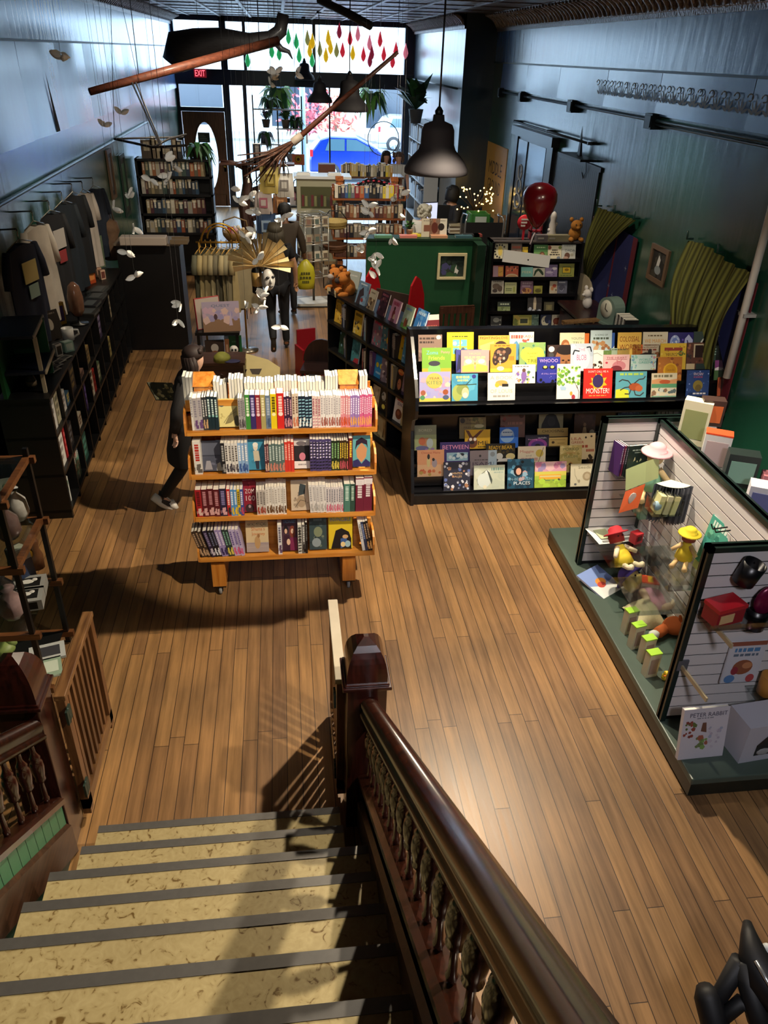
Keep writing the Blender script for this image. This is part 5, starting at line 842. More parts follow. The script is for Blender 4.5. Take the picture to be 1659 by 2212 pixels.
# ================================================================== PEOPLE
SKIN = 'd2a58a'
def human(name, label, loc, rz, P, skin=SKIN, top=None, legs=None, shoes='2a2a2c', hair=None, coat=None, face=True, group=None, extra=None):
    """P: joint overrides in metres, local frame facing -y; x = -1 side is the person's right"""
    J = dict(pelvis=(0, 0, .9), spine=(0, 0, 1.1), chest=(0, .01, 1.27), neck=(0, .01, 1.41), jaw=(0, -.025, 1.475), head=(0, -.015, 1.545), crown=(0, -.0, 1.6))
    for s, k in ((-1, 'r'), (1, 'l')):
        J.update({k+'sh': (.165*s, .01, 1.345), k+'el': (.215*s, .03, 1.09), k+'wr': (.23*s, -.03, .86), k+'pa': (.232*s, -.045, .80), k+'hip': (.09*s, 0, .86), k+'kn': (.095*s, -.01, .48), k+'an': (.095*s, .02, .085), k+'to': (.1*s, -.13, .035)})
    J.update(P); V = {k: Vector(v) for k, v in J.items()}
    R_ = dict(pelvis=(.13, .095), spine=(.115, .085), chest=(.14, .095), neck=.048, jaw=(.06, .07), head=(.078, .092), crown=(.06, .07), sh=.055, el=.04, wr=.026, pa=(.035, .016), hip=.085, kn=.056, an=.038, to=.03)
    E = [('pelvis', 'spine'), ('spine', 'chest'), ('chest', 'neck'), ('neck', 'jaw'), ('jaw', 'head'), ('head', 'crown')]
    for k in 'rl': E += [('chest', k+'sh'), (k+'sh', k+'el'), (k+'el', k+'wr'), (k+'wr', k+'pa'), ('pelvis', k+'hip'), (k+'hip', k+'kn'), (k+'kn', k+'an'), (k+'an', k+'to')]
    def rad(n): return R_[n] if n in R_ else R_[n[1:]]
    Jt = {k: (V[k], rad(k)) for k in V}; Eb = list(E)
    for k, s in (('r', -1), ('l', 1)):   # five fingers, curled a little
        d = (V[k+'pa']-V[k+'wr']).normalized(); side = d.orthogonal().normalized(); fw = d.cross(side)
        if abs(side.y) < abs(fw.y): side, fw = fw, side
        for i, (ln, o) in enumerate(((.052, -.024), (.066, -.008), (.062, .008), (.048, .022))):
            a = V[k+'pa']+d*.028+side*o; b_ = a+d*ln*.5+fw*.008; c = b_+d*ln*.4+fw*.022
            Jt.update({k+'f%da' % i: (a, .0095), k+'f%db' % i: (b_, .0085), k+'f%dc' % i: (c, .007)}); Eb += [(k+'pa', k+'f%da' % i), (k+'f%da' % i, k+'f%db' % i), (k+'f%db' % i, k+'f%dc' % i)]
        a = V[k+'wr']+d*.03+side*-.035; b_ = a+d*.04+side*-.012; Jt.update({k+'ta': (a, .011), k+'tb': (b_, .009)}); Eb += [(k+'wr', k+'ta'), (k+'ta', k+'tb')]
    t = thing(name, label, 'person', loc, rz, group)
    skin_body('body', Jt, Eb, mat(skin, .5), t)
    def cloth(nm, col, ks, es, add, tight={}):
        D = {k: (V[k], tuple(v+add+tight.get(k, 0) for v in (rad(k) if isinstance(rad(k), tuple) else (rad(k),)*2))) for k in ks}
        return skin_body(nm, D, es, mat(col, .75, var=.2), t)
    if top:
        col, slv = top; V['coll'] = V['chest'].lerp(V['neck'], .55); R_['coll'] = (.085, .07); V['hem'] = V['pelvis']+Vector((0, 0, -.03)); R_['hem'] = (.125, .1); ks = ['hem', 'pelvis', 'spine', 'chest', 'coll', 'rsh', 'lsh', 'rel', 'lel'] + (['rwr', 'lwr'] if slv else []); V0 = {k: V[k].copy() for k in ('rel', 'lel')}
        if not slv:
            for k in 'rl': V[k+'el'] = V[k+'sh'].lerp(V[k+'el'], .62)
        cloth('shirt', col, ks, [('hem', 'pelvis'), ('pelvis', 'spine'), ('spine', 'chest'), ('chest', 'coll'), ('chest', 'rsh'), ('chest', 'lsh'), ('rsh', 'rel'), ('lsh', 'lel')] + ([('rel', 'rwr'), ('lel', 'lwr')] if slv else []), .022, {'spine': .02, 'pelvis': .02, 'hem': .02})
        V.update(V0)
    if legs: cloth('trousers', legs, ['pelvis', 'rhip', 'lhip', 'rkn', 'lkn', 'ran', 'lan'], [('pelvis', 'rhip'), ('pelvis', 'lhip'), ('rhip', 'rkn'), ('lhip', 'lkn'), ('rkn', 'ran'), ('lkn', 'lan')], .012)
    if shoes:
        for k in 'rl':
            a, b_ = V[k+'an'], V[k+'to']; d = (b_-a); fl = Vector((d.x, d.y, d.z)).normalized()
            D = {'heel': (a-fl*.045+Vector((0, 0, -.03)), (.038, .03)), 'mid': (a.lerp(b_, .5)+Vector((0, 0, -.012)), (.042, .03)), 'toe': (b_+fl*.03, (.04, .024)), 'ank': (a+Vector((0, 0, .035)), .042)}
            if extra == 'sneaker': D = {k_: (p_, tuple(v*1.2 for v in (r_ if isinstance(r_, tuple) else (r_, r_)))) for k_, (p_, r_) in D.items()}
            sh = skin_body('shoe', D, [('heel', 'mid'), ('mid', 'toe'), ('heel', 'ank')], mat(shoes, .6), t)
            if extra == 'sneaker':
                q = (b_-a).normalized(); up_ = q.cross(Vector((1, 0, 0)) if abs(q.x) < .7 else Vector((0, 1, 0))).normalized(); up_ = up_ if up_.z > 0 else -up_
                m_ = MB().tube([a-fl*.07-up_*.055, a.lerp(b_, .5)-up_*.052, b_+fl*.06-up_*.02], [.042, .044, .038], 8); m_.tube([b_-fl*.02+up_*.014, b_+fl*.075-up_*.01], [.043, .034], 8)
                for j in range(4): c = a.lerp(b_, .1+.2*j)+up_*.03; m_.tube([c-Vector((.03, .02, 0)), c+Vector((.03, .02, 0))], .005, 5)
                m_.build('rubber_sole', mat('e4e2dc', .5), sh)
    H_ = V['head']; ax = (V['crown']-V['jaw']).normalized(); fwd = P.get('face', Vector((0, -1, 0))); fwd = Vector(fwd); fwd = (fwd-ax*fwd.dot(ax)).normalized(); sd = ax.cross(fwd)
    MF = Matrix.Translation(H_) @ Matrix((sd, -fwd, ax)).transposed().to_4x4()
    if face:
        f = MB().ell((0, -.092, -.012), (.012, .022, .02), 8).ell((0, -.088, -.052), (.024, .01, .008), 8, 1)
        for s in (-1, 1): f.ell((.03*s, -.082, .014), (.012, .008, .007), 8, 2).ell((.03*s, -.089, .014), (.005, .003, .005), 6, 3).ell((.03*s, -.083, .034), (.018, .007, .004), 6, 3).ell((.078*s, .005, -.005), (.01, .02, .028), 8)
        f.build('face', [mat(skin, .5), mat('a05a50', .5), mat('e8e4de', .4), mat('241a16', .5)], t)
    if hair:
        col, style = hair; h = MB()
        if style == 'beanie': h.lathe([(.1, -.02), (.104, .02), (.098, .06), (.075, .1), (.04, .122), (.004, .13)], (0, .005, 0), 16, 0, MF)
        else:
            h.lathe([(.088, -.0), (.098, .03), (.092, .07), (.066, .1), (.03, .115), (.003, .118)], (0, .012, 0), 18, 0, MF)
            h.ell((0, .045, -.01), (.09, .065, .085), 14, 0, MF)
            for s in (-1, 0, 1): h.ell((.045*s, -.062, .062), (.032, .028, .026), 8, 0, MF)
            if style in ('long', 'bob'):
                L_ = .42 if style == 'long' else .14
                for i in range(13):
                    a = -.35+i/12*(PI+.7); x, y = .085*math.cos(a), .03+.065*math.sin(a)
                    h.tube([(x*.9, y, .03), (x*1.08, y*1.05, -.06), (x*1.05, y+.02, -.06-L_*.5), (x*.8, y+.025, -.06-L_)], [.03, .034, .032, .012], 7, 0, True, MF)
            if style == 'curly':
                r = random.Random(4)
                for i in range(34):
                    a, b_ = r.uniform(-.3, PI+.3), r.uniform(-.09, .1); h.ell((.1*math.cos(a), .03+.085*math.sin(a), b_), .034, 7, 0, MF)
            if style == 'hood': h.lathe([(.1, -.12), (.115, -.05), (.115, .03), (.1, .09), (.05, .13), (.003, .135)], (0, .02, 0), 14, 0, MF)
        h.build('beanie' if style == 'beanie' else 'hood' if style == 'hood' else 'hair', mat(col, .65, var=.35, scale=60), t)
    return t, V
# walker beside the cart (local -y is the walking direction, turned to +x)
P1 = {'pelvis': (0, .03, .86), 'spine': (0, .0, 1.06), 'chest': (0, -.02, 1.23), 'neck': (0, -.05, 1.37), 'jaw': (0, -.105, 1.43), 'head': (0, -.1, 1.5), 'crown': (0, -.085, 1.555),
      'rsh': (-.16, -.02, 1.31), 'lsh': (.16, -.02, 1.31), 'rel': (-.2, .08, 1.07), 'rwr': (-.21, .12, .86), 'rpa': (-.21, .12, .8), 'lel': (.19, .13, 1.09), 'lwr': (.2, .24, 1.12), 'lpa': (.2, .29, 1.14),
      'rhip': (-.085, .03, .82), 'lhip': (.085, .03, .82), 'rkn': (-.085, .10, .45), 'ran': (-.09, .33, .12), 'rto': (-.09, .26, .045), 'lkn': (.085, -.12, .46), 'lan': (.085, -.28, .09), 'lto': (.09, -.42, .05)}
w1, V1 = human('person', 'person in a long black coat and white-toed sneakers walking past the cart', (-.93, 6.86, 0), PI/2, P1, 'd8b09a', legs='121215', shoes='2c2c30', hair=('2a1d1b', 'bob'), extra='sneaker')
def coat(t, col):
    b = MB(); secs = [(.50, .25, .2, .05), (.6, .245, .2, .045), (.8, .205, .165, .035), (1.0, .185, .14, .01), (1.15, .185, .135, -.01), (1.28, .2, .125, -.02), (1.35, .17, .1, -.03), (1.385, .09, .075, -.04)]
    n = 20; vs = []
    for z, rx, ry, yc in secs:
        for j in range(n): a = 2*PI*j/n; k = 1+.03*math.sin(a*5)*(1.4-z); vs.append((rx*k*math.cos(a), yc+ry*k*math.sin(a), z))
    b.add(vs, [(i*n+j, i*n+(j+1) % n, (i+1)*n+(j+1) % n, (i+1)*n+j) for i in range(len(secs)-1) for j in range(n)], 0, None, True)
    b.build('coat', mat(col, .8, var=.3), t)
    for pts in (((-.17, -.02, 1.31), (-.215, .08, 1.07), (-.215, .12, .87)), ((.17, -.02, 1.31), (.2, .13, 1.08), (.2, .23, 1.115))):
        MB().tube(pts, [.075, .06, .048], 12).ell(pts[0], .078, 10).ell(pts[1], .06, 10).build('sleeve', mat(col, .8, var=.3), t)
coat(w1, '141214')
fo = thing('patterned_folder', 'patterned folder held behind the walking person in the black coat', 'folder', M=Matrix.Translation((-1.13, 6.98, 1.13)) @ Matrix.Rotation(.5, 4, 'Z') @ Matrix.Rotation(.5, 4, 'X') @ Matrix.Rotation(.3, 4, 'Y'))
b = MB().box(-.16, .1, -.11, .11, -.006, .006); A, am, T_, tm = art_mesh('s 40 0 0 1 1 .1 8a7a4c 4a4a34 b0a070 2c3028', .26, .22, Matrix.Translation((-.03, -.11, .007)) @ Matrix.Rotation(-PI/2, 4, 'X')); b.build('board', mat('3c3a2c', .5), fo); A.build('cover_art', am, fo)
# two shoppers in the aisle seen from behind
PA = {'head': (.0, -.0, 1.555), 'crown': (0, .02, 1.615), 'rel': (-.24, .02, 1.12), 'rwr': (-.26, -.06, .9), 'rpa': (-.26, -.08, .84), 'lel': (.25, .04, 1.1), 'lwr': (.28, 0, .86), 'lpa': (.285, 0, .79), 'rkn': (-.1, -.02, .48), 'ran': (-.11, .0, .085), 'rto': (-.12, -.14, .035), 'lkn': (.09, -.03, .5), 'lan': (.1, .26, .2), 'lto': (.1, .22, .06)}
PA2 = {k: (-v[0], v[1], v[2]) for k, v in PA.items()}
PA2 = dict(PA); sw = {}
for k, v in PA.items(): sw[k] = v
a_, VA = human('person', 'person with long brown hair and black clothes walking away down the aisle', (-.12, 11.48, 0), PI+.1, {**sw, 'rkn': (-.09, -.03, .5), 'ran': (-.1, .0, .085), 'rto': (-.11, -.14, .035)}, 'c99a78', top=('15151a', False), legs='10121a', shoes='2c2620', hair=('3a3428', 'long'), face=False)
a_.scale = (1.1, 1.1, 1.1)
b_, VB = human('person', 'person in a black beanie and brown long sleeves carrying a yellow bag', (.03, 13.2, 0), PI+.15, {'rel': (-.25, -.02, 1.12), 'rwr': (-.29, -.08, .92), 'rpa': (-.3, -.09, .86)}, '6a4630', top=('3a3026', True), legs='20222a', shoes='1c1c1e', hair=('0b0b0d', 'beanie'), face=False)
b_.scale = (1.09, 1.09, 1.09)
bg_ = thing('shopping_bag', 'yellow plastic shopping bag with dark lettering hanging from the beanie wearer\'s hand', 'bag', (.345, 13.28, .42))
f = MB().lathe([(.02, 0), (.13, .02), (.16, .12), (.165, .25), (.13, .38), (.06, .47), (.02, .5)], (0, 0, 0), 18)
for v in f.v: v.y *= .55; v.x += .012*math.sin(v.z*40+v.y*30)
f.build('bag_body', mat('b7b02a', .35, var=.2, scale=6), bg_)
b = MB()
for k, (z, w) in enumerate(((.27, .16), (.2, .2), (.13, .12))): 
    for j in range(4): b.box(-w/2+j*w/4, -w/2+j*w/4+w/5.5, -.096, -.093, z, z+.04)
b.build('printed_lettering', mat('4a4a1c', .5), bg_)
# two people by the window, one seated at the desk, one behind it
human('person', 'dark haired person in glasses and a striped top at the window books', (at(834, 340, y=20.6).x, 20.6, 0), .2, {}, 'c8967c', top=('3a3a44', True), legs='1c2030', hair=('1e1614', 'bob'))[0].scale = (1.13,)*3
human('person', 'curly haired person in a white top standing behind the window books', (at(861, 340, y=20.4).x, 20.4, 0), 0, {'rel': (-.2, -.1, 1.12), 'rwr': (-.1, -.22, 1.08), 'rpa': (-.05, -.25, 1.08)}, 'd0a088', top=('d6d4cc', False), legs='4a5a4c', hair=('5a4236', 'curly'))[0].scale = (1.13,)*3
SEAT = {'pelvis': (0, 0, .55), 'spine': (0, -.02, .75), 'chest': (0, -.04, .92), 'neck': (0, -.05, 1.06), 'jaw': (0, -.08, 1.125), 'head': (0, -.07, 1.195), 'crown': (0, -.05, 1.25), 'rhip': (-.09, 0, .53), 'lhip': (.09, 0, .53), 'rkn': (-.1, -.42, .52), 'lkn': (.1, -.42, .52), 'ran': (-.1, -.4, .1), 'lan': (.1, -.4, .1), 'rto': (-.1, -.54, .035), 'lto': (.1, -.54, .035), 'rsh': (-.165, -.03, 1.0), 'lsh': (.165, -.03, 1.0), 'rel': (-.22, -.1, .76), 'lel': (.22, -.1, .76), 'rwr': (-.16, -.32, .78), 'lwr': (.16, -.32, .78), 'rpa': (-.14, -.38, .79), 'lpa': (.14, -.38, .79)}
human('person', 'grey haired person in a white shirt seated at the sales counter', (2.72, 15.6, 0), PI, SEAT, 'd0a890', top=('d9d8d2', True), legs='3a3c44', hair=('b9b6a6', 'curly'), face=False)[0].scale = (1.1,)*3
human('person', 'person in a dark hood sitting behind the counter computers', (3.5, 16.6, 0), -1.2, {**SEAT}, 'b08870', top=('14151a', True), legs='14151c', hair=('101116', 'hood'))[0].scale = (1.25,)*3
for lab, x, y, h in (('dark stool under the grey haired person', 2.72, 15.6, .48), ('dark stool under the hooded person', 3.5, 16.6, .55)):
    t = thing('stool', lab, 'stool', (x, y, 0)); MB().lathe([(.17, h-.04), (.18, h-.02), (.16, h)], (0, 0, 0), 16).build('seat', BLK, t)
    MB().tube([(0, 0, .04), (0, 0, h-.03)], .025, 8).build('column', BLKM, t)
    for k in range(5): MB().tube([(0, 0, .08), (.24*math.cos(k*1.257), .24*math.sin(k*1.257), .03)], .015, 6).build('leg', BLKM, t)
# ================================================================== MIDDLE OF THE SHOP
PALD = ['5a3a30', '2c3440', '6a6458', '3c4a44', '8a7a5c', '4a2c34', '24262c', '7a4c3c', '9a948a', '34485c', '5c5444', '2a2a2a', '8a5a3c', 'b0a48c']
PALB = ['c8b070', '3a5a8a', '8a2c34', 'd8d0bc', '2c2c30', '5a7a5c', 'e0c838', 'b0603c', '6a6a74', 'd8d4cc', '3c3448', '1c2430']
def orn(i): return ORD[i] if i < 20 else 'twenty-'+ORD[i-20]
def bookrow(M, x0, x1, z, n, h, pal, where, group, d=.15, seed=0, grain='book'):
    r = random.Random(seed); ws = [r.uniform(.7, 1.3) for _ in range(n)]; s = (x1-x0)/sum(ws); x = x0
    for i, w in enumerate(ws):
        ww = w*s
        spine_book(M @ Matrix.Translation((x+ww/2, 0, z)), ww-.002, round(h*r.choice((.82, .9, .96, 1, 1.05)), 3), d, pal[r.randrange(len(pal))], ('t:c8c0b0', 't:a89878', 'b:b8a888 t:d8d0c0')[i % 3], '%s %s from the left %s' % (orn(i), grain, where), group, grain, i % 3); x += ww
cart2 = make_cart('reddish wooden book cart full of dark paperbacks far behind the angled shelf', (1.66, 15.75, 0), 0, (wood('6a3418', '94552a', .45, 'X', .7), wood('7a3c1c', 'a86430', .45, 'Z', .7)))
MC2 = Matrix.Translation((1.66, 15.775, 0))
for z, nm, sd in ((.407, 'bottom shelf', 1), (.777, 'third shelf', 2), (1.142, 'second shelf', 3), (1.497, 'top shelf', 4)):
    bookrow(MC2 @ Matrix.Translation((0, .012*sd, 0)), -.66, .66, z, 18, .24, PALD if sd < 4 else PALB, 'on the %s of the far reddish cart' % nm, 'books on the far reddish cart', seed=sd, grain='paperback')
o = thing('sequin_garland', 'black and red sequinned cloth heaped on top of the far reddish cart', 'cloth', (1.75, 16.0, 1.62))
f = MB().grid(lambda u, v: (-.42+.84*u, -.16+.32*v, .04+.17*math.sin(PI*u)*math.sin(PI*v)+.025*math.sin(u*31)*math.cos(v*17)), 24, 12); f.build('cloth', mat('0c0a0c', .3, coat=.5), o)
f = MB()
for k in range(9): f.ell((-.4+.1*k, -.13+.02*math.sin(k*5), .08+.1*math.sin(PI*(k+1)/10)), (.03, .02, .018), 7)
f.build('red_trim', mat('b0283c', .35), o)
# table of books by the window
wy = 18.3; zt = at(780, 381, y=wy).z; xa, xb = at(735, 380, y=wy).x, at(872, 380, y=wy).x
tb = thing('window_table', 'dark wooden table carrying a row of upright books by the shop window', 'table', ((xa+xb)/2, wy+.2, 0)); hw = (xb-xa)/2
MB().box(-hw, hw, -.25, .3, zt-.04, zt).build('tabletop', wood('4a2c1a', '6a442a', .4, 'X'), tb)
for x in (-hw+.06, hw-.06):
    for y in (-.2, .25): MB().tube([(x, y, 0), (x, y, zt-.03)], [.022, .035], 8).build('leg', wood('4a2c1a', '6a442a', .4), tb)
bookrow(Matrix.Translation(((xa+xb)/2, wy-.02, 0)), -hw+.02, hw-.25, zt+.001, 24, .27, ['c8b070', 'd8d0bc', 'e0c838', '2c2c30', 'b8863c', '3a4450', 'd8d4cc', '1c2430', 'b0a890'], 'on the window table', 'books on the window table', seed=9)
bx = thing('cardboard_box', 'brown box left of the books near the shop window', 'box', (at(706, 372, y=wy).x, wy, 0)); 
MB().box(-.2, .2, -.1, .25, 0, zt+.01).build('pedestal', mat('5a4632', .6), bx); MB().box(-.18, .18, -.08, .2, zt+.01, zt+.24).build('carton', mat('6a3c28', .6), bx)
# white display counter with printed front
cy_ = 17.2; a = at(640, 380, y=cy_); c = at(738, 375, y=cy_)
wc = thing('display_counter', 'white-topped display counter with glass front left of the far cart', 'counter', ((a.x+c.x)/2, cy_, 0)); hw = (c.x-a.x)/2
MB().box(-hw, hw, 0, .5, 0, a.z-.05).build('carcass', mat('a8a488', .5), wc); MB().box(-hw-.05, hw+.2, -.05, .55, a.z-.05, a.z).build('countertop', mat('e8e8e4', .4), wc)
MB().box(-hw+.08, hw-.05, -.006, 0, a.z-.62, a.z-.2).build('glass_front', mat('5a5a40', .15), wc)
f = MB()
for k in range(12): f.box(-hw+.1+k*.065, -hw+.15+k*.065, -.012, -.006, a.z-.58, a.z-.36-.02*(k % 3), k % 3)
f.build('books_inside', [mat('6a2c30', .5), mat('8a8a5c', .5), mat('4a4a38', .5)], wc)
MB().box(-hw+.08, hw-.08, -.006, 0, .2, a.z-.7).build('lower_panel', mat('8a8c84', .4), wc)
for lab, px, cc in (('left of the two white paper trays on the display counter', 655, 'eceae4'), ('right of the two white paper trays on the display counter', 722, 'e4e2dc')):
    p = at(px, 374, y=cy_+.2); t = thing('paper_tray', lab, 'tray', (p.x, cy_+.2, a.z)); MB().box(-.14, .14, -.1, .1, 0, .03).build('tray', mat(cc, .5), t); MB().box(-.12, .12, -.08, .08, .03, .05).build('paper', mat('f2f0ea', .6), t)
# greeting-card rack
cr = thing('card_rack', 'tall wire greeting card rack on a square white base in the aisle', 'card rack', (.5, 13.95, 0))
MB().box(-.3, .3, -.26, .26, .02, .06).build('base', mat('c8c8c4', .4), cr); MB().box(-.32, .32, -.28, .28, 0, .02).build('base_edge', BLK, cr)
MB().tube([(0, 0, .06), (0, 0, 1.5)], .022, 8).build('pole', mat('5a5448', .4, .6), cr)
w = MB()
for z in (.5, .78, 1.06, 1.34, 1.48):
    for s in (0, PI/2, PI, 3*PI/2): m = Matrix.Rotation(s+.35, 4, 'Z'); w.tube([(-.22, -.2, z), (.22, -.2, z)], .006, 5, 0, True, m).tube([(-.22, -.22, z+.05), (.22, -.22, z+.05)], .004, 5, 0, True, m)
for s in (0, PI/2, PI, 3*PI/2): m = Matrix.Rotation(s+.35, 4, 'Z'); w.tube([(-.22, -.2, .4), (-.22, -.2, 1.5)], .008, 5, 0, True, m).tube([(0, -.2, 1.48), (0, 0, 1.48)], .006, 5, 0, True, m)
w.build('wire_frame', mat('b8b8b4', .3, .7), cr)
k = 0
for z in (.51, .79, 1.07, 1.35):
    for s in (0, PI/2, 3*PI/2):
        for x in (-.15, 0, .15):
            k += 1
            if (k*7) % 11 == 3: continue
            m = Matrix.Translation((.5, 13.95, z)) @ Matrix.Rotation(s+.35, 4, 'Z') @ Matrix.Translation((x, -.208, 0)) @ Matrix.Rotation(-.08, 4, 'X')
            cc = ['c8bca4', 'a89c88', '8a7a68', 'b8b4a8', '9a8a78', 'd0c8b8'][k % 6]
            t = thing('greeting_card', '%s card of the %s tier on the %s face of the wire card rack' % (('left', 'middle', 'right')[int(x/.15)+1], {.51: 'lowest', .79: 'second', 1.07: 'third', 1.35: 'top'}[z], {0: 'near', 1: 'right', 4: 'left'}[int(s)]), 'card', M=m, group='cards on the wire rack')
            MB().box(-.055, .055, -.003, 0, 0, .16).build('card', mat(cc, .6), t); MB().box(-.035, .035, -.0045, -.003, .04, .12).build('picture', mat(['6a5a4c', '8a6a5c', '5a6a64'][k % 3], .6), t)
# tiered basket stand
bs = thing('basket_stand', 'three-tier stand of round woven baskets beside the card rack', 'basket stand', (.95, 15.0, 0))
MB().tube([(-.22, 0, 0), (-.22, 0, 1.25), (-.1, 0, 1.4), (.1, 0, 1.4), (.22, 0, 1.25), (.22, 0, 0)], .01, 6).build('frame', BLKM, bs)
for z, cc in ((.25, '4a2c1a'), (.68, '5a3820'), (1.1, 'a08a50')):
    b = MB().lathe([(.17, 0), (.22, .08), (.23, .14), (.21, .14), (.16, .02), (.001, .02)], (0, 0, z), 20)
    for q in range(3): b.tube([(.2*math.cos(j*PI/10)*(1+.05*q), .2*math.sin(j*PI/10)*(1+.05*q), z+.03+.045*q) for j in range(21)], .012, 6)
    b.build('basket', mat(cc, .7, var=.3, scale=30), bs)
# driftwood merchandise tree with bags
dt = thing('driftwood_stand', 'dark driftwood trunk stand hung with tote bags in the aisle', 'display stand', (-.62, 14.6, 0))
MB().tube([(-.05, 0, 0), (.0, .02, .3), (-.1, 0, .7), (.02, .03, 1.1), (-.05, 0, 1.5), (.04, 0, 1.9), (.0, 0, 2.25)], [.2, .15, .12, .13, .1, .09, .05], 10).build('trunk', wood('2a1612', '4a2a20', .6), dt)
for a, c in (((0, 0, 1.3), (.75, -.05, 1.45)), ((0, 0, 1.75), (.7, .0, 1.95)), ((0, 0, 2.1), (.85, .05, 2.2)), ((0, 0, 2.15), (-.4, 0, 2.25))): MB().tube([a, Vector(a).lerp(Vector(c), .5)+Vector((0, 0, .03)), c], [.05, .035, .02], 7).build('branch', wood('2a1612', '4a2a20', .6), dt)
MB().lathe([(.3, 0), (.3, .04), (.2, .06)], (0, 0, 0), 18).build('foot', BLK, dt)
MB().box(-.42, .85, -.12, .16, 2.2, 2.23).build('top_board', wood('3a2018', '5a3426', .5, 'X'), dt)
def tote(name, lab, x, y, zt, w, h, col, mark):
    t = thing(name, lab, 'bag', (x, y, zt)); b = MB()
    b.grid(lambda u, v: ((u-.5)*w*(1-.1*v), -.02-.05*math.sin(PI*u)*math.sin(PI*min(1, v+.1))+.01*math.sin(u*14)*(1-v), -h+h*v-.16), 10, 10).grid(lambda u, v: ((u-.5)*w*(1-.1*v), .02+.04*math.sin(PI*u)*math.sin(PI*v), -h+h*v-.16), 8, 8); b.build('cloth_body', mat(col, .8, var=.12), t)
    MB().tube([(-w*.25, -.03, -.17), (-w*.2, -.02, -.05), (0, -.01, 0), (w*.2, -.02, -.05), (w*.25, -.03, -.17)], .012, 6).build('handle', mat(col, .8), t)
    MB().box(-w*.22, w*.22, -.085, -.075, -.16-h*.7, -.16-h*.25).box(-w*.13, w*.13, -.09, -.083, -.16-h*.6, -.16-h*.34, 1).build('print', [mat(mark, .7), mat(col, .8)], t)
for a in (('tote_bag', 'yellow tote bag with a framed emblem on the driftwood stand', (582, 338), .38, .42, 'cdb868', '9a8430'), ('tote_bag', 'white tote bag with a grey print beside the yellow tote', (612, 352), .34, .38, 'd0ccc4', '8a8480'), ('tote_bag', 'pale tote bag with pink flowers under the yellow tote', (567, 392), .32, .36, 'b8aca8', 'a05a6a'), ('tote_bag', 'navy tote bag with a round face print low on the driftwood stand', (573, 440), .36, .42, '2c4468', '8aa0b8'), ('tote_bag', 'orange-brown bag on the right of the driftwood stand', (604, 398), .26, .3, '8a5a34', 'b88a5c'), ('tote_bag', 'white tote bag with a pink face hanging by the window shelf', (642, 385), .34, .36, 'd8d0d0', 'b07080')):
    p = at(*a[2], y=14.35 if a[2][0] < 630 else 17.6); tote(a[0], a[1], p.x, p.y, p.z, *a[3:])
for i, (px, h, cc) in enumerate(((545, .06, '3a3c40'), (556, .3, '24242a'), (568, .16, 'b8a8a0'), (580, .09, '5a4a44'), (592, .05, '8a847c'))):
    p = at(px, 352, y=14.5); spine_book(Matrix.Translation((p.x, 14.5, 2.232)), .13, h, .16, cc, 't:a8a098', '%s book from the left on the driftwood stand\'s top board' % ORD[i], 'books on top of the driftwood stand')
# wicker basket on wire stand
wb = thing('wicker_basket', 'wicker basket of small toys on a wire stand left of the driftwood', 'basket', (at(510, 520, y=13.2).x, 13.2, 0)); zb = at(510, 522, y=13.2).z
for k in range(4): MB().tube([(.12*math.cos(k*PI/2+.6), .12*math.sin(k*PI/2+.6), zb), (.2*math.cos(k*PI/2+.6), .2*math.sin(k*PI/2+.6), 0)], .008, 5).build('leg', BLKM, wb)
b = MB().lathe([(.12, zb), (.2, zb+.1), (.21, zb+.16), (.19, zb+.16), (.11, zb+.03), (.001, zb+.03)], (0, 0, 0), 20); b.tube([(-.2, 0, zb+.15), (-.18, 0, zb+.32), (0, 0, zb+.38), (.18, 0, zb+.32), (.2, 0, zb+.15)], .012, 6); b.build('basket', mat('7a6038', .7, var=.3, scale=40), wb)
for i, (dx_, dz, cc, lab) in enumerate(((-.08, .17, 'b03c34', 'red'), (.02, .2, 'd8d4cc', 'white'), (.1, .17, 'c8b08a', 'tan'), (-.02, .16, 'c08a90', 'pink'))):
    o = MB().ell((0, 0, 0), (.055, .05, .05), 10).ell((.03, -.03, .04), .03, 8).ell((-.03, -.02, .045), .018, 6).build('toy', mat(cc, .7)); o.location = (wb.location.x+dx_, 13.2-.03*i, zb+dz); tag(o, 'small %s toy in the wicker basket' % lab, 'toy', 'toys in the wicker basket')
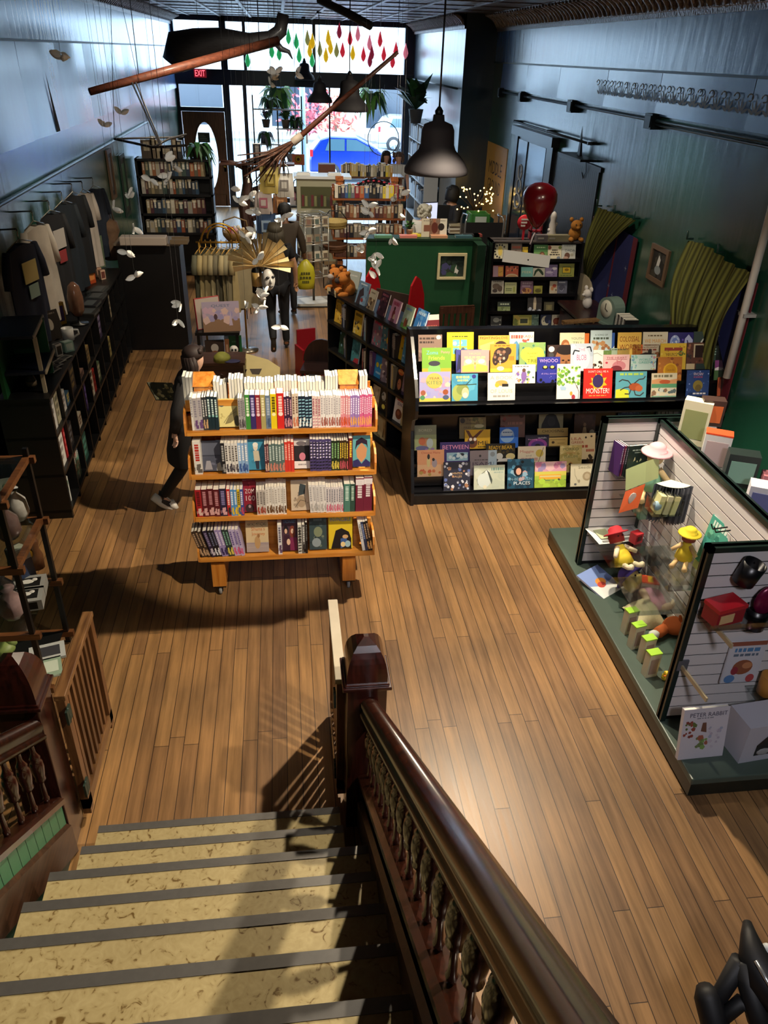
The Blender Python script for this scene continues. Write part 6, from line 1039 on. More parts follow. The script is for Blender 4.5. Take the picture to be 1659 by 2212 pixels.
# ------------------------------------------------------------------ brass garment rack
BR = mat('b48a3c', .3, .9)
gr = thing('garment_rack', 'brass garment rack with round hoops above tan shirts', 'clothes rack', (-.86, 11.45, 0))
for x in (-.32, .26): MB().lathe([(.16, 0), (.165, .012), (.02, .03)], (x, 0, 0), 24).build('base_disc', mat('8a8478', .3, .6), gr)
for x in (-.32, .26): MB().tube([(x, 0, .02), (x, 0, 1.56)], .014, 8).build('post', BR, gr)
MB().tube([(-.36, 0, 1.56), (.3, 0, 1.56)], .014, 8).build('rail', BR, gr)
for x, r_, dy_ in ((-.02, .26, -.05), (-.05, .17, .25)): MB().tube([(x+r_*math.cos(a*PI/16), dy_, 1.56+r_*math.sin(a*PI/16)) for a in range(17)], .014, 8).build('hoop', BR, gr)
def garment(name, lab, M, col, w=.5, h=.68, sleeve=.2, group=None, hang='b48a3c', cat='shirt', sd=0, dark=None, lo=None):
    t = thing(name, lab, cat, M=M, group=group); hm = mat(hang, .35, .7)
    MB().tube([(.0, 0, .0), (.015, 0, .025), (.0, 0, .045), (-.02, 0, .03)], .004, 5).tube([(0, 0, 0), (0, 0, -.05), (-w*.36, 0, -.11)], .005, 5).tube([(0, 0, -.05), (w*.36, 0, -.11)], .005, 5).build('hanger', hm, t)
    b = MB(); m0 = mat(col, .8, var=.18)
    def body(s):
        def fn(u, v):
            x = (u-.5)*w*(.94+.12*(1-v)); z = -.09-h+h*v - (.07*(abs(u-.5)*2)**1.5 if v > .9 else .07*(abs(u-.5)*2)**1.5*v); y = s*(.035*math.sin(PI*u)+.006) + .02*math.sin(u*17+sd)*(1-v)
            return (x, y, z)
        return fn
    b.grid(body(-1), 14, 12).grid(body(1), 10, 8); b.build('garment_body', m0, t)
    for s in (-1, 1):
        MB().tube([(s*w*.4, 0, -.13), (s*w*.5, -.005, -.16-sleeve*.5), (s*w*.54, -.01, -.16-sleeve)], [.035, .045, .045], 9).build('sleeve', m0, t)
    if lo: MB().box(-w*.2, w*.2, -.062, -.055, -.45, -.25).box(-w*.14, w*.14, -.066, -.06, -.6, -.47, 1).build('print', [mat(lo[0], .7), mat(lo[1], .7)], t)
    return t
for i in range(8):
    x = -.3+i*.072; cc = ['5a5a48', 'a49468', '8a7c58', '9a8e6c', '6a6450', 'a89a74', '8c8468', '9c8c64'][i]
    garment('shirt', '%s shirt from the left on the brass garment rack' % ORD[i], Matrix.Translation((-.86+x, 11.45, 1.55)) @ Matrix.Rotation(1.2+.05*math.sin(i*3), 4, 'Z'), cc, .5, .72 if i < 6 else .85, .22, 'shirts on the brass garment rack', sd=i)
garment('shirt', 'large tan shirt facing out at the right end of the brass rack', Matrix.Translation((-.86+.3, 11.4, 1.55)) @ Matrix.Rotation(.5, 4, 'Z'), '8f8468', .54, .8, .24, None, sd=3)
# low stand of books in front of the rack
ls = thing('low_book_stand', 'low black two-level stand of books in front of the garment rack', 'display stand', (-.93, 10.75, 0))
MB().box(-.3, .3, -.2, .2, .02, .06).build('lower_shelf', BLK, ls); MB().box(-.32, .28, -.16, .2, .5, .54).build('upper_shelf', BLK, ls); MB().box(-.3, -.26, -.15, .18, .06, .5).build('side_panel', BLK, ls); MB().box(.22, .26, -.1, .18, .06, .5).build('side_panel', BLK, ls)
MB().lathe([(.36, 0), (.36, .02)], (0, 0, 0), 28).build('base_disc', mat('6a655c', .4, .4), ls)
def standbook(name, lab, loc, rz, w, h, th, col, spec, tilt=.2, group=None):
    t = thing(name, lab, 'book', M=Matrix.Translation(loc) @ Matrix.Rotation(rz, 4, 'Z') @ Matrix.Rotation(-tilt, 4, 'X'), group=group); book_parts(t, w, h, th, col, spec); return t
standbook('large_book', 'large pastel book titled QUEST standing on the low stand', (-.88, 10.63, .542), .12, .5, .4, .03, 'a89ab0', 'r 0 0 1 .42 8a6a50;s 18 0 .35 1 .75 .14 c0a0b4 9a90b8 d0b0a8;t .5 .86 .5 .1 5a6a84 QUEST;e .35 .5 .05 .1 4a3038;p b8a8c0 .7 .2 .75 .7 .8 .2', .22)
standbook('large_book', 'red-edged open book behind the pastel QUEST book', (-1.06, 10.8, .542), .5, .36, .42, .03, 'b0343c', 'r .02 .02 .98 .98 c0b4a8', .1)
standbook('book', 'dark paperback with a pale figure on the lower shelf of the low stand', (-1.0, 10.6, .062), .1, .26, .36, .03, '3a2c26', 'e .5 .7 .2 .16 b8b0a8;e .5 .4 .25 .2 8a5a40;b .5 .1 .7 .06 8a8078', .12)
standbook('book', 'brown spined book beside the dark paperback on the low stand', (-.83, 10.6, .062), .1, .06, .38, .2, '8a5a3c', 'b .5 .6 .4 .4 c8a888', .05)
standbook('book', 'green book behind the white figurine on the low stand', (-.72, 10.66, .062), .1, .18, .4, .03, '1c5a30', 'b .5 .8 .5 .05 4a8a5c', .1)
fg = thing('figurine', 'white cartoon skeleton-like figurine on a pink block on the low stand', 'figurine', (-.73, 10.53, .062)); fg['label'] = 'white figurine on a pale pink block on the low stand'
MB().box(-.07, .07, -.05, .05, 0, .07).build('block', mat('d8b0b4', .5), fg); MB().ell((0, 0, .14), (.05, .04, .07), 10).ell((-.005, -.01, .26), (.06, .05, .06), 12).tube([(.04, 0, .18), (.08, -.03, .12)], .014, 6).tube([(-.04, 0, .18), (-.08, -.03, .14)], .014, 6).build('figure', mat('dcdad6', .4), fg); MB().ell((-.025, -.055, .27), (.015, .01, .018), 6).ell((.02, -.055, .27), (.015, .01, .018), 6).build('eyes', BLK, fg)
# carved chest and cream cut-out board
ch = thing('carved_chest', 'dark carved wooden chest behind the cart with a green cap on top', 'chest', (at(480, 800, y=9.6).x, 9.6, 0)); b = MB().box(-.28, .28, -.18, .2, .04, .5)
for k in range(5): b.tube([(-.22+.11*k+.04*math.cos(j*PI/6), -.185, .3+.08*math.sin(j*PI/6)) for j in range(13)], .008, 5)
b.build('chest_body', wood('22120c', '40241a', .5, 'X'), ch); MB().box(-.3, .3, -.2, .22, .5, .53).build('lid', wood('2a1610', '4a2a1e', .45, 'X'), ch)
for x in (-.24, .24): MB().box(x-.03, x+.03, -.15, .17, 0, .04).build('foot', wood('22120c', '40241a', .5, 'X'), ch)
cp = thing('cap', 'olive and navy toy cap lying on the carved chest', 'toy', (ch.location.x+.02, 9.5, .53)); MB().lathe([(.11, 0), (.1, .06), (.05, .1), (.003, .11)], (0, 0, 0), 14).build('crown', mat('8a8c3c', .7, var=.4, scale=20), cp); MB().ell((.12, -.06, .012), (.11, .07, .012), 12).build('brim', mat('2c2c50', .7), cp)
cb = thing('cutout_board', 'cream cardboard cut-out with dark sunglasses shapes leaning behind the cart', 'board', M=Matrix.Translation((at(543, 800, y=9.7).x, 9.7, .28)) @ Matrix.Rotation(-.15, 4, 'Z') @ Matrix.Rotation(-.75, 4, 'X'))
oc = [(-.34, -.1), (-.22, -.26), (.2, -.3), (.38, -.12), (.36, .1), (.2, .2), (-.12, .28), (-.34, .2)]; PX = Matrix.Rotation(PI/2, 4, 'X')
MB().prism(oc, -.01, .0, 0, PX).build('board', mat('d0bf84', .6, var=.1), cb); b = MB().prism([(-.22, .06), (-.06, .05), (-.09, -.02), (-.18, -.02)], .001, .004, 0, PX).prism([(-.03, .06), (.13, .07), (.1, -.01), (.01, -.01)], .001, .004, 0, PX)
b.prism([(.0, -.14), (.2, -.18), (.24, -.24), (.02, -.22)], .001, .004, 0, PX).prism([(.24, -.1), (.34, -.1), (.36, -.14), (.26, -.16)], .001, .004, 0, PX); b.build('dark_shapes', mat('3a2c20', .6), cb)
b = MB().box(-.2, .2, .02, .2, -.28/math.cos(.75) if False else -.3, -.05); MB().beam((0, .03, .0), (0, .33, -.22), .05, .02).build('rear_strut', mat('a8945c', .6), cb)
# ------------------------------------------------------------------ small chairs
rc = thing('child_chair', 'small red wooden child\'s chair in front of the angled shelf', 'chair', (.3, 10.35, 0), .35); RED = mat('8a1420', .4)
for x in (-.16, .14): MB().box(x, x+.03, -.15, .15, 0, .42).build('side_panel', RED, rc)
MB().box(-.13, .14, -.14, .12, .26, .29).build('seat', mat('a8505a', .4), rc); MB().box(-.13, .14, .12, .15, .22, .62).build('backrest', RED, rc)
bc = thing('round_back_chair', 'dark brown chair with a rounded back beside the red child\'s chair', 'chair', (.4, 9.55, 0), -.2); DBR = wood('140a0a', '2a1614', .35)
MB().prism([(.24*math.cos(a*PI/12), .42+.3*math.sin(a*PI/12)) for a in range(13)], -.2, -.17, 0, PX).build('backrest', DBR, bc); MB().box(-.22, .22, -.2, .18, .38, .42).build('seat', DBR, bc)
for x in (-.19, .19):
    for y in (-.17, .17): MB().tube([(x, y, 0), (x, y, .39)], .018, 8).build('leg', DBR, bc)
sc_ = thing('slat_chair', 'brown slat-back wooden chair in front of the green partition', 'chair', (2.3, 9.95, 0), .1); BW = wood('3a2014', '5c3622', .45)
MB().box(-.24, .24, -.22, .22, .43, .47).build('seat', BW, sc_); zt2 = 1.02
MB().box(-.24, .24, .19, .22, zt2-.1, zt2).build('top_rail', BW, sc_)
for k in range(5): MB().box(-.17+k*.08, -.12+k*.08, .195, .215, .47, zt2-.1).build('slat', BW, sc_)
for x in (-.22, .22):
    MB().box(x-.022, x+.022, .18, .225, 0, zt2-.02).build('rear_leg', BW, sc_); MB().box(x-.022, x+.022, -.22, -.18, 0, .65).build('front_leg', BW, sc_); MB().box(x-.03, x+.03, -.24, .2, .65, .68).build('armrest', BW, sc_)
pc = thing('plush_cat', 'black and white plush cat sitting on the wooden slat-back chair', 'plush toy', (2.42, 9.85, .471)); MB().ell((0, 0, .1), (.075, .06, .1), 12).ell((0, -.02, .24), (.07, .06, .065), 12).add([(-.06, -.02, .28), (-.02, -.02, .3), (-.05, -.02, .34)], [(0, 1, 2)]).add([(.06, -.02, .28), (.02, -.02, .3), (.05, -.02, .34)], [(0, 1, 2)]).ell((-.06, -.07, .03), (.03, .06, .03), 8).ell((.06, -.07, .03), (.03, .06, .03), 8).build('body', mat('101014', .9), pc)
MB().ell((0, -.055, .12), (.035, .02, .06), 8).ell((-.06, -.125, .03), (.024, .015, .022), 6).ell((.06, -.125, .03), (.024, .015, .022), 6).ell((0, -.078, .225), (.025, .012, .02), 6).build('white_fur', mat('d8d6d0', .9), pc)
rb = thing('red_rocker', 'red wooden children\'s bench with rounded ends behind the angled shelf', 'bench', (1.4, 10.2, 0), -.73); rb.scale = (.72, .9, 1.33)
for x, s in ((-.48, 1), (.5, 1)): MB().prism([(-.22, 0), (.22, 0), (.24, .6), (.2, .9), (.1, 1.05), (-.02, 1.1), (-.14, 1.02), (-.2, .8)], x, x+.035, 0, YZ).build('end_panel', mat('a0121c', .35), rb)
MB().box(-.45, .5, -.15, .15, .36, .4).build('seat', mat('4a3a34', .5), rb); MB().box(-.45, .5, .1, .13, .5, .88).build('backrest', mat('3a2c28', .5), rb)
# ================================================================== COUNTER, RIGHT WALL, WINDOW
dk = thing('sales_desk', 'dark sales desk with computers behind the green partition', 'desk', (3.0, 16.35, 0))
MB().box(-.95, .1, -.35, .5, .76, .8).build('desktop', mat('2a2c30', .4), dk); MB().box(-.93, .08, -.3, -.26, 0, .76).build('front_panel', mat('0f1418', .5), dk); MB().box(-.93, -.88, -.3, .48, 0, .76).build('side_panel', mat('0f1418', .5), dk); MB().box(.03, .08, -.3, .48, 0, .76).build('side_panel', mat('0f1418', .5), dk)
def monitor(lab, px, py, y, z, w, h, col, e, rz):
    p = at(px, py, y=y); t = thing('monitor', lab, 'monitor', (p.x, y, z), rz); MB().box(-.1, .1, -.08, .08, 0, .015).tube([(0, .02, .01), (0, .02, .16)], .018, 6).build('stand', BLK, t)
    MB().box(-w/2, w/2, 0, .03, .12, .12+h).build('bezel', BLK, t); MB().box(-w/2+.015, w/2-.015, -.004, 0, .135, .105+h).build('screen', mat(col, .3, emit=e), t)
monitor('white lit computer screen on the sales desk beside the grey haired person', 932, 420, 16.45, .8, .34, .42, 'c4ccec', .9, .35)
monitor('dark computer monitor right of the white lit screen', 962, 430, 16.5, .8, .4, .36, '16181c', 0, -.1)
kb = thing('keyboard', 'dark keyboard on the sales desk in front of the screens', 'keyboard', (2.9, 16.12, .801)); b = MB().box(-.2, .2, -.07, .07, 0, .02)
for r_ in range(4):
    for k in range(11): b.box(-.185+k*.034, -.157+k*.034, -.06+r_*.031, -.035+r_*.031, .02, .027, 1)
b.build('keyboard_body', [mat('2a2c30', .5), mat('4a4c50', .5)], kb)
for i in range(5):
    t = thing('book', '%s book up in the stack on the sales desk' % ORD[i], 'book', (at(985, 450, y=16.25).x, 16.2+.01*math.sin(i*3), .801+i*.035), .1*math.sin(i*2), group='stack of books on the sales desk')
    MB().box(-.13, .13, -.09, .09, 0, .003).box(-.13, .13, -.09, .09, .03, .033).box(-.13, .13, -.093, -.09, 0, .033).build('cover', mat(['c8c0a8', '8a7a64', 'd8d4c8', '6a5c4c', 'b0a890'][i], .5), t); MB().box(-.125, .125, -.09, .087, .003, .03).build('page_block', PAGE, t)
# side cabinet with crate and papers near the wall
sc2 = thing('side_cabinet', 'dark side cabinet under the green crate beside the MIDDLE GROUND poster', 'cabinet', (3.98, 15.6, 0)); MB().box(-.42, .28, -.5, .5, 0, .98).build('carcass', mat('1c1e20', .5), sc2); MB().box(-.44, .3, -.52, .52, .98, 1.0).build('top_board', mat('3a3630', .5), sc2)
p = at(1035, 440, y=15.6); cg = thing('storage_bin', 'green plastic bin on the side cabinet near the fairy lights', 'bin', (3.78, 15.6, 1.0)); b = MB().box(-.2, .2, -.18, .18, 0, .02)
for m_ in range(4): b.box(-.2, .2, .16, .18, 0, .3, 0, Matrix.Rotation(m_*PI/2, 4, 'Z'))
b.build('bin_shell', mat('3c7a3c', .4), cg, bevel=.01); MB().box(-.1, .12, -.2, -.185, .05, .25).build('paper_front', mat('b8c4c0', .6), cg)
pb = thing('paper_bag', 'brown paper bag on the side cabinet below the poster', 'bag', (4.12, 15.25, 1.0)); MB().add([(-.1, -.07, 0), (.1, -.07, 0), (.1, .07, 0), (-.1, .07, 0), (-.1, -.05, .3), (.1, -.06, .32), (.1, .06, .3), (-.1, .05, .32)], [(3, 2, 1, 0), (0, 1, 5, 4), (1, 2, 6, 5), (2, 3, 7, 6), (3, 0, 4, 7)]).build('bag_body', mat('8a6c4c', .8, var=.2), pb)
pp = thing('paper_stack', 'stack of white papers on the side cabinet in front of the green bin', 'papers', (3.82, 15.25, 1.0)); b = MB()
for i in range(6): b.box(-.14, .14, -.1, .1, i*.012, i*.012+.01, i % 2, Matrix.Rotation(.12*math.sin(i*2.1), 4, 'Z'))
b.build('sheets', [mat('d8d4c8', .7), mat('b8b0a0', .7)], pp)
# fairy lights on twigs
fl = thing('fairy_light_tree', 'twig tree of glowing warm fairy lights in front of the poster', 'fairy lights', (at(1030, 420, y=15.75).x, 15.85, 1.0)); r = random.Random(5); tw, bu = MB(), MB(); tw.tube([(0, 0, 0), (0, 0, .3)], .014, 6)
for i in range(46):
    a = r.uniform(0, 6.28); q = Vector((r.uniform(-.36, .36), r.uniform(-.12, .12), r.uniform(.28, .72))); tw.tube([(0, 0, .28), q*.5+Vector((0, 0, .15)), q], .004, 4); bu.ell(q, .014, 6)
tw.build('twigs', mat('4a3820', .7), fl); bu.build('bulbs', mat('ffcf70', .4, emit=9), fl)
# metal book truck
tk = thing('book_truck', 'dark metal book truck with bent tube ends behind the partition', 'book truck', (3.5, 14.1, 0)); CH = mat('b8bcc0', .25, .8)
for x in (-.34, .34): MB().tube([(x, -.18, .1), (x, -.18, 1.42), (x*.93, -.16, 1.5), (x*.8, 0, 1.5), (x*.93, .16, 1.5), (x, .18, 1.42), (x, .18, .1)], .016, 8).build('tube_end', CH, tk)
for z in (.3, .75, 1.15):
    MB().box(-.33, .33, -.17, .17, z, z+.015).box(-.33, .33, -.18, -.17, z, z+(.26 if z > 1 else .08)).build('shelf', mat('26262a', .45, .3), tk)
for x in (-.34, .34):
    for y in (-.18, .18): MB().lathe([(.045, -.015), (.05, 0), (.045, .015)], (0, 0, 0), 12, 0, Matrix.Translation((x, y, .05)) @ Matrix.Rotation(PI/2, 4, 'X')).build('caster', BLK, tk)
bookrow(Matrix.Translation((3.5, 14.0, 0)), .02, .32, .767, 7, .2, PALB, 'on the metal truck\'s middle shelf', 'books on the metal truck', seed=4)
# plant pots and leaflet holder near the partition
rt = thing('plant_table', 'small red-topped table holding potted plants behind the partition', 'table', (2.1, 13.6, 0)); MB().box(-.3, .3, -.2, .25, .82, .86).build('tabletop', mat('6a2418', .4), rt); MB().box(-.26, .26, -.15, .2, 0, .82).build('body_panel', mat('0e2a1c', .5), rt)
def plant(name, lab, loc, s, pot, leaf, n=26, trail=False, potz=.16, long=False):
    t = thing(name, lab, 'plant', loc); MB().lathe([(.07*s, 0), (.1*s, potz*s), (.105*s, potz*s+.015), (.09*s, potz*s), (.001, potz*s-.01)], (0, 0, 0), 14).build('pot', mat(pot, .6), t); r = random.Random(int(loc[0]*97+loc[1]*31)); f = MB()
    for k in range(n):
        a = r.uniform(0, 6.28); L_ = s*r.uniform(.15, .34)*(1.6 if long else 1); e = r.uniform(-.5, .3) if trail else r.uniform(.4, 1.3); w = s*(.045 if not long else .07); b0 = Vector((0, 0, potz*s)); d = Vector((math.cos(a)*math.cos(e), math.sin(a)*math.cos(e), math.sin(e))); m = b0+d*L_*.55+Vector((0, 0, .06*s)); q = b0+d*L_-Vector((0, 0, (.3*s*r.random()) if trail else .02)); sd = Vector((-math.sin(a), math.cos(a), 0))*w
        f.add([b0, m-sd, m+sd, q], [(0, 1, 2), (1, 3, 2)], k % 2)
    f.build('leaves', [mat(leaf, .5), mat('2c5a2c' if leaf != '2c5a2c' else '4a7a3c', .5)], t); return t
plant('potted_plant', 'plant with yellow-green leaves in a terracotta pot left of the grey haired person', (2.05, 13.55, .86), 1.0, '8a3c24', '7a7a2c'); plant('potted_plant', 'plant with reddish leaves in a terracotta pot on the red-topped table', (2.28, 13.6, .86), .9, '8a3c24', '8a4a2c'); plant('potted_plant', 'tiny succulent in a beige pot on the partition ledge', (at(885, 500, y=11.1).x, 11.12, 1.726), .5, '8a7058', '4a5a34')
for i, (px, w, cc, lab) in enumerate(((922, .13, 'c4bca8', 'cream leaflet with a brown picture'), (938, .12, '9a6a54', 'brown leaflet in the middle'), (952, .13, 'd0ccc0', 'pale leaflet with a dark round portrait'))):
    p = at(px, 505, y=11.08); standbook('leaflet', '%s standing on the partition ledge' % lab, (p.x, 11.06, 1.726), 0, w+.03, .24, .012, cc, 'b .5 .88 .7 .05 8a8478;r .2 .3 .8 .65 7a5040' if i == 0 else 'e .5 .5 .3 .3 5a2c24' if i == 1 else 'e .5 .55 .28 .2 2c2420;b .5 .88 .7 .05 8a8478', .1)
# framed picture on the partition
def frame(name, lab, M, w, h, fr, spec, col, fw=.035):
    t = thing(name, lab, 'picture', M=M); b = MB()
    for x0, x1, z0, z1 in ((0, w, 0, fw), (0, w, h-fw, h), (0, fw, fw, h-fw), (w-fw, w, fw, h-fw)): b.box(x0-w/2, x1-w/2, -.03, 0, z0, z1)
    b.build('frame', mat(fr, .45), t); MB().box(-w/2+fw, w/2-fw, -.012, -.002, fw, h-fw).build('backing', mat(col, .6), t)
    A, am, T_, tm = art_mesh(spec, w-2*fw, h-2*fw, Matrix.Translation((0, -.012, fw)))
    if A.v: A.build('painting', am, t)
    if T_.v: T_.build('lettering', tm, t)
    return t
p = at(943, 603, y=10.94); q = at(1009, 547, y=10.94)
frame('framed_picture', 'cream framed dark landscape with a small white animal on the green partition', Matrix.Translation(((p.x+q.x)/2, 10.945, p.z)), q.x-p.x, q.z-p.z, 'cfc49a', 'r 0 .55 1 1 1c2620;s 14 0 .5 1 1 .16 2c3a34 24302c;s 12 0 0 .8 .55 .18 3c5a34 4a4a74 34503c;p d8d8d4 .62 .18 .7 .2 .74 .12 .8 .3 .7 .4 .7 .6 .64 .4', '27342c')
WR = lambda y, z, rz=-PI/2: Matrix.Translation((XR-.001, y, z)) @ Matrix.Rotation(rz, 4, 'Z')   # on the right wall, facing -x
frame('framed_picture', 'small gilt-framed picture of a white animal between the green curtains', WR(8.72, 1.69), .46, .4, '6a5440', 's 12 0 0 1 1 .2 2c2a28 3c3a30;p d4d4d0 .35 .35 .55 .4 .6 .7 .45 .85 .38 .6;e .5 .3 .22 .16 8a9498', '24221f', .05)
pt = thing('poster', 'tan MIDDLE GROUND poster on the right wall near the fairy lights', 'poster', M=WR(16.55, 1.05)); MB().box(-.85, .75, -.012, 0, 0, 1.35).build('sheet', mat('a8803c', .6, var=.1), pt); b = MB()
for tx, z in (('MIDDLE', .92), ('GROUND', .58)): textmb(b, tx, Matrix.Translation((-.05, -.0135, z)) @ Matrix.Rotation(PI/2, 4, 'X'), 1.05, .24)
b.build('lettering', mat('201812', .6), pt)
fp = thing('poster', 'pale teal poster headed Free with two white phone shapes on the beadboard', 'poster', M=WR(11.72, 1.66)); MB().box(-.28, .28, -.01, 0, 0, .84).build('sheet', mat('4f7a80', .5), fp); b = MB(); textmb(b, 'Free', Matrix.Translation((0, -.011, .62)) @ Matrix.Rotation(PI/2, 4, 'X'), .34, .14); textmb(b, 'Music on', Matrix.Translation((0, -.011, .48)) @ Matrix.Rotation(PI/2, 4, 'X'), .3, .05); b.build('lettering', mat('c8d4d4', .5), fp)
MB().box(-.12, -.03, -.013, -.01, .1, .32).box(.05, .13, -.013, -.01, .06, .24, 1).build('pictures', [mat('d4dcdc', .4), mat('16222c', .4)], fp)
# dark panelled door and beadboard on the right wall
d2 = MB(); d2.box(XR-.08, XR, 14.95, 15.12, 0, 2.8).box(XR-.08, XR, 12.9, 13.2, 0, 2.72).box(XR-.14, XR, 12.8, 15.2, 2.72, 2.86); d2.box(XR-.05, XR, 13.2, 14.95, 0, 2.72)
d2o = d2.build('door_2', mat('0c0d12', .3)); d2o['kind'] = 'structure'
MB().box(XR-.06, XR-.05, 13.3, 14.25, .9, 2.66).box(XR-.065, XR-.05, 14.35, 14.9, .9, 2.66).build('door_glass', mat('39455c', .12, .4), d2o)
b = MB()
for k in range(26): b.box(XR-.03, XR, 10.95+k*.075, 11.02+k*.075, 0, 2.6)
struct('trim_8', b, mat('1c2126', .4))
b = MB(); b.box(XR-.03, XR, 10.9, 12.9, 2.6, 2.66); struct('trim_9', b, mat('1c2126', .4))
st2 = thing('window_sticker', 'white sketched sticker on the glass of the dark door', 'sticker', M=WR(14.6, 1.45)@Matrix.Translation((0, -.068, 0))); b = MB()
for k in range(3): b.tube([(.17*math.cos(a*PI/8)*(1-.2*k), -.004, .22+.24*k+.12*math.sin(a*PI/8)) for a in range(17)], .012, 4)
b.build('drawing', mat('b8c0cc', .6), st2)
sh = thing('bracket_shelf', 'black wall bracket shelf with an upright black fin high on the right wall', 'shelf', M=WR(11.65, 2.7)); MB().box(-.5, .5, -.24, 0, 0, .03).build('board', BLK, sh); MB().add([(.05, -.1, .03), (-.06, -.1, .03), (.0, -.1, .42), (.0, -.1, .42), (.05, -.06, .03), (-.06, -.06, .03)], [(0, 1, 2), (4, 2, 5), (0, 2, 4), (1, 5, 2)]).build('fin', BLK, sh); MB().tube([(.2, -.05, 0), (.25, -.04, -.15), (.15, -.04, -.25), (.05, -.03, -.18)], .005, 5).build('cable', BLK, sh)
cd_ = thing('conduit_bracket', 'pale horizontal pipe rail above the dark panelled door', 'pipe', (XR-.1, 13.5, 2.92)); MB().tube([(0, -2.3, 0), (0, 1.75, 0)], .018, 7).build('pipe', mat('39434c', .4, .4), cd_)
for y in (-2.2, -.3, 1.7): MB().box(-.02, .1, y-.02, y+.02, -.02, .02).build('clip', BLK, cd_)
wp = thing('white_pipe', 'white vertical pipe on the right wall behind the book display', 'pipe', (XR-.1, 6.66, 1.3)); MB().tube([(0, 0, .0), (0, 0, 3.2)], .035, 12).build('pipe', mat('c4c6c8', .45), wp)
for z in (.6, 2.): MB().box(-.02, .1, -.05, .05, z, z+.03).build('clip', mat('8a8c90', .4), wp)
# curtains with starry puppet-stage panels
def stage(lab1, lab2, y0, y1, z0, z1, tie):
    t = thing('starry_panel', lab1, 'wall hanging', (XR-.02, (y0+y1)/2, z0)); L_ = y0-y1
    MB().box(-.012, 0, -L_/2, L_/2, 0, z1-z0).build('blue_cloth', mat('1a2258', .7, var=.25), t); b = MB()
    for s, q in ((-.5, .06), (.5, .06), (-.1, .015)): MB().box(-.02, -.012, s*L_-q, s*L_+q, 0, z1-z0).build('red_border', mat('5c1424', .6), t)
    r = random.Random(3)
    for k in range(9):
        y, z = r.uniform(-L_*.42, L_*.42), r.uniform(.1, (z1-z0)*.9)
        for a in range(2): q = a*PI/2; b.face([(-.022, y+.04*math.cos(q), z+.04*math.sin(q)), (-.022, y-.008*math.sin(q), z+.008*math.cos(q)), (-.022, y-.04*math.cos(q), z-.04*math.sin(q)), (-.022, y+.008*math.sin(q), z-.008*math.cos(q))])
    b.build('stars', mat('8a94b8', .6), t)
    c = thing('curtain', lab2, 'curtain', (XR-.03, (y0+y1)/2, 0)); 
    mm, N_, Lk, bb_ = base('striped_green_cloth'); tc = N_.new('ShaderNodeUVMap'); wv = N_.new('ShaderNodeTexWave'); wv.inputs['Scale'].default_value = 9; wv.inputs['Distortion'].default_value = .6; Lk.new(tc.outputs[0], wv.inputs['Vector']); rp = N_.new('ShaderNodeValToRGB'); rp.color_ramp.elements[0].color = (*lin('35370f'), 1); rp.color_ramp.elements[1].color = (*lin('696b2c'), 1); Lk.new(wv.outputs['Fac'], rp.inputs[0]); Lk.new(rp.outputs[0], bb_.inputs['Base Color']); bb_.inputs['Roughness'].default_value = .85
    nu, nv = 48, 40
    def fn(u, v):
        y, z, bul = tie(u, v); return (-.05-bul-.035*math.sin(u*38+3*v)*(.4+.6*v*(1-v)*4*.5+.3), y-(y0+y1)/2, z)
    b = MB().grid(fn, nu, nv); o = b.build('drape', mm, c); uv = o.data.uv_layers.new(name='UVMap')
    for lp in o.data.loops: i = lp.vertex_index; uv.data[lp.index].uv = ((i % (nu+1))/nu, (i//(nu+1))/nv*.12)
    b = MB()
    for u in (.0, .5, 1.0): y, z, _ = tie(u, 1); b.tube([(0, y-(y0+y1)/2, z+.02), (-.07, y-(y0+y1)/2, z+.02), (-.08, y-(y0+y1)/2, z+.1)], .012, 6)
    b.build('hooks', mat('1c3a34', .4), c)
def tie1(u, v):   # gathered at lower left, then a hanging tail
    top = Vector((10.65-1.25*u, 2.2+.06*u)); k = Vector((10.72-.18*u, 1.32-.04*u)); tail = Vector((10.86-.26*u, .45))
    if v > .42: s = (v-.42)/.58; s2 = s**1.35; sag = .22*math.sin(PI*s)*u*(1-u*.45); return top.x*s2+k.x*(1-s2), top.y*s+k.y*(1-s)-sag*(1-s), .06*math.sin(PI*s)
    s = v/.42; return k.x*s+tail.x*(1-s), k.y*s+tail.y*(1-s), .04
def tie2(u, v):   # swag drawn to the middle with a falling tail
    top = Vector((8.02-1.32*u, 2.3+.03*math.sin(u*6))); bot = Vector((7.85-.95*u, 1.3+.12*math.sin(u*5+1))); s = v; sag = .3*math.sin(PI*u)*(1-v)*.6
    return top.x*s+bot.x*(1-s)+.05*math.sin(v*PI), top.y*s+bot.y*(1-s)-sag, .05*math.sin(PI*v)+.04*(1-v)
stage('blue starry cloth panel with red borders behind the farther green curtain', 'farther striped olive green curtain tied back on the right wall', 10.82, 9.4, .4, 2.05, tie1); stage('blue starry cloth panel with red borders behind the nearer green curtain', 'nearer striped olive green curtain draped in a swag on the right wall', 8.05, 6.72, .9, 2.2, tie2)
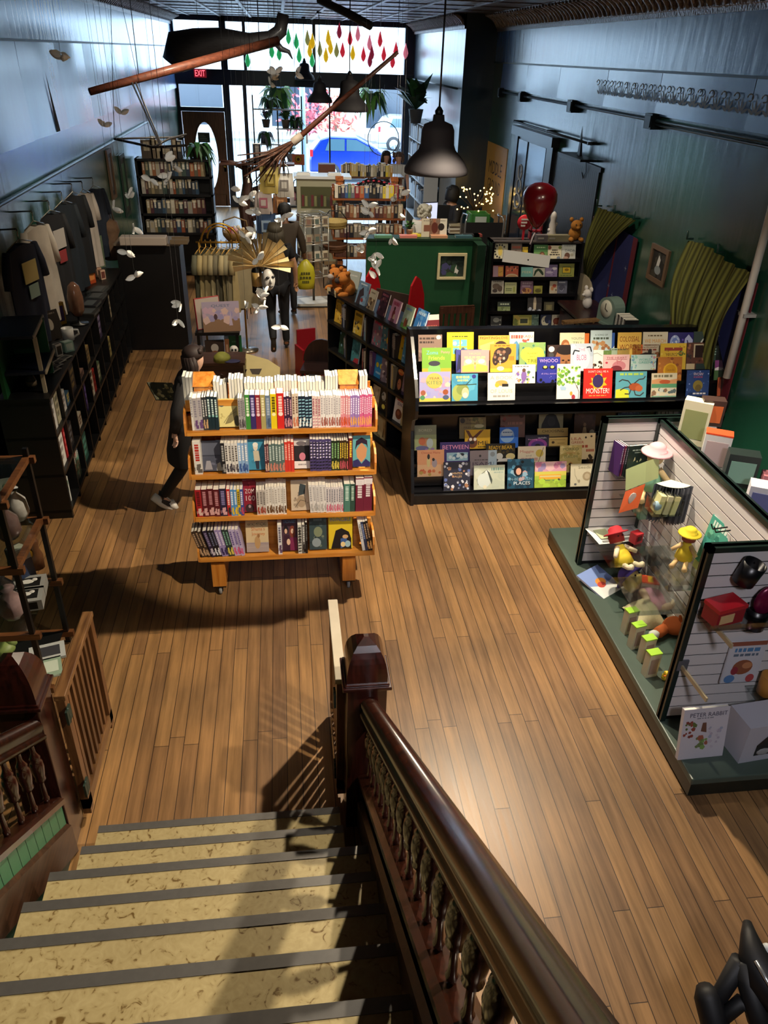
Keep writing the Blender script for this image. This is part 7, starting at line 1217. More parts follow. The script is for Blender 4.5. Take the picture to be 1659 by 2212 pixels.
# dresser with clock, mouse, books
dr = thing('dresser', 'dark reddish dresser against the right wall between the curtains', 'dresser', (4.03, 9.3, 0)); DRM = wood('1c0e0e', '341a18', .35, 'Y'); MB().box(-.25, .24, -.95, 1.0, 0, 1.0).build('carcass', DRM, dr); MB().box(-.3, .24, -1.0, 1.05, 1.0, 1.035).build('top_board', DRM, dr)
for k in range(3): d_ = MB().box(-.27, -.25, -.9+k*.64, -.3+k*.64, .7, .96).build('drawer', DRM, dr); MB().ell((-.285, -.6+k*.64, .83), .02, 8).build('knob', mat('8a7a4a', .3, .8), d_)
ck = thing('mantel_clock', 'grey-green mantel clock with a round face on the dresser', 'clock', (4.05, 9.25, 1.036), -PI/2+.3); MB().prism([(-.16, 0), (.16, 0), (.16, .2)]+[(.16*math.cos(a*PI/10), .2+.14*math.sin(a*PI/10)) for a in range(1, 10)]+[(-.16, .2)], -.08, .08, 0, PX).box(-.19, .19, -.1, .1, 0, .03).build('case', mat('6a8078', .5), ck); MB().lathe([(.11, 0), (.1, .015), (.001, .016)], (0, 0, 0), 20, 0, Matrix.Translation((0, -.08, .2)) @ PX).build('dial', mat('c8c8b8', .4), ck); MB().beam((0, -.1, .2), (.0, -.1, .27), .01, .004).beam((0, -.1, .2), (.05, -.1, .18), .01, .004).build('hands', BLK, ck)
ms_ = thing('mouse_figurine', 'white mouse figurine at the far end of the dresser', 'figurine', (4.0, 9.95, 1.036), -1.2); MB().ell((0, 0, .08), (.07, .06, .08), 12).ell((0, -.02, .2), (.06, .06, .055), 12).ell((-.05, -.01, .26), (.035, .015, .035), 10).ell((.05, -.01, .26), (.035, .015, .035), 10).ell((0, -.08, .19), (.02, .03, .018), 8).build('figure', mat('c8c4c0', .6), ms_)
for i in range(6): spine_book(Matrix.Translation((4.0, 8.95-i*.05, 1.036)) @ Matrix.Rotation(-PI/2, 4, 'Z'), .04, .22, .17, ['d8d8d0', '1c1c1e', 'c8c8c4', '24262a', 'd0d0c8', '1c1e20'][i], 't:8a8a88', '%s book from the clock in the black and white row on the dresser' % ORD[i], 'black and white books on the dresser')
cbk = thing('rounded_board', 'cream rounded headboard shape standing behind the far end of the dresser', 'board', (4.1, 10.55, 0), -1.1); MB().prism([(-.22, 0), (.22, 0), (.22, 1.15)]+[(.22*math.cos(a*PI/10), 1.15+.2*math.sin(a*PI/10)) for a in range(1, 10)]+[(-.22, 1.15)], -.015, .015, 0, PX).build('board', mat('a89c84', .5), cbk)
fs = thing('folding_stand', 'light wooden folding stand with crossed slats in front of the far curtain', 'stand', (3.85, 9.3, 0), .2); b_ = wood('6a4c2c', '8a6a44', .5)
for i, (x, y) in enumerate(((-.2, 0), (0, .03), (.2, .06))): MB().beam((x-.2, y, .55), (x+.22, y, 1.05), .03, .012).build('slat', b_, fs); MB().beam((x+.2, y+.03, .55), (x-.22, y+.03, 1.05), .03, .012).build('slat', b_, fs)
MB().box(-.4, .3, -.02, .08, 1.05, 1.075).build('top_slat', b_, fs)
for x in (-.25, .2): MB().beam((x, .03, 0), (x, .03, .62), .03, .02).build('leg', b_, fs)
# things on the board-book shelf
TX = lambda px, y=BY+.12: at(px, 525, y=y).x
t = thing('paddle', 'red round paddle with white lettering on top of the board book shelf', 'paddle', (TX(1128), BY+.12, 1.8)); MB().lathe([(.09, -.012), (.1, 0), (.09, .012)], (0, 0, 0), 18, 0, Matrix.Translation((0, 0, .22)) @ PX).box(-.015, .015, -.01, .01, 0, .14).build('blade', mat('b0202c', .4), t); b = MB()
for k in range(3): b.box(-.05, .05-.02*k, -.018, -.013, .25-.04*k, .27-.04*k)
b.build('white_marks', mat('d8d0cc', .5), t)
t = thing('cat_figurine', 'white figurine standing tall on top of the board book shelf', 'figurine', (TX(1190), BY+.14, 1.8)); MB().lathe([(.06, 0), (.065, .06), (.045, .13), (.05, .19), (.035, .24), (.045, .29), (.03, .34), (.003, .36)], (0, 0, 0), 12).ell((.04, 0, .2), .03, 7).ell((-.035, 0, .12), .03, 7).build('figure', mat('b0acaa', .5), t)
t = thing('plush_toy', 'orange plush lion toy on the right end of the board book shelf', 'plush toy', (TX(1236), BY+.08, 1.8)); MB().ell((0, 0, .09), (.085, .07, .09), 12).ell((0, -.03, .2), (.08, .07, .07), 12).ell((-.07, -.08, .03), (.035, .06, .03), 8).ell((.07, -.08, .03), (.035, .06, .03), 8).ell((-.07, 0, .27), .03, 8).ell((.07, 0, .27), .03, 8).ell((0, -.1, .18), (.03, .025, .022), 8).build('body', mat('9a6420', .9, var=.3, scale=40), t); MB().ell((-.03, -.095, .22), .01, 6).ell((.03, -.095, .22), .01, 6).build('eyes', BLK, t)
for i, (a, c, cc, lab) in enumerate(((1152, 1176, '5a5458', 'long dark grey box'), (1176, 1222, '77735c', 'long olive grey box'))): t = MB().box(TX(a), TX(c), BY+.0, BY+.1, 1.801, 1.88).box(TX(a)+.02, TX(a)+.1, BY-.003, BY, 1.83, 1.85, 1).build('game_box', [mat(cc, .5), mat('8a8880', .5)]); tag(t, lab + ' lying along the front of the board book shelf top', 'box', 'boxes on the board book shelf')
t = thing('red_toy_chair', 'small red frame behind the balloon string on the board book shelf', 'toy', (TX(1157), BY+.2, 1.8)); MB().box(-.08, -.06, -.05, .05, 0, .2).box(.06, .08, -.05, .05, 0, .2).box(-.08, .08, -.05, .05, .09, .11).box(-.08, .08, .04, .05, .16, .2).build('frame', mat('7a1420', .4), t)
# ------------------------------------------------------------------ window plants and shelving
ps = thing('plant_rack', 'black metal plant rack with white shelves standing in the shop window', 'shelf rack', (at(605, 400, y=22.6).x, 22.6, 0)); zs = [at(600, p, y=22.6).z for p in (440, 400, 348, 310, 276, 235)]
for x in (-.62, 0, .62): MB().tube([(x, 0, 0), (x, 0, zs[-1]+.3)], .02, 6).build('post', BLK, ps)
for i, z in enumerate(zs): MB().box(-.64 if i % 2 else -.05, .64 if i % 2 == 0 or i > 3 else .05, -.16, .16, z-.03, z).build('shelf', mat('b8bcc0', .4), ps)
for i, (dx_, k, pot, leaf) in enumerate(((.35, 0, '6a6a6c', '3a5a34'), (-.3, 1, '5a5a5c', '4a5a50'), (.3, 2, '7a7a7c', '3a5a34'), (-.35, 3, '4a4a4c', '5a5a6c'), (.2, 4, '6a5a4c', '4a6a3c'), (.45, 4, '2c2c2e', '3a5a34'), (-.3, 4, '4a3c34', '4a4a6c'), (-.2, 5, '2c2c2e', '4a7a3c'))):
    plant('potted_plant', '%s plant up from the floor on the window plant rack' % ORD[i], (ps.location.x+dx_, 22.6, zs[k]), 1.1, pot, leaf, 30, i % 2 == 1)
for px, py, s, lab in ((600, 232, 1.9, 'left hanging planter with trailing pale green leaves in the shop window'), (803, 236, 1.9, 'right hanging planter with bright green leaves in a black pot in the shop window')):
    p = at(px, py, y=23.2); t = plant('hanging_planter', lab, (p.x, 23.2, p.z), s, '15161a', '7ab04a', 44, True); MB().tube([(.15, 0, .3), (0, 0, .9), (0, 0, 3.15-p.z)], .006, 4).tube([(-.15, 0, .3), (0, 0, .9)], .006, 4).build('cord', BLK, t)
t = thing('sunflower_print', 'small orange framed sunflower print on the window plant rack', 'picture', (ps.location.x+.5, 22.4, at(625, 356, y=22.4).z)); MB().box(-.16, .16, -.02, .0, 0, .26).build('frame', mat('b85a2c', .5), t); MB().lathe([(.09, 0), (.001, .005)], (0, 0, 0), 14, 0, Matrix.Translation((0, -.022, .14)) @ PX).lathe([(.04, 0.006), (.001, .011)], (0, 0, 0), 12, 1, Matrix.Translation((0, -.022, .14)) @ PX).build('flower', [mat('e0b030', .5), mat('4a2c14', .6)], t)
hp = at(828, 300, y=23.0); t = thing('hoop', 'thin black hoop hanging in the right of the shop window', 'hoop', (hp.x, 23, hp.z)); MB().tube([(.42*math.cos(a*PI/16), 0, .42*math.sin(a*PI/16)) for a in range(33)], .012, 6).build('ring', BLK, t); MB().tube([(0, 0, .42), (0, 0, 3.2-hp.z)], .005, 4).build('cord', BLK, t)
# white shelving with books along the far right wall
ws = thing('white_shelving', 'white shelving of upright books along the far right wall', 'bookshelf', (3.48, 20.6, 0)); WM = mat('c4c8cc', .4)
for y in (-1.3, 0, 1.3): MB().box(-.17, .16, y-.015, y+.015, 0, 2.5).build('upright', WM, ws)
for z in (.35, .8, 1.25, 1.7, 2.1, 2.5): MB().box(-.18, .16, -1.3, 1.3, z-.025, z).build('shelf', WM, ws)
b = MB(); r = random.Random(8)
for z in (.8, 1.25, 1.7, 2.1):
    y = -1.26
    while y < 1.24: h = r.uniform(.04, .09); b.box(-.15, .12, y, y+h-.006, z, z+r.uniform(.24, .34), r.randrange(4)); y += h
bks = b.build('books', [mat(c, .5) for c in ('d8d4cc', '3a3a44', '8a8a8c', '5a6a7c')], None, (3.48, 20.6, 0)); bks['kind'] = 'stuff'; tag(bks, 'rows of small books filling the white shelving by the window', 'books')
plant('potted_plant', 'large dark leafy plant in a grey pot on top of the white shelving', (3.2, 20.3, 2.5), 1.75, '4a4c50', '1c3c24', 30, False, .16, True)
# ================================================================== LEFT SIDE
fbz = [at(370, p, y=15.9).z for p in (503, 462, 420, 381)]; FX0, FX1 = -2.66, -1.29
fb2 = thing('tall_bookcase', 'tall black bookcase of old books at the far left beside the street door', 'bookshelf', ((FX0+FX1)/2, 15.9, 0)); MF2 = Matrix.Translation((-(FX0+FX1)/2, -15.9, 0))
for x in (FX0, FX1-.04): MB().box(x, x+.04, 15.9, 16.25, 0, 2.12, 0, MF2).build('side_panel', BLK, fb2)
for z in [.1]+[q-.0 for q in fbz]+[2.12]: MB().box(FX0, FX1, 15.9, 16.25, z-.04, z, 0, MF2).build('shelf', BLK, fb2)
MB().box(FX0, FX1, 16.25, 16.28, 0, 2.12, 0, MF2).build('back_panel', BLK, fb2)
for k, z in enumerate(fbz): bookrow(Matrix.Translation(((FX0+FX1)/2, 15.94, 0)), -.62+(.05 if k % 2 else 0), .62-(.1*k % .25), z+.001, 17 if k != 1 else 14, (.24, .26, .26, .28)[k], PALD+['8a4a30', 'b0a894'], 'on the %s of the far-left bookcase' % ('lowest visible shelf', 'third shelf', 'second shelf', 'top shelf')[k], 'books in the far-left bookcase', seed=40+k)
for i, (px, w, h, cc) in enumerate(((330, .2, .3, '4a4038'), (345, .1, .36, '6a5c4c'), (356, .12, .3, '8a7c64'), (372, .25, .18, '3c3430'), (390, .1, .34, '5a4a3c'), (400, .1, .3, '2c2c30'))): p = at(px, 330, y=16); spine_book(Matrix.Translation((p.x-.1, 15.98, 2.121)), w, h, .18, cc, 't:a89c84', '%s from the left of the old books on top of the far-left bookcase' % ORD[i], 'books on top of the far-left bookcase')
plant('potted_plant', 'trailing green plant on top of the far-left bookcase near the door', (-1.5, 16.05, 2.12), 1.2, '4a3a30', '3a5a3c', 30, True)
# framed pieces on the left wall
WL = lambda y, z: Matrix.Translation((XL+.006, y, z)) @ Matrix.Rotation(PI/2, 4, 'Z')
for i, (px0, py0, px1, py1, fr, spec, lab) in enumerate(((228, 325, 252, 425, '5a4430', 'r .1 .1 .9 .9 3a3430;r .3 .2 .6 .8 7a7068', 'tall rustic wooden frame on the left wall before the far bookcase'), (228, 440, 246, 520, '3a3a3c', 'r .1 .1 .9 .9 6a5464', 'narrow dark frame low on the left wall by the tall cabinet'), (266, 330, 274, 470, '1c2c28', 'r .1 .1 .9 .9 1c4a34', 'thin dark green board on the left wall nearest the far bookcase'))):
    p = at(px0, py0, x=XL+.02); q = at(px1, py1, x=XL+.02); frame('framed_picture', lab, WL((p.y+q.y)/2, q.z), min(1.2, abs(q.y-p.y)), max(.3, p.z-q.z), fr, spec, '2a2622', .06)
# garments on the left wall
for px, py, w, h, sl, cc, lab, lo in ((30, 505, .62, 1.0, .3, '1c2438', 'navy sweater with pale tags hanging nearest on the left wall', ('c8b878', '9ab4a8')), (63, 466, .55, 1.0, .35, 'b8b0a4', 'off-white shirt hanging second on the left wall', None), (99, 443, .6, 1.05, .35, '14161c', 'black shirt with a stacked red and white print on the left wall', ('a8a4a0', '8a3034')), (127, 423, .6, 1.0, .35, '16202a', 'dark plain shirt hanging fourth on the left wall', None), (149, 405, .6, .95, .35, '12161c', 'dark shirt hanging fifth on the left wall', None), (172, 400, .5, .95, .3, 'b4aca4', 'second off-white shirt hanging beyond the dark shirts on the left wall', None), (195, 392, .6, .9, .3, '1a2434', 'dark navy shirt hanging farthest on the left wall', None)):
    p = at(px, py, x=-2.55); t = garment('hanging_shirt', lab, Matrix.Translation((-2.52, p.y, p.z)) @ Matrix.Rotation(PI/2-.25, 4, 'Z'), cc, w, h, sl, None, '8a8478', 'shirt', px, None, lo)
    MB().tube([(-.15, .18, .05), (0, 0, .045), (.0, .0, .03)], .008, 5).build('wall_arm', BLKM, t)
# tiered stand at the near end of the cabinet
td = thing('tiered_stand', 'green and black tiered stand with pale board edges on the near end of the cabinet', 'display stand', M=Matrix.Translation((-2.3, 7.15, 1.221)) @ Matrix.Rotation(.12, 4, 'Z'))
MB().box(-.2, .12, .1, .14, 0, .52).box(-.22, -.19, -.5, .14, 0, .52).build('green_back', mat('17502c', .5), td)
for z, x1 in ((.18, .14), (.5, .1)): s = MB().box(-.24, x1, -.42, .2, z, z+.025).build('board', mat('10182c', .5), td); MB().box(x1, x1+.012, -.42, .2, z-.002, z+.028).build('pale_edge', mat('b0a48c', .6), s)
MB().box(.09, .12, -.4, -.36, 0, .5).build('post', mat('a89c84', .6), td)
def onz_(px, py, z): return at(px, py, z=z)
CT = 1.221
def simple(name, lab, cat, px, py, z, parts, rz=0, group=None):
    p = at(px, py, z=z); t = thing(name, lab, cat, (p.x, p.y, z), rz, group)
    for nm, b, m in parts: b.build(nm, m, t)
    return t
def boxy(w, d, h): return MB().box(-w/2, w/2, -d/2, d/2, 0, h)
def pack(name, lab, cat, px, py, z, w, d, h, c1, c2, rz=0, group=None): return simple(name, lab, cat, px, py, z, [('box_body', boxy(w, d, h), mat(c1, .4)), ('printed_face', MB().box(-w*.36, w*.36, -d/2-.002, -d/2, h*.15, h*.85).box(-w*.36, w*.36, -d*.3, d*.3, h, h+.002), mat(c2, .4))], rz, group)
def mug(name, lab, px, py, z, col, rz=0, s=1., M=None):
    p = at(px, py, z=z) if M is None else Vector(); t = thing(name, lab, 'mug', M=M if M is not None else Matrix.Translation(p) @ Matrix.Rotation(rz, 4, 'Z'))
    MB().lathe([(.042*s, 0), (.048*s, .005), (.05*s, .11*s), (.046*s, .11*s), (.042*s, .012), (.001, .012)], (0, 0, 0), 18).build('cup', mat(col, .3), t); MB().tube([(.045*s, 0, .09*s), (.085*s, 0, .085*s), (.09*s, 0, .05*s), (.047*s, 0, .025*s)], .009*s, 7).build('handle', mat(col, .3), t); return t
mug('mug', 'white mug standing on the left cabinet top', 149, 735, CT, 'c8c8c4', .3, 1.2)
pack('candle_box', 'pale teal box beside the white mug on the left cabinet', 'box', 147, 758, CT, .1, .08, .1, '8ab0a4', 'b8d0c8', .8); pack('small_box', 'small white box with a dark label on the left cabinet', 'box', 127, 768, CT, .07, .05, .12, 'c8c4bc', '3c3a38', .9)
standbook('print', 'dark print with a pale glowing shape on the left cabinet', tuple(at(120, 735, z=CT)), .9, .26, .3, .01, '2a2420', 'e .5 .55 .15 .2 a89c8c;b .5 .9 .7 .05 6a6058', .25)
pack('bagged_gift', 'yellow and purple gift in clear wrapping on the left cabinet', 'gift', 131, 700, CT, .12, .06, .24, 'a8842c', '4a3c6a', .9)
simple('wrapped_bag', 'crinkled clear bag with brown contents hanging on the left cabinet', 'bag', 172, 700, CT, [('bag_body', MB().lathe([(.05, .1), (.08, .16), (.085, .3), (.06, .42), (.02, .46)], (0, 0, 0), 12), mat('6a4c3c', .2, var=.4, scale=20)), ('stand', MB().lathe([(.1, 0), (.1, .015), (.012, .02), (.012, .1), (.05, .1)], (0, 0, 0), 14), BLK)])
for i, (px, py, w, c1) in enumerate(((213, 630, .34, '2c3030'), (208, 644, .3, '24282a'), (195, 660, .3, '1c1c20'), (191, 678, .26, '2a2824'))): pack('slate_book', '%s flat dark book from the far end of the left cabinet top' % ORD[i], 'book', px, py, CT, w, .2, .035, c1, '44484a', 1.5, 'flat dark books on the left cabinet')
for i, (px, py) in enumerate(((140, 773), (127, 782), (120, 791), (116, 800))): pack('postcard', '%s small pale card lying in the row on the left cabinet top' % ORD[i], 'card', px, py, CT, .13, .09, .008, 'a8a49c', '4a4a4c', 1.2, 'cards on the left cabinet top')
pack('orange_pack', 'orange and red printed pack leaning at the far end of the left cabinet', 'pack', 197, 612, CT, .14, .05, .3, 'b04a24', 'd88a4c', 1.1)
simple('sticker_sheet', 'sheet of green and white stickers on the wall above the left cabinet', 'stickers', 212, 580, CT, [('sheet', MB().box(-.14, .14, 0, .01, 0, .42), mat('5a6a54', .5)), ('stickers', MB().add([(x-.05+dx_, -.003, z+dz) for x in (-.06, .06) for z in (.06, .16, .26, .36) for dx_, dz in ((0, -.035), (.09, -.03), (.1, .035), (.01, .03))], [tuple(range(4*k, 4*k+4)) for k in range(8)]), mat('a8b49c', .5))], .9)
for i, (px, py, cc) in enumerate(((222, 603, 'c8a890'), (214, 598, 'b89880'))): pack('card_box', '%s little white card box past the orange pack on the left cabinet' % ORD[i], 'box', px, py, CT, .07, .05, .12, cc, '6a3c34', .8, 'little card boxes on the left cabinet')
simple('rag_bag', 'brown patterned cloth bag with a top knot on the far end of the left cabinet', 'bag', 243, 560, CT, [('bag_body', MB().lathe([(.1, 0), (.17, .1), (.18, .22), (.12, .3), (.16, .4), (.14, .52), (.05, .56)], (0, 0, 0), 14), mat('5c4430', .8, var=.5, scale=14)), ('handle', MB().tube([(-.1, 0, .5), (-.08, 0, .66), (.08, 0, .66), (.1, 0, .5)], .012, 6), mat('3c2c20', .7))])
pack('red_package', 'red item in clear plastic packaging on the tiered stand', 'package', 66, 752, CT+.205, .14, .05, .14, '9a3434', 'c8c0c0', 1.0); simple('dark_bottle', 'dark bottle shaped figure on the lowest board of the tiered stand', 'bottle', 70, 838, CT, [('bottle_body', MB().lathe([(.04, 0), (.045, .08), (.03, .12), (.02, .16), (.022, .18)], (0, 0, 0), 12), mat('1c1814', .3)), ('label', MB().lathe([(.0465, .03), (.0465, .07)], (0, 0, 0), 12), mat('6a5a44', .5))])
wt = thing('foam_block', 'white foam block lying on top of the tall cabinet', 'block', (-1.87, 11.45, 1.53)); MB().box(-.36, .26, -.1, .1, 0, .11).build('block', mat('a89c92', .6), wt, bevel=.01)
wt2 = thing('wood_tray', 'pale wooden tray beside the white foam block on the tall cabinet', 'tray', (-1.45, 11.55, 1.53)); MB().box(-.12, .12, -.1, .14, 0, .02).box(-.12, .12, -.1, -.08, .02, .06).box(-.12, .12, .12, .14, .02, .06).build('tray', mat('6a5a44', .5), wt2)
# contents of the cube cabinet
def cell(c, r, dx_, name, lab, cat, w, h, d, c1, c2, tilt=0., yo=.03):
    t = thing(name, lab, cat, M=ML @ Matrix.Translation(((c+.5)*CWD+dx_, yo, CZ[r]+.031)) @ Matrix.Rotation(-tilt, 4, 'X')); MB().box(-w/2, w/2, 0, d, 0, h).build('body', mat(c1, .45), t); b = MB()
    for k in range(3): b.box(-w*.36, w*(.36-.12*k), -.002, 0, h*(.72-.24*k), h*(.86-.24*k))
    b.build('printed_face', mat(c2, .5), t)
CE = [(0, 2, -.08, 'white_book', 'tall white book with grey lines in the nearest top cubby', 'book', .2, .33, .03, 'c4c4c0', '7a7a7c'), (0, 2, .12, 'clear_package', 'cream figure in clear packaging in the nearest top cubby', 'package', .12, .3, .06, 'a8a48c', '6a6a5c'), (1, 2, -.06, 'house_lantern', 'small white house-shaped lantern in the second top cubby', 'lantern', .14, .2, .12, 'd0d0cc', '8a8a8c'), (1, 2, .12, 'small_pack', 'blue and yellow pack in the second top cubby', 'pack', .12, .12, .08, '4a6a84', 'c8b04c'), (2, 2, 0, 'dark_book', 'dark book standing in the third top cubby', 'book', .2, .28, .03, '24242a', '8a7a4c'), (3, 2, 0, 'pink_book', 'dusty pink book stack in the fourth top cubby', 'book', .2, .06, .2, '8a6a5c', '3c2c2a'), (4, 2, 0, 'sand_pack', 'sandy brown pack in the fifth top cubby', 'pack', .16, .18, .08, '8a7448', '5a4c34'), (6, 2, 0, 'purple_book', 'purple book in the far top cubby', 'book', .2, .3, .03, '3c3454', '7a7090'), (8, 2, 0, 'bone_pack', 'bone coloured pack in a far top cubby', 'pack', .08, .28, .06, 'a89c84', '6a6050'),
      (0, 1, -.04, 'white_box', 'large white box in the nearest middle cubby', 'box', .24, .3, .1, 'ccccc8', '8a8484'), (0, 1, .15, 'red_book', 'red book beside the large white box in the middle cubby', 'book', .06, .3, .18, '9a1c24', 'c85a5c'), (1, 1, -.05, 'dark_pack', 'dark pack in the second middle cubby', 'pack', .18, .24, .08, '1c1e24', '4a4c54'), (2, 1, 0, 'white_mug_box', 'white and brown mug box in the third middle cubby', 'box', .14, .14, .12, 'b0a898', '5a4434'), (3, 1, 0, 'violet_book', 'violet book in the fourth middle cubby', 'book', .08, .3, .16, '2c2060', '6a5ab0'), (4, 1, -.06, 'art_card', 'white card printed with black squares in the fifth middle cubby', 'card', .2, .32, .02, 'c8c0b0', '2c2820'), (4, 1, .12, 'red_pouch', 'red pouch beside the white art card', 'pouch', .1, .26, .06, 'a02420', '5a1418'), (5, 1, 0, 'green_pack', 'green patterned pack in the sixth middle cubby', 'pack', .16, .22, .06, '4a5c44', 'a8a890'), (7, 1, 0, 'yellow_pack', 'pale yellow pack in a far middle cubby', 'pack', .16, .24, .06, '9a8c54', '5a5434'),
      (0, 0, -.1, 'white_carton', 'white carton in the nearest bottom cubby', 'box', .16, .26, .1, 'c0c4c0', '5a7a6c'), (1, 0, .0, 'teal_book', 'teal book leaning in the second bottom cubby', 'book', .2, .26, .03, '2c6a5c', '5a9a8a'), (2, 0, 0, 'teal_folder', 'dark teal folder in the third bottom cubby', 'folder', .2, .28, .03, '1c4a44', '3c7a70')]
for c in CE: cell(*c)
for i in range(6): spine_book(ML @ Matrix.Translation((CWD*1.08+i*.05, .03, CZ[1]+.031-(CZ[1]-CZ[0]))), .045, .3, .2, ['d0d0cc', '3a4a6a', '24242c', '8a2c34', 'c8c4b8', '4a5a74'][i], 't:d8d4cc', '%s of the spines in the cabinet\'s second bottom cubby' % ORD[i], 'spines in the cube cabinet')
# left glass rack goods
def rk(name, lab, cat, px, py, z, parts, rz=0): return simple(name, lab, cat, px, py, z, parts, rz)
for i, (px, py) in enumerate(((66, 1278), (60, 1305))): t = pack('tin_box', '%s silver tin box with a black picture lid on the glass rack' % ('farther', 'nearer')[i], 'tin', px, py, .581, .22, .17, .08, '8a8c8a', '141414', .15); MB().ell((-.01, .0, .085), (.05, .028, .003), 10).ell((.04, .02, .085), (.02, .02, .003), 8).build('lid_picture', mat('c8c8c4', .5), t)
standbook('print', 'pale floral print leaning on the second glass shelf of the rack', (-1.98, 4.72, 1.101), .35, .3, .3, .006, 'c8ccc0', 'e .5 .5 .28 .24 c88a6c;s 16 .1 .1 .9 .9 .08 8aa07c b85a4c d8dcd0', .2)
standbook('book', 'navy and white book standing on the third glass shelf', (-1.86, 4.72, .581), .9, .12, .3, .1, '2c3a58', 'r 0 .7 1 1 c8c8c8', .1); rk('gold_ornament', 'gold and brown ornament on the third glass shelf of the rack', 'ornament', 48, 1232, .581, [('ornament', MB().ell((0, 0, .08), (.09, .07, .08), 12).ell((.06, -.02, .15), .05, 8).ell((-.05, .02, .16), .045, 8), mat('7a5c1c', .25, .6, .4, 25))]); rk('brown_statuette', 'brown figure standing beside the navy book on the rack', 'statuette', 82, 1225, .581, [('figure', MB().lathe([(.05, 0), (.055, .1), (.035, .16), (.045, .22), (.02, .27)], (0, 0, 0), 12), mat('5a3a24', .4, var=.4, scale=20))])
for i, (px, py, z, cc, lab) in enumerate(((20, 1160, 1.101, '5a4a48', 'crinkled clear bag of brown goods on the second glass shelf'), (38, 1120, 1.101, 'a8a8a4', 'small pale cloth lump on the second glass shelf'), (12, 1300, .581, '3c3c3c', 'crinkled clear bag of grey goods on the third glass shelf'), (30, 1330, .581, '8a7474', 'crinkled bag with pink marks on the third glass shelf'))): rk('clear_bag', lab, 'bag', px, py, z, [('bag_body', MB().lathe([(.06, 0), (.09, .05), (.08, .14), (.03, .2), (.05, .23)], (0, 0, 0), 10), mat(cc, .2, var=.5, scale=18))])
pack('zine', 'printed zine with a keypad picture on the bottom shelf of the glass rack', 'booklet', 103, 1412, .101, .24, .18, .02, 'b0b4b4', '3a3a40', .3); pack('zine', 'pale green booklet near the gate on the bottom shelf of the glass rack', 'booklet', 108, 1445, .101, .16, .2, .02, '8aa08c', 'c0ccbc', .3); rk('green_ornament', 'pale green crumpled ornament low on the glass rack', 'ornament', 12, 1412, .101, [('ornament', MB().ell((0, 0, .05), (.08, .08, .05), 9).ell((.05, .03, .08), .04, 7), mat('7a8c4c', .5, var=.4, scale=20))])
for i in range(5): t = thing('folded_jeans', '%s from the bottom of the folded blue cloths on the rack\'s top shelf' % ORD[i], 'cloth', (-2.3, 4.5, 1.572+.028*i), .1*math.sin(i*2), group='folded blue cloths on the glass rack'); MB().box(-.2, .2, -.16, .16, 0, .026).build('cloth', mat(('2c3450', '5a6a94', '3a4468', '8a8aa0', '24304c')[i], .8, var=.2), t, bevel=.01)
# ================================================================== GOODS ON THE GONDOLA
AC = glass((.9, .93, .93), .2)
def gp(zx, zy, **k): return at(1180+zx/3.463, 860+zy/3.463, **k)
def acry(lab, x0, x1, y0, y1, z): t = thing('acrylic_shelf', lab, 'shelf', ((x0+x1)/2, (y0+y1)/2, z)); w, d = (x1-x0)/2, (y1-y0)/2; MB().box(-w, w, -d, d, 0, .006).build('shelf_board', AC, t); MB().box(-w, w, -d, -d+.006, .006, .04).build('front_lip', AC, t); return t
acry('clear shelf holding the slim dark books on the gondola back panel', 2.5, 2.84, 5.06, 5.255, 1.1); acry('wide clear shelf holding the open grey book on the gondola', 2.52, 2.845, 4.62, 5.0, 1.0); acry('clear low shelf holding the two dolls in yellow on the gondola', 2.45, 2.845, 4.2, 4.68, .44); acry('clear shelf holding the open white booklet on the gondola', 2.42, 2.84, 4.7, 5.2, .52); acry('clear shelf holding the yellow hatted doll and teal book on the gondola', 2.48, 2.845, 3.95, 4.5, .84)
for i, (cc, dx_) in enumerate((('4a2a6c', -.05), ('6a2440', -.03), ('2c3a3c', -.01))): spine_book(Matrix.Translation((2.58+dx_, 5.1, 1.107)) @ Matrix.Rotation(.25, 4, 'Z'), .014, .26, .12, cc, 't:a89cb0', '%s from the left of the slim spines on the gondola\'s clear shelf' % ORD[i], 'slim books on the gondola')
standbook('slim_book', 'slim black-green book with small pale birds facing out on the gondola', (2.66, 5.08, 1.107), .12, .17, .26, .03, '1c2a28', 'b .5 .86 .6 .04 8a9a94;b .5 .78 .35 .03 8a9a94;p c8c49c .3 .5 .4 .55 .36 .65;p c8c49c .6 .48 .72 .54 .66 .6;e .5 .5 .03 .03 c8c49c', .12)
pl = lambda name, lab, cat, loc, parts, rz=0: [b.build(nm, m, t) for t in [thing(name, lab, cat, loc, rz)] for nm, b, m in parts]
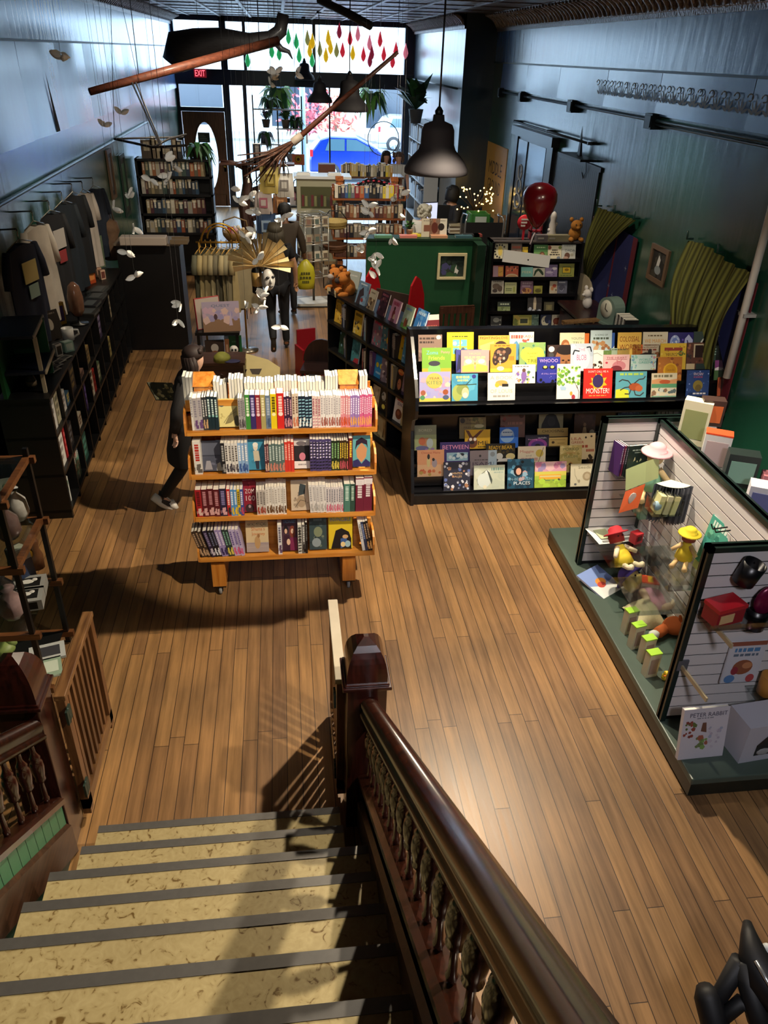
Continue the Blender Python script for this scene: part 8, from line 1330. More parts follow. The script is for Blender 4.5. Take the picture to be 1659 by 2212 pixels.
def doll(lab, loc, rz, lie, dress, hatc, skin='d8c090', hair=None, s=1., name='doll'):
    t = thing(name, lab, 'doll', M=Matrix.Translation(loc) @ Matrix.Rotation(rz, 4, 'Z') @ Matrix.Rotation(lie, 4, 'X') @ Matrix.Scale(s, 4)); MB().lathe([(.075, .05), (.06, .12), (.035, .19), (.03, .2)], (0, 0, 0), 12).build('dress', mat(dress, .8), t)
    MB().ell((0, 0, .255), (.05, .045, .052), 12).tube([(.03, -.01, .18), (.1, -.05, .12)], [.022, .016], 7).tube([(-.03, -.01, .18), (-.1, -.05, .12)], [.022, .016], 7).tube([(.03, 0, .06), (.045, -.1, .02), (.05, -.14, .02)], [.022, .02, .024], 7).tube([(-.03, 0, .06), (-.05, -.1, .02), (-.055, -.14, .02)], [.022, .02, .024], 7).build('body', mat(skin, .8), t)
    if hatc: MB().lathe([(.095, .285), (.09, .295), (.055, .3), (.05, .33), (.03, .345), (.002, .348)], (0, 0, 0), 16).build('hat', mat(hatc, .8), t)
    if hair: MB().lathe([(.056, .22), (.06, .26), (.05, .3), (.02, .312)], (0, .012, 0), 12).build('hair', mat(hair, .8), t)
    MB().ell((-.018, -.043, .265), .006, 6).ell((.018, -.043, .265), .006, 6).build('eyes', BLK, t); return t
doll('pastel plush doll with a pink cap on the gondola beside the grey book', (2.74, 4.98, 1.01), -.3, 0, '8ac0a0', 'd8a0a8', 'd0b888', None, 1.25)
t = thing('open_book', 'grey book standing open like a fan on the clear gondola shelf', 'book', (2.72, 4.66, 1.007), -.2); b = MB()
for k in range(15): a = -.95+k*.136; b.add([(0, 0, 0), (.17*math.sin(a), -.15*math.cos(a), 0), (.17*math.sin(a), -.15*math.cos(a), .3), (0, 0, .3)], [(0, 1, 2, 3)], k % 2)
b.add([(0, .0, .3)]+[(.15*math.sin(-.95+k*.136), -.13*math.cos(-.95+k*.136), .302) for k in range(15)], [(0, k+1, k+2) for k in range(14)], 2); b.build('pages', [mat('6a6c74', .6), mat('4a4c54', .6), mat('d4d4bc', .7)], t)
t = thing('accordion_card', 'orange and green folding card book hanging over the clear gondola shelf', 'book', gp(690, 660, y=4.86), .3); MB().add([(-.14, -.02, 0), (0, -.06, .06), (.0, -.02, .22), (-.14, .02, .16), (.16, -.02, .05), (.16, .02, .21)], [(0, 1, 2, 3), (1, 4, 5, 2)]).build('green_leaf', mat('b8c48a', .5), t); MB().add([(-.2, -.06, -.16), (-.06, -.1, -.12), (.0, -.062, .055), (-.14, -.022, -.005)], [(0, 1, 2, 3)]).build('orange_leaf', mat('d8602c', .5), t); MB().ell((-.1, -.066, -.05), (.04, .004, .05), 8).build('picture', mat('c8b8b0', .5), t)
t = thing('sock_box', 'clear box of pale yellow striped booklets on the gondola', 'box', gp(870, 850, y=4.55)); MB().box(-.11, .11, -.07, .07, 0, .004).box(-.11, .11, -.07, -.066, 0, .12).box(-.11, -.106, -.07, .07, 0, .12).box(.106, .11, -.07, .07, 0, .12).build('clear_tray', AC, t)
b = MB()
for k in range(3): b.box(-.08+k*.055, -.04+k*.055, -.05, .05, .004, .15, k % 2, Matrix.Rotation(.12, 4, 'Y'))
b.ell((-.07, -.03, .07), .035, 8, 2).build('booklets', [mat('d8d49a', .6), mat('c8c4a0', .6), mat('8aa4b8', .6)], t)
for nm, lab, z, px, py, w, d, h, c1, c2 in (('cup_box', 'small black and orange cup box on the gondola', .6, 850, 1010, .09, .07, .13, '1c1a18', 'd88a2c'), ('ladybird_toy', 'red spotted toy cube above the yellow doll on the gondola', .53, 665, 1075, .08, .07, .09, 'b82c34', '5a1418')): p = gp(px, py, z=z); pl(nm, lab, 'box' if 'cup' in nm else 'toy', tuple(p), [('box_body', boxy(w, d, h), mat(c1, .4)), ('printed_face', MB().box(-w*.3, w*.3, -d/2-.003, -d/2, h*.3, h*.8), mat(c2, .4))], .4)
t = thing('open_booklet', 'open white illustrated booklet lying on the clear gondola shelf', 'booklet', tuple(gp(520, 1020, z=.53)), .15); MB().add([(-.22, -.12, .01), (0, -.12, 0), (0, .12, 0), (-.22, .12, .015), (.22, -.12, .012), (.22, .12, .016)], [(0, 1, 2, 3), (1, 4, 5, 2)]).build('pages', mat('d4d6d0', .6), t); b = MB().box(-.17, -.06, -.06, .08, .017, .018).box(.05, .17, -.05, .06, .018, .019, 1)
for k in range(3): b.box(-.18, .16, -.1+.004*k, -.095+.004*k, .0175, .018, 2)
b.build('pictures', [mat('b0b894', .6), mat('a8a4a8', .6), mat('6a6a6c', .6)], t)
doll('small doll in a yellow hat sitting by the gondola centre panel', (2.73, 4.27, .847), -.7, 0, 'd8c030', 'e0c428', 'c8a878', '7a2c20', .85); doll('doll in a yellow dress with a red hat on the clear gondola shelf', tuple(gp(600, 1290, z=.45)), .3, -.7, 'e0c430', 'b02430', 'e0d0b0', 'a02c24', 1.05); doll('grey faced doll in yellow lying on its back on the gondola', tuple(gp(830, 1255, z=.45)), -.9, -1.1, 'dcc23c', None, 'a89c94', None, 1.1); doll('orange doll with a green top lying beside the grey faced doll', tuple(gp(985, 1265, z=.45)), -1.2, -1., '8a5a2c', '3c7a3c', '9a6030', None, .8)
DZ = .171
t = thing('picture_book', 'blue and white book with an orange cartoon shape lying on the gondola base', 'book', M=Matrix.Translation(gp(440, 1400, z=DZ+.02)) @ Matrix.Rotation(.55, 4, 'Z') @ Matrix.Rotation(-1.35, 4, 'X') @ Matrix.Translation((0, 0, -.1))); book_parts(t, .27, .3, .015, 'b8c0d4', 'r 0 .4 1 1 7a90c4;p d8d8d4 0 0 1 0 1 .45 .5 .3 0 .5;e .5 .5 .2 .13 d8883c;e .42 .4 .16 .1 b84a3c')
pl('striped_box', 'white box with a red and yellow top on the gondola base', 'box', tuple(gp(745, 1500, z=DZ)), [('box_body', boxy(.13, .1, .18), mat('c8c4c0', .4)), ('lid', MB().box(-.066, .066, -.051, .051, .18, .19), mat('d8481c', .4)), ('yellow_streak', MB().box(-.02, .02, -.04, .04, .19, .193), mat('e8b82c', .4)), ('printed_face', MB().box(-.05, .05, -.053, -.05, .03, .15), mat('a89898', .5))], -.35)
pl('red_bowl', 'red bowl of small orange and blue toys on the gondola base', 'bowl', tuple(gp(920, 1440, z=DZ)), [('bowl', MB().lathe([(.06, 0), (.11, .04), (.13, .1), (.12, .1), (.1, .045), (.001, .02)], (0, 0, 0), 18), mat('a8242c', .4)), ('toys', MB().ell((0, 0, .09), (.09, .08, .035), 10).ell((.05, -.03, .12), .03, 8).tube([(-.02, 0, .1), (.02, .02, .2)], .022, 7, 1).ell((-.05, .03, .12), .035, 8, 1), [mat('d07a3c', .7), mat('4a80b0', .7)])])
pl('blue_toy', 'pale blue soft toy behind the striped box on the gondola', 'toy', tuple(gp(740, 1340, z=DZ)), [('body', MB().ell((0, 0, .06), (.08, .06, .06), 10).ell((.05, -.03, .11), .035, 8), mat('7ab0d0', .8))])
t = thing('picture_book', 'teal patterned book leaning on the gondola centre panel', 'book', M=Matrix.Translation((2.8, 4.1, .847)) @ Matrix.Rotation(-PI/2+.1, 4, 'Z') @ Matrix.Rotation(-.12, 4, 'X')); book_parts(t, .26, .42, .02, '4aa090', 's 22 0 0 1 .8 .12 6cc0ac 3c8a7c 2c7a70;b .5 .9 .7 .1 d8e8e0;r 0 0 1 .14 c8d88a')
doll('blond doll behind the front gondola panel by the peg hooks', (2.76, 3.7, 1.0), -.9, 0, 'd0a8a0', None, 'd8b890', 'd0a860', .95); pl('peg_hook', 'dark wire peg hook on the centre gondola panel', 'hook', (2.835, 4.0, 1.28), [('wire', MB().tube([(0, 0, 0), (-.1, 0, -.01), (-.12, 0, .03)], .005, 5).tube([(0, .04, 0), (-.1, .04, -.01), (-.12, .04, .03)], .005, 5), BLKM)])
for i, (px, py, rz) in enumerate(((605, 430, .2), (655, 540, .25), (730, 640, .2), (765, 750, .15))): p = at(1180+px/3.463, 1240+py/3.463, z=DZ); pl('green_top_box', '%s of the slim green-topped boxes from the far end of the gondola base' % ORD[i], 'box', tuple(p), [('box_body', boxy(.09, .06, .2), mat('b0aa90', .4)), ('lid', MB().box(-.047, .047, -.032, .032, .2, .21), mat('9ac83c', .4)), ('printed_face', MB().box(-.03, .03, -.033, -.03, .03, .16), mat('8a7468', .5))], rz)
g2 = lambda zx, zy, z: tuple(at(1180+zx/3.463, 1240+zy/3.463, z=z))
t = thing('knit_cloth', 'cream knitted cloth draped on the gondola base', 'cloth', g2(730, 330, DZ)); MB().grid(lambda u, v: (-.13+.26*u, -.14+.28*v, .16*math.sin(PI*u*.9+.2)*math.sin(PI*v)**.6+.01*math.sin(u*60)*math.sin(v*60)+.004), 22, 22).build('cloth', mat('c8bc94', .9, var=.2, scale=60), t)
doll('plush doll in pink with a purple and blue cap on the gondola base', g2(930, 310, DZ), .6, -1.2, 'c88aa0', '4a3c94', 'd8b898', 'd8c070', 1.5); pl('fox_plush', 'orange fox plush with a white tail tip on the gondola base', 'plush toy', g2(950, 440, DZ), [('body', MB().ell((0, 0, .07), (.1, .08, .07), 12).ell((.06, -.02, .15), (.06, .05, .05), 10).add([(.03, -.02, .18), (.06, -.02, .19), (.04, -.02, .24)], [(0, 1, 2)]).add([(.07, -.02, .19), (.1, -.02, .18), (.09, -.02, .24)], [(0, 1, 2)]).tube([(-.06, 0, .06), (-.14, -.04, .05), (-.17, -.06, .06)], [.04, .045, .04], 8), mat('a8501c', .85, var=.2)), ('white_tail_tip', MB().ell((-.2, -.075, .06), (.045, .035, .035), 8), mat('d8d4cc', .85))])
pl('duck_toy', 'small yellow duck toy behind the front gondola panel', 'toy', g2(885, 790, DZ), [('body', MB().ell((0, 0, .03), (.035, .025, .03), 10).ell((-.015, -.01, .07), .022, 8), mat('d8b828', .4)), ('beak', MB().ell((-.04, -.015, .068), (.012, .01, .006), 6), mat('d07020', .4))], .5)
# top edge and far-side boxes
for nm, lab, px, py, x, w, d, h, c1, c2, rz in (('game_box', 'white boxed toy with a green picture standing tallest behind the gondola panel', 1490, 955, 3.0, .2, .1, .34, 'd0ccb0', '8a9060', -.6), ('game_box', 'white box with an orange-red top behind the gondola panel', 1535, 1010, 3.02, .18, .1, .28, 'd4d0d0', 'c0a8a8', -.5), ('game_box', 'black and mint box behind the gondola panel', 1590, 1045, 3.04, .2, .12, .24, '24302e', '8ab4a0', -.4), ('game_box', 'white box with a blue picture nearest behind the gondola panel', 1640, 1105, 3.03, .2, .13, .2, 'd8d4dc', '6a6ea0', -.5), ('brown_box', 'dark brown opened box next to the tallest white boxed toy', 1530, 915, 3.1, .16, .1, .2, '3c2c28', 'c06030', -.3), ('pink_box', 'pink box at the right edge of the picture behind the gondola panel', 1655, 1080, 3.2, .14, .1, .2, 'd0848c', 'e0a8a8', -.4)):
    p = at(px, py, x=x); t = thing(nm, lab, 'box', (x, p.y, p.z), rz); boxy(w, d, h).build('box_body', mat(c1, .4), t); MB().box(-w*.4, w*.4, -d/2-.003, -d/2, h*.15, h*.8).build('printed_face', mat(c2, .5), t)
    if 'orange-red' in lab: MB().box(-w/2-.001, w/2+.001, -d/2-.001, d/2+.001, h*.97, h+.004).build('lid', mat('e0502c', .4), t)
rs = acry('clear shelf holding boxes on the far side of the gondola panel', 2.9, 3.25, 3.95, 5.2, 1.27)
# front panel
FM = lambda zx, zy, back=.05: at(1180+zx/3.463, 1240+zy/3.463, y=3.445-back)
for i, (zx, zy) in enumerate(((1465, 60), (1540, 395))): p = FM(zx, zy); mug('mug', ('upper', 'lower')[i]+' black mug on the front gondola panel', 0, 0, 0, '0c0c10', 0, 1.35, Matrix.Translation(p) @ Matrix.Rotation(.9 if i == 0 else .1, 4, 'Z') @ Matrix.Rotation(.25 if i == 0 else 0, 4, 'X'))
p = FM(1310, 335, .1); pl('tin_box', 'red tin box on the front gondola panel', 'tin', tuple(p), [('tin_body', boxy(.2, .12, .1), mat('8a1c28', .3)), ('lid', MB().box(-.105, .105, -.064, .064, .1, .125), mat('b0202c', .25)), ('label', MB().box(-.08, .02, -.063, -.06, .02, .08), mat('c8a878', .5))], .25)
p = FM(1625, 300, .06); pl('sequin_pouch', 'dark pink sequinned pouch at the right edge of the front gondola panel', 'pouch', tuple(p), [('pouch_body', MB().ell((0, 0, .1), (.09, .03, .11), 12), mat('6a1238', .3, .3, .5, 60))])
for i, (zx, zy) in enumerate(((1180, 300), (1010, 690))):
    p = FM(zx, zy, 0); t = thing('acrylic_bracket', ('upper', 'lower')[i]+' clear bracket arm projecting from the front gondola panel', 'bracket', (p.x, 3.445, p.z)); MB().beam((0, 0, 0), (.02, -.3, -.0), .012, .03).build('arm', mat('a89c80', .25), t); MB().box(-.03, .04, -.008, .004, -.03, .05).build('plate', mat('55565c', .3), t)
p = FM(1430, 810, .03); standbook('magazine', 'white magazine with a food picture hanging on the front gondola panel', (p.x, p.y, p.z), .0, .24, .33, .012, 'c0c0c8', 'r 0 .9 1 1 8a5040;b .5 .8 .7 .09 4a7aa8;b .5 .68 .7 .06 5a6a7c;e .5 .38 .28 .18 8a5034;e .62 .42 .14 .08 b87c54;e .22 .1 .15 .1 5a80b0;e .8 .1 .12 .1 b04a4c;e .3 .3 .1 .1 8a2c38', .03)
p = at(1180+1150/3.463, 1240+1375/3.463, z=DZ); standbook('picture_book', 'white picture book titled PETER RABBIT standing on the gondola base', (p.x, p.y, DZ), .03, .3, .36, .03, 'c0bcc4', 't .55 .88 .82 .08 3a3c50 PETER RABBIT;b .5 .81 .4 .02 7a7a84;s 16 .06 .45 .3 .75 .06 8a4438 5a6a3c 7a3c34;s 12 .35 .2 .6 .45 .08 7a9a54 6a7a4c 9a5a48;p 6a4a3c .42 .55 .55 .52 .52 .72 .44 .72;s 14 .6 .2 .9 .75 .06 a8a0b0 b8b0bc 9aa0b4', .2)
p = at(1180+1590/3.463, 1240+1370/3.463, z=DZ); pl('window_box', 'white gift box with a dark window at the front right of the gondola base', 'box', (p.x, p.y+.08, DZ), [('box_body', boxy(.34, .2, .3), mat('b4b4c0', .4)), ('window', MB().add([(-.08, -.102, .05), (.17, -.102, .05), (.17, -.102, .23), (.0, -.102, .24), (-.08, -.102, .14)], [(0, 1, 2, 3, 4)]), mat('2c2a2c', .15)), ('toy_inside', MB().ell((-.02, -.105, .08), (.05, .004, .03), 8).ell((.08, -.105, .18), (.05, .004, .03), 8, 1), [mat('9a9a9c', .7), mat('4a443c', .7)])], .1)
p = FM(1645, 890, .08); mug('mug', 'tan mug at the right edge of the front gondola panel', 0, 0, 0, 'a87434', 0, 1.3, Matrix.Translation(p)); acry('clear shelf holding the tan mug on the front gondola panel', p.x-.1, p.x+.15, p.y-.08, 3.445, p.z-.008)
q = FM(1310, 335, .1); acry('clear shelf holding the red tin on the front gondola panel', q.x-.12, q.x+.4, q.y-.1, 3.445, q.z-.008)
# black folding frame in the near right corner
ff = thing('folding_stand', 'black folding stand with padded ends in the near right corner', 'stand', (1.75, 1.55, 0)); MFF = Matrix.Translation((-1.75, -1.55, 0)); BK = mat('0a0a0d', .6, var=.3)
Q = lambda px, py, z: at(px, py, z=z)
def strut(nm, pts, rs, m=BK): MB().tube(pts, rs, 10, 0, True, MFF).build(nm, m, ff)
tip = Q(1614, 1992, .72); el = Q(1600, 2075, .68); lo = Q(1555, 2150, .5); kn = Q(1527, 2150, .5); kb = Q(1545, 2212, .42)
strut('hood', [tip, Q(1618, 2020, .72), Q(1625, 2060, .7), Q(1650, 2110, .66), Q(1690, 2160, .6)], [.018, .035, .06, .075, .08]); strut('strut', [el, lo, Q(1535, 2160, .46)], [.04, .035, .04]); strut('padded_end', [kn+Vector((-.01, .02, .03)), kn, kb, Q(1560, 2300, .3), Vector((Q(1560, 2300, .3).x, Q(1560, 2300, .3).y, .0))], [.035, .055, .06, .05, .04]); strut('strut', [el, Q(1640, 2200, .5), Q(1700, 2330, .3), Vector((Q(1700, 2330, .3).x, Q(1700, 2330, .3).y, 0))], [.04, .05, .045, .035]); strut('cross_strut', [kb, Q(1600, 2165, .52), Q(1640, 2190, .5)], [.03, .035, .04]); strut('chrome_rod', [Q(1632, 2075, .74), Q(1655, 2115, .72), Q(1690, 2175, .68)], .009, CH)
MB().ell(Q(1655, 2050, .7), (.022, .022, .03), 10, 0, MFF).build('white_clip', mat('c8ccc8', .4), ff)
# ================================================================== HANGING THINGS
def pendant(lab, px, py, y, r_, col):
    p = at(px, py, y=y); k = r_/.265; t = thing('pendant_lamp', lab, 'pendant lamp', (p.x, y, p.z)); m = mat(col, .75)
    MB().lathe([(.25*k, .004), (.258*k, -.004), (.266*k, 0), (.266*k, .035*k), (.24*k, .09*k), (.195*k, .14*k), (.155*k, .18*k), (.14*k, .22*k), (.134*k, .33*k), (.115*k, .37*k), (.05*k, .395*k), (.045*k, .44*k), (.02*k, .445*k)], (0, 0, 0), 36).build('shade', m, t)
    MB().lathe([(.03*k, .43*k), (.035*k, .47*k), (.012*k, .5*k)], (0, 0, 0), 14).build('socket', BLK, t); MB().tube([(0, 0, .4*k), (0, 0, ZC-p.z-.03)], .008, 6).build('cord', BLK, t); MB().lathe([(.06, ZC-p.z-.04), (.05, ZC-p.z-.02), (.04, ZC-p.z)], (0, 0, 0), 14).build('ceiling_rose', BLK, t)
pendant('large grey dome pendant lamp hanging over the green partition', 941, 374, 7., .265, '343136'); pendant('dark pendant lamp in front of the shop window, nearer and lower of two', 755, 240, 12.6, .27, '17161c'); pendant('smaller looking dark pendant lamp in front of the window left of the nearer one', 691, 221, 19.2, .27, '17161c'); pendant('faint dark pendant lamp seen against the storefront beam', 658, 172, 22.6, .25, '141b28')
def W(px, py, y): return at(px, py, y=y)
def stick(name, lab, cat, pts, rs, m, hang=()):
    o = Vector(pts[0]); t = thing(name, lab, cat, o); MB().tube([Vector(p)-o for p in pts], rs, 9).build('wood', m, t)
    for q in hang: q = Vector(q)-o; MB().tube([q, (q.x, q.y, ZC-o.z)], .004, 4).build('hanging_wire', BLK, t)
RW = wood('4a2418', '6e3a26', .6, 'X'); DKW = wood('0e0d10', '221e20', .7, 'X')
stick('wooden_pole', 'long reddish brown wooden pole hanging at the upper left', 'pole', [W(194, 198, 9), W(400, 142, 9.6), W(600, 88, 10.2)], [.035, .045, .05], RW, [W(300, 168, 9.3), W(560, 98, 10.1)])
stick('driftwood_log', 'dark bulky driftwood log hanging in front of the transom windows', 'driftwood', [W(374, 140, 16), W(390, 110, 16), W(430, 100, 16), W(480, 88, 16), W(540, 92, 16), W(585, 84, 16), W(606, 66, 16), W(612, 30, 16)], [.2, .33, .28, .2, .15, .13, .12, .1], DKW, [W(430, 80, 16), W(560, 80, 16)])
stick('driftwood_branch', 'thin curved dark branch end below the driftwood log', 'driftwood', [W(592, 88, 15.9), W(608, 106, 15.9), W(624, 112, 15.9), W(632, 128, 15.9)], [.06, .05, .035, .01], DKW, [W(594, 89, 15.9)])
stick('ceiling_pole', 'dark wooden pole slanting close under the ceiling at the top', 'pole', [W(690, 0, 9.5), W(750, 28, 9.2), W(801, 56, 9)], .04, DKW, [W(700, 4, 9.46)])
o = W(859, 113, 10.5); t = thing('twig_broom', 'long twig broom hanging diagonally across the shop window', 'broom', o); MB().tube([Vector(), W(720, 232, 10.3)-o, W(640, 302, 10.2)-o], [.022, .028, .034], 8).build('broomstick', RW, t); b = MB(); r = random.Random(2)
for i in range(34): q = W(r.uniform(505, 640), r.uniform(330, 398), 10.1+r.uniform(-.12, .12)) if i % 3 else W(r.uniform(530, 600), r.uniform(335, 360), 10.1); b.tube([W(640, 302, 10.2)-o, (W(610, 325, 10.15)-o).lerp(q-o, .35), q-o], [.014, .012, .006], 5)
b.build('twigs', wood('3a2018', '6a4634', .7, 'X'), t); MB().tube([W(652, 292, 10.2)-o, W(632, 308, 10.2)-o], .048, 10).build('binding', mat('b8aca0', .6), t)
for a in ((859, 113, 10.5), (640, 302, 10.2)): q = W(*a)-o; MB().tube([q, (q.x, q.y, ZC-o.z)], .003, 4).build('hanging_wire', BLK, t)
o = W(247, 300, 8.5); t = thing('twig_mobile', 'thin dark twig mobile with pale dowels hanging at the left', 'mobile', o); MB().tube([Vector(), W(330, 318, 8.2)-o, W(402, 314, 8)-o], .012, 6).tube([Vector(), W(310, 298, 8.8)-o, W(400, 296, 8.8)-o], .01, 6).tube([W(330, 318, 8.2)-o, W(365, 300, 8.5)-o, W(402, 290, 8.8)-o], .01, 6).build('twigs', DKW, t)
b = MB()
for d_ in (0, 8): b.tube([W(285+d_, 178, 8.4)-o, W(345+d_*.4, 312, 8.3)-o], .008, 5)
b.build('dowels', mat('a8aeb8', .5), t); q = W(330, 318, 8.2)-o; MB().tube([Vector(), (q.x*.5, q.y*.5, ZC-o.z), q], .003, 4).build('hanging_wire', BLK, t)
# strands of white paper petals
PM = mat('e4e2dc', .6); r = random.Random(21)
ST = [(131, 4.6, [118, 126]), (225, 6.4, [272]), (262, 6.4, [245]), (245, 5.2, [452]), (280, 5., [425, 493]), (274, 4.8, [545]), (291, 4.8, [596]), (325, 5.2, [388]), (358, 4.9, [345, 655]), (362, 5.1, [378, 388]), (384, 4.8, [692]), (375, 5.4, [362]), (500, 5.4, [408]), (516, 5.2, [436, 664]), (536, 5.6, [384, 425]), (548, 5.2, [458, 500, 664]), (530, 5.4, [512]), (572, 5.2, [634, 646]), (585, 6.2, [164, 182]), (596, 5.8, [155, 475]), (606, 5., [706]), (616, 5.5, [468]), (558, 5.1, [560, 640]), (785, 5.2, [541]), (797, 5., [446, 460, 500]), (812, 4.9, [548, 560, 578, 600]), (848, 5., [518]), (867, 5.1, [420, 468]), (856, 5.3, [430]), (640, 6., [160])]
for i, (px, y, cl_) in enumerate(sorted(ST)):
    p0 = W(px, cl_[0], y); t = thing('petal_strand', '%s hanging strand of white paper petals counted from the left' % orn(i) if i < 29 else 'rightmost hanging strand of white paper petals', 'mobile', (p0.x, y, ZC)); lo = W(px, cl_[-1], y).z-ZC; MB().tube([(0, 0, 0), (0, 0, lo)], .0009, 3).build('thread', mat('5a5c60', .6), t)
    for c in cl_:
        z = W(px, c, y).z-ZC; b = MB()
        for k in range(3 if c % 3 else 2):
            M = Matrix.Translation((0, 0, z)) @ Matrix.Rotation(r.uniform(0, 6.28), 4, 'Z') @ Matrix.Rotation(r.uniform(.6, 2.3), 4, 'Y'); b.grid(lambda u, v: ((u-.5)*.034*math.sin(PI*min(.98, v*.85+.12))**.7, .01*(u-.5)**2*4-.006, .06*v), 4, 6, 0, M)
        b.build('petals', PM, t)
# coloured glass drops in the transom
SC = [(535, 130, 'g'), (587, 110, 'g'), (603, 115, 'g'), (623, 80, 'g'), (640, 90, 'g'), (646, 120, 'g'), (674, 130, 'g'), (664, 83, 'o'), (675, 90, 'y'), (669, 108, 'y'), (691, 107, 'o'), (704, 120, 'y'), (709, 82, 'y'), (714, 102, 'y'), (727, 109, 'o'), (740, 109, 'r'), (733, 68, 'm'), (756, 83, 'r'), (773, 74, 'p'), (762, 115, 'y'), (785, 118, 'r'), (798, 93, 'p'), (803, 115, 'm'), (799, 130, 'm'), (821, 86, 'r'), (829, 117, 'r'), (848, 132, 'r'), (855, 108, 'r'), (876, 112, 'p')]
CC = dict(g=('2fae62', 'green'), o=('8a8a50', 'olive'), y=('e8b81c', 'yellow'), r=('d42a3c', 'red'), m=('8a2038', 'maroon'), p=('e07a90', 'pink')); cnt = {}
for px, py, k in sorted(SC):
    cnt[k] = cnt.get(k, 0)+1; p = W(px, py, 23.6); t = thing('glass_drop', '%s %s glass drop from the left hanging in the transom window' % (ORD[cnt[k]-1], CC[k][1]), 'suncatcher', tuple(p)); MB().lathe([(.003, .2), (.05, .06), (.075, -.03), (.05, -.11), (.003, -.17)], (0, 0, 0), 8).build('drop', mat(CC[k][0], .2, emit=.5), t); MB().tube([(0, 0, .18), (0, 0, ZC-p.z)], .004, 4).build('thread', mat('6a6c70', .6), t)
# balloon and white tag
p = W(1165, 440, 8.2); t = thing('balloon', 'dark red balloon floating above the board book shelf', 'balloon', tuple(p)); MB().lathe([(.012, -.245), (.05, -.215), (.1, -.15), (.15, -.06), (.178, .03), (.172, .1), (.135, .16), (.07, .195), (.003, .205)], (0, 0, 0), 28).build('envelope', mat('6a0916', .25, coat=.4), t)
MB().lathe([(.022, -.28), (.008, -.255), (.012, -.24)], (0, 0, 0), 10).build('knot', mat('6a0916', .3), t); q = W(1140, 560, 8.2)-p; MB().tube([(0, 0, -.26), (q.x*.45, 0, q.z*.6), q], .008, 6).build('ribbon', mat('2a2226', .5), t); MB().tube([(0, 0, -.26), (-.03, -.01, -.32), (-.05, -.01, -.4)], .009, 6).build('ribbon_tail', mat('d8c8cc', .4), t)
p = W(1137, 559, 8.16); t = thing('tag_board', 'white tilted tag board hanging from the red balloon', 'sign', M=Matrix.Translation(p) @ Matrix.Rotation(.12, 4, 'Y') @ Matrix.Rotation(-.25, 4, 'X')); MB().box(-.26, .26, -.006, .006, -.062, .062).build('board', mat('d8d8d4', .5), t, bevel=.003); MB().ell((.02, -.008, -.01), .008, 6).build('hole', BLK, t)
# orange plush on the angled shelf
for i, (zx, zy, lab) in enumerate(((430, 375, 'left orange plush animal with a grey muzzle on the angled shelf'), (530, 370, 'right orange plush animal with a dark striped face on the angled shelf'))):
    q = onplane(640+zx/4.81, 560+zy/4.81, AF-NA*.14, NA); l = MA.inverted() @ q; t = thing('plush_toy', lab, 'plush toy', M=MA @ Matrix.Translation((l.x, .16, Z4+.001)) @ Matrix.Rotation(.3-.5*i, 4, 'Z')); OR = mat('b8702a', .9, var=.35, scale=30)
    MB().ell((0, 0, .1), (.1, .08, .1), 12).ell((0, -.06, .21), (.09, .08, .075), 12).ell((-.07, -.03, .28), .03, 8).ell((.07, -.03, .28), .03, 8).ell((-.08, -.09, .04), (.035, .07, .035), 8).ell((.08, -.09, .04), (.035, .07, .035), 8).build('body', OR, t); MB().ell((0, -.135, .19), (.05, .04, .035), 8).build('muzzle', mat('a8a09c' if i == 0 else '3a3434', .9), t); MB().ell((-.035, -.13, .235), .011, 6).ell((.035, -.13, .235), .011, 6).build('eyes', BLK, t); MB().box(-.03, .03, -.17, -.165, .0, .07).build('paper_tag', mat('c8b890', .6), t)
# folded-book fan with a white mask
p = W(563, 575, 7.); t = thing('book_sculpture', 'old book folded into a fan above a white mask hanging before the aisle shoppers', 'sculpture', tuple(p)); b = MB()
for k in range(19):
    a = -.12+k*.187; w_ = .085; e = .035*(1 if k % 2 else -1); L_ = .25+.03*math.sin(k*1.7); d0, d1 = (Vector((math.cos(q_), 0, math.sin(q_))) for q_ in (a-w_, a+w_)); Y = Vector((0, 1, 0))
    b.add([(0, 0, 0), d0*L_*.55+Y*(e-.02), d0*L_+Y*(e+.03), d1*L_+Y*(.03-e), d1*L_*.55-Y*(e+.02), (0, .08, 0)], [(0, 1, 4), (1, 2, 3, 4), (0, 4, 5)], k % 2)
MT = Matrix.Rotation(-.3, 4, 'X') @ Matrix.Scale(1.05, 4); b.v = [MT @ v for v in b.v]; b.build('book_fan', [mat('ecd6a0', .7), mat('c8ac74', .7)], t); MM = Matrix.Translation((.06, -.03, -.11)) @ Matrix.Rotation(.5, 4, 'Z')
MB().ell((0, .0, 0), (.065, .05, .095), 14, 0, MM).ell((0, -.05, -.005), (.014, .02, .025), 8, 0, MM).build('mask', mat('b4b2ae', .4), t); MB().ell((-.026, -.045, .03), (.018, .012, .012), 8, 0, MM).ell((.026, -.045, .03), (.018, .012, .012), 8, 0, MM).ell((0, -.046, -.05), (.022, .01, .007), 8, 0, MM).build('eye_holes', BLK, t)
MB().lathe([(.03, -.25), (.045, -.24), (.045, -.05), (.02, 0), (.015, .02)], (-.04, .05, 0), 14).build('bottle', BLK, t); MB().lathe([(.0465, -.18), (.0465, -.06)], (-.04, .05, 0), 14).build('gold_label', mat('a8884c', .4), t); MB().tube([(0, .05, .0), (0, .05, ZC-p.z)], .002, 3).build('thread', BLK, t)
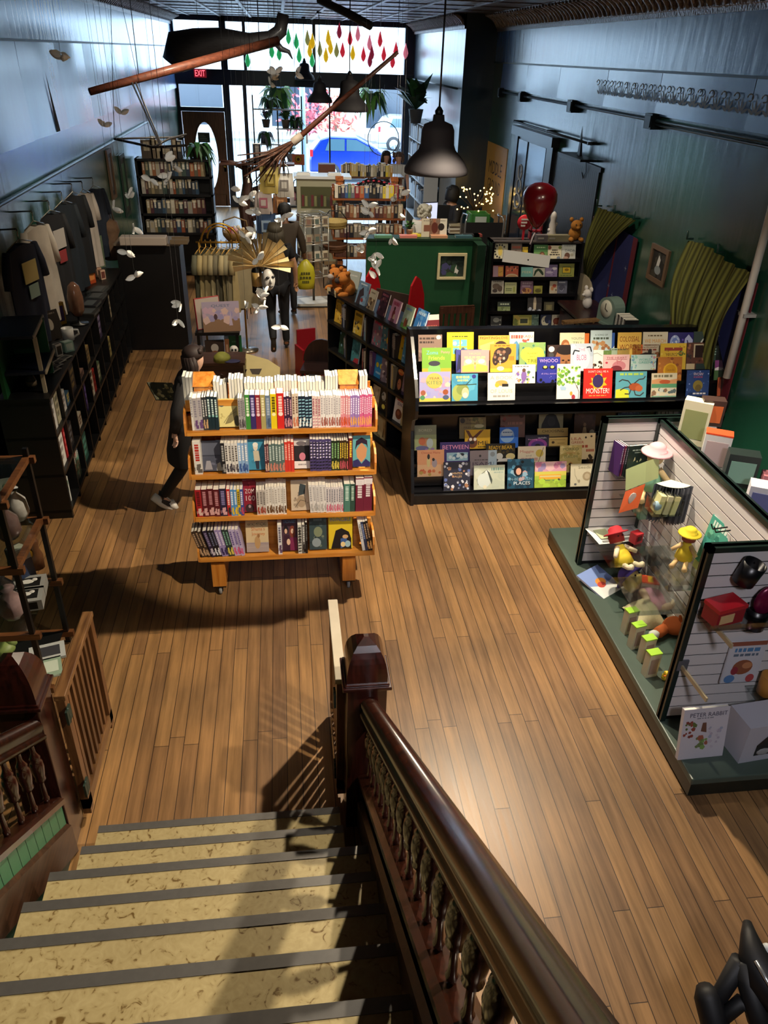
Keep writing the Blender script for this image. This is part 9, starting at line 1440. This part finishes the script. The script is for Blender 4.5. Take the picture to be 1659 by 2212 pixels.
# ================================================================== LIGHT
sc = bpy.context.scene
w = bpy.data.worlds.new('daylight'); sc.world = w; w.use_nodes = True
bg = w.node_tree.nodes['Background']; bg.inputs['Color'].default_value = (.66, .83, 1, 1); bg.inputs['Strength'].default_value = 11.
def light(name, typ, loc, power, color, **k):
    l = bpy.data.lights.new(name, typ); l.energy = power; l.color = color
    o = bpy.data.objects.new(name, l); C.objects.link(o); o.location = loc
    tgt = k.pop('to', None)
    for a, v in k.items(): setattr(l, a, v)
    if tgt: o.rotation_euler = (Vector(tgt)-Vector(loc)).to_track_quat('-Z', 'Y').to_euler()
    return o
light('window_portal', 'AREA', (.4, 24.2, 2.4), 1, (1, 1, 1), shape='RECTANGLE', size=6.2, size_y=4.6, to=(.4, 0, 2.4))
bpy.data.lights['window_portal'].cycles.is_portal = True
WARM = (1, .84, .62)
light('track_spot_a', 'SPOT', (1.5, 2.6, 4.4), 760, WARM, spot_size=.43, spot_blend=.35, shadow_soft_size=.05, to=(-.08, 5.5, 1.1))
light('track_spot_g', 'SPOT', (2.7, 3.4, 4.45), 300, WARM, spot_size=.95, spot_blend=.5, shadow_soft_size=.05, to=(2.75, 7.0, .95))
light('track_spot_b', 'SPOT', (1.8, 5.95, 4.45), 950, WARM, spot_size=1.85, spot_blend=.3, shadow_soft_size=.05, to=(1.1, 4.6, 0))
light('track_spot_c', 'SPOT', (2.2, 1.9, 4.45), 520, (1, .87, .68), spot_size=1.0, spot_blend=.5, shadow_soft_size=.06, to=(-.5, 2.0, .8))
light('fill_spot_h', 'SPOT', (1.0, -.6, 4.45), 320, (.95, .93, 1), spot_size=1.1, spot_blend=.8, shadow_soft_size=.25, to=(2.4, 3.6, .7))  # added cool fill for the gondola front, not a known fixture
light('fill_spot_i', 'SPOT', (2.4, 8.3, 4.45), 170, WARM, spot_size=1.2, spot_blend=.8, shadow_soft_size=.08, to=(4.2, 9.0, 1.4))  # added fill that brightens the curtains
light('fill_spot_j', 'SPOT', (-.3, 1.2, 4.5), 190, (1, .93, .82), spot_size=.9, spot_blend=.8, shadow_soft_size=.1, to=(.2, 5.4, 2.6))  # added fill from the camera side to whiten the petals
light('fill_spot_k', 'SPOT', (1.5, 4.4, 4.45), 260, (1, .88, .7), spot_size=.75, spot_blend=.6, shadow_soft_size=.05, to=(2.75, 4.4, .7))  # added fill that lifts the gondola's dark interior
light('track_spot_d', 'SPOT', (2.6, 10.2, 4.45), 380, WARM, spot_size=1.9, spot_blend=.7, shadow_soft_size=.08, to=(1.6, 12.5, .3))
light('track_spot_e', 'SPOT', (-.4, 8.5, 4.45), 330, WARM, spot_size=1.9, spot_blend=.8, shadow_soft_size=.08, to=(-1., 11, .3))
light('track_spot_f', 'SPOT', (.5, 14, 4.45), 320, (1, .9, .75), spot_size=2.3, spot_blend=.8, shadow_soft_size=.1, to=(.4, 16.5, 0))
sc.view_settings.view_transform = 'Standard'; sc.view_settings.look = 'None'; sc.view_settings.exposure = .22
sc.cycles.use_denoising = True; sc.cycles.max_bounces = 7; sc.cycles.transparent_max_bounces = 12; sc.cycles.sample_clamp_indirect = 4
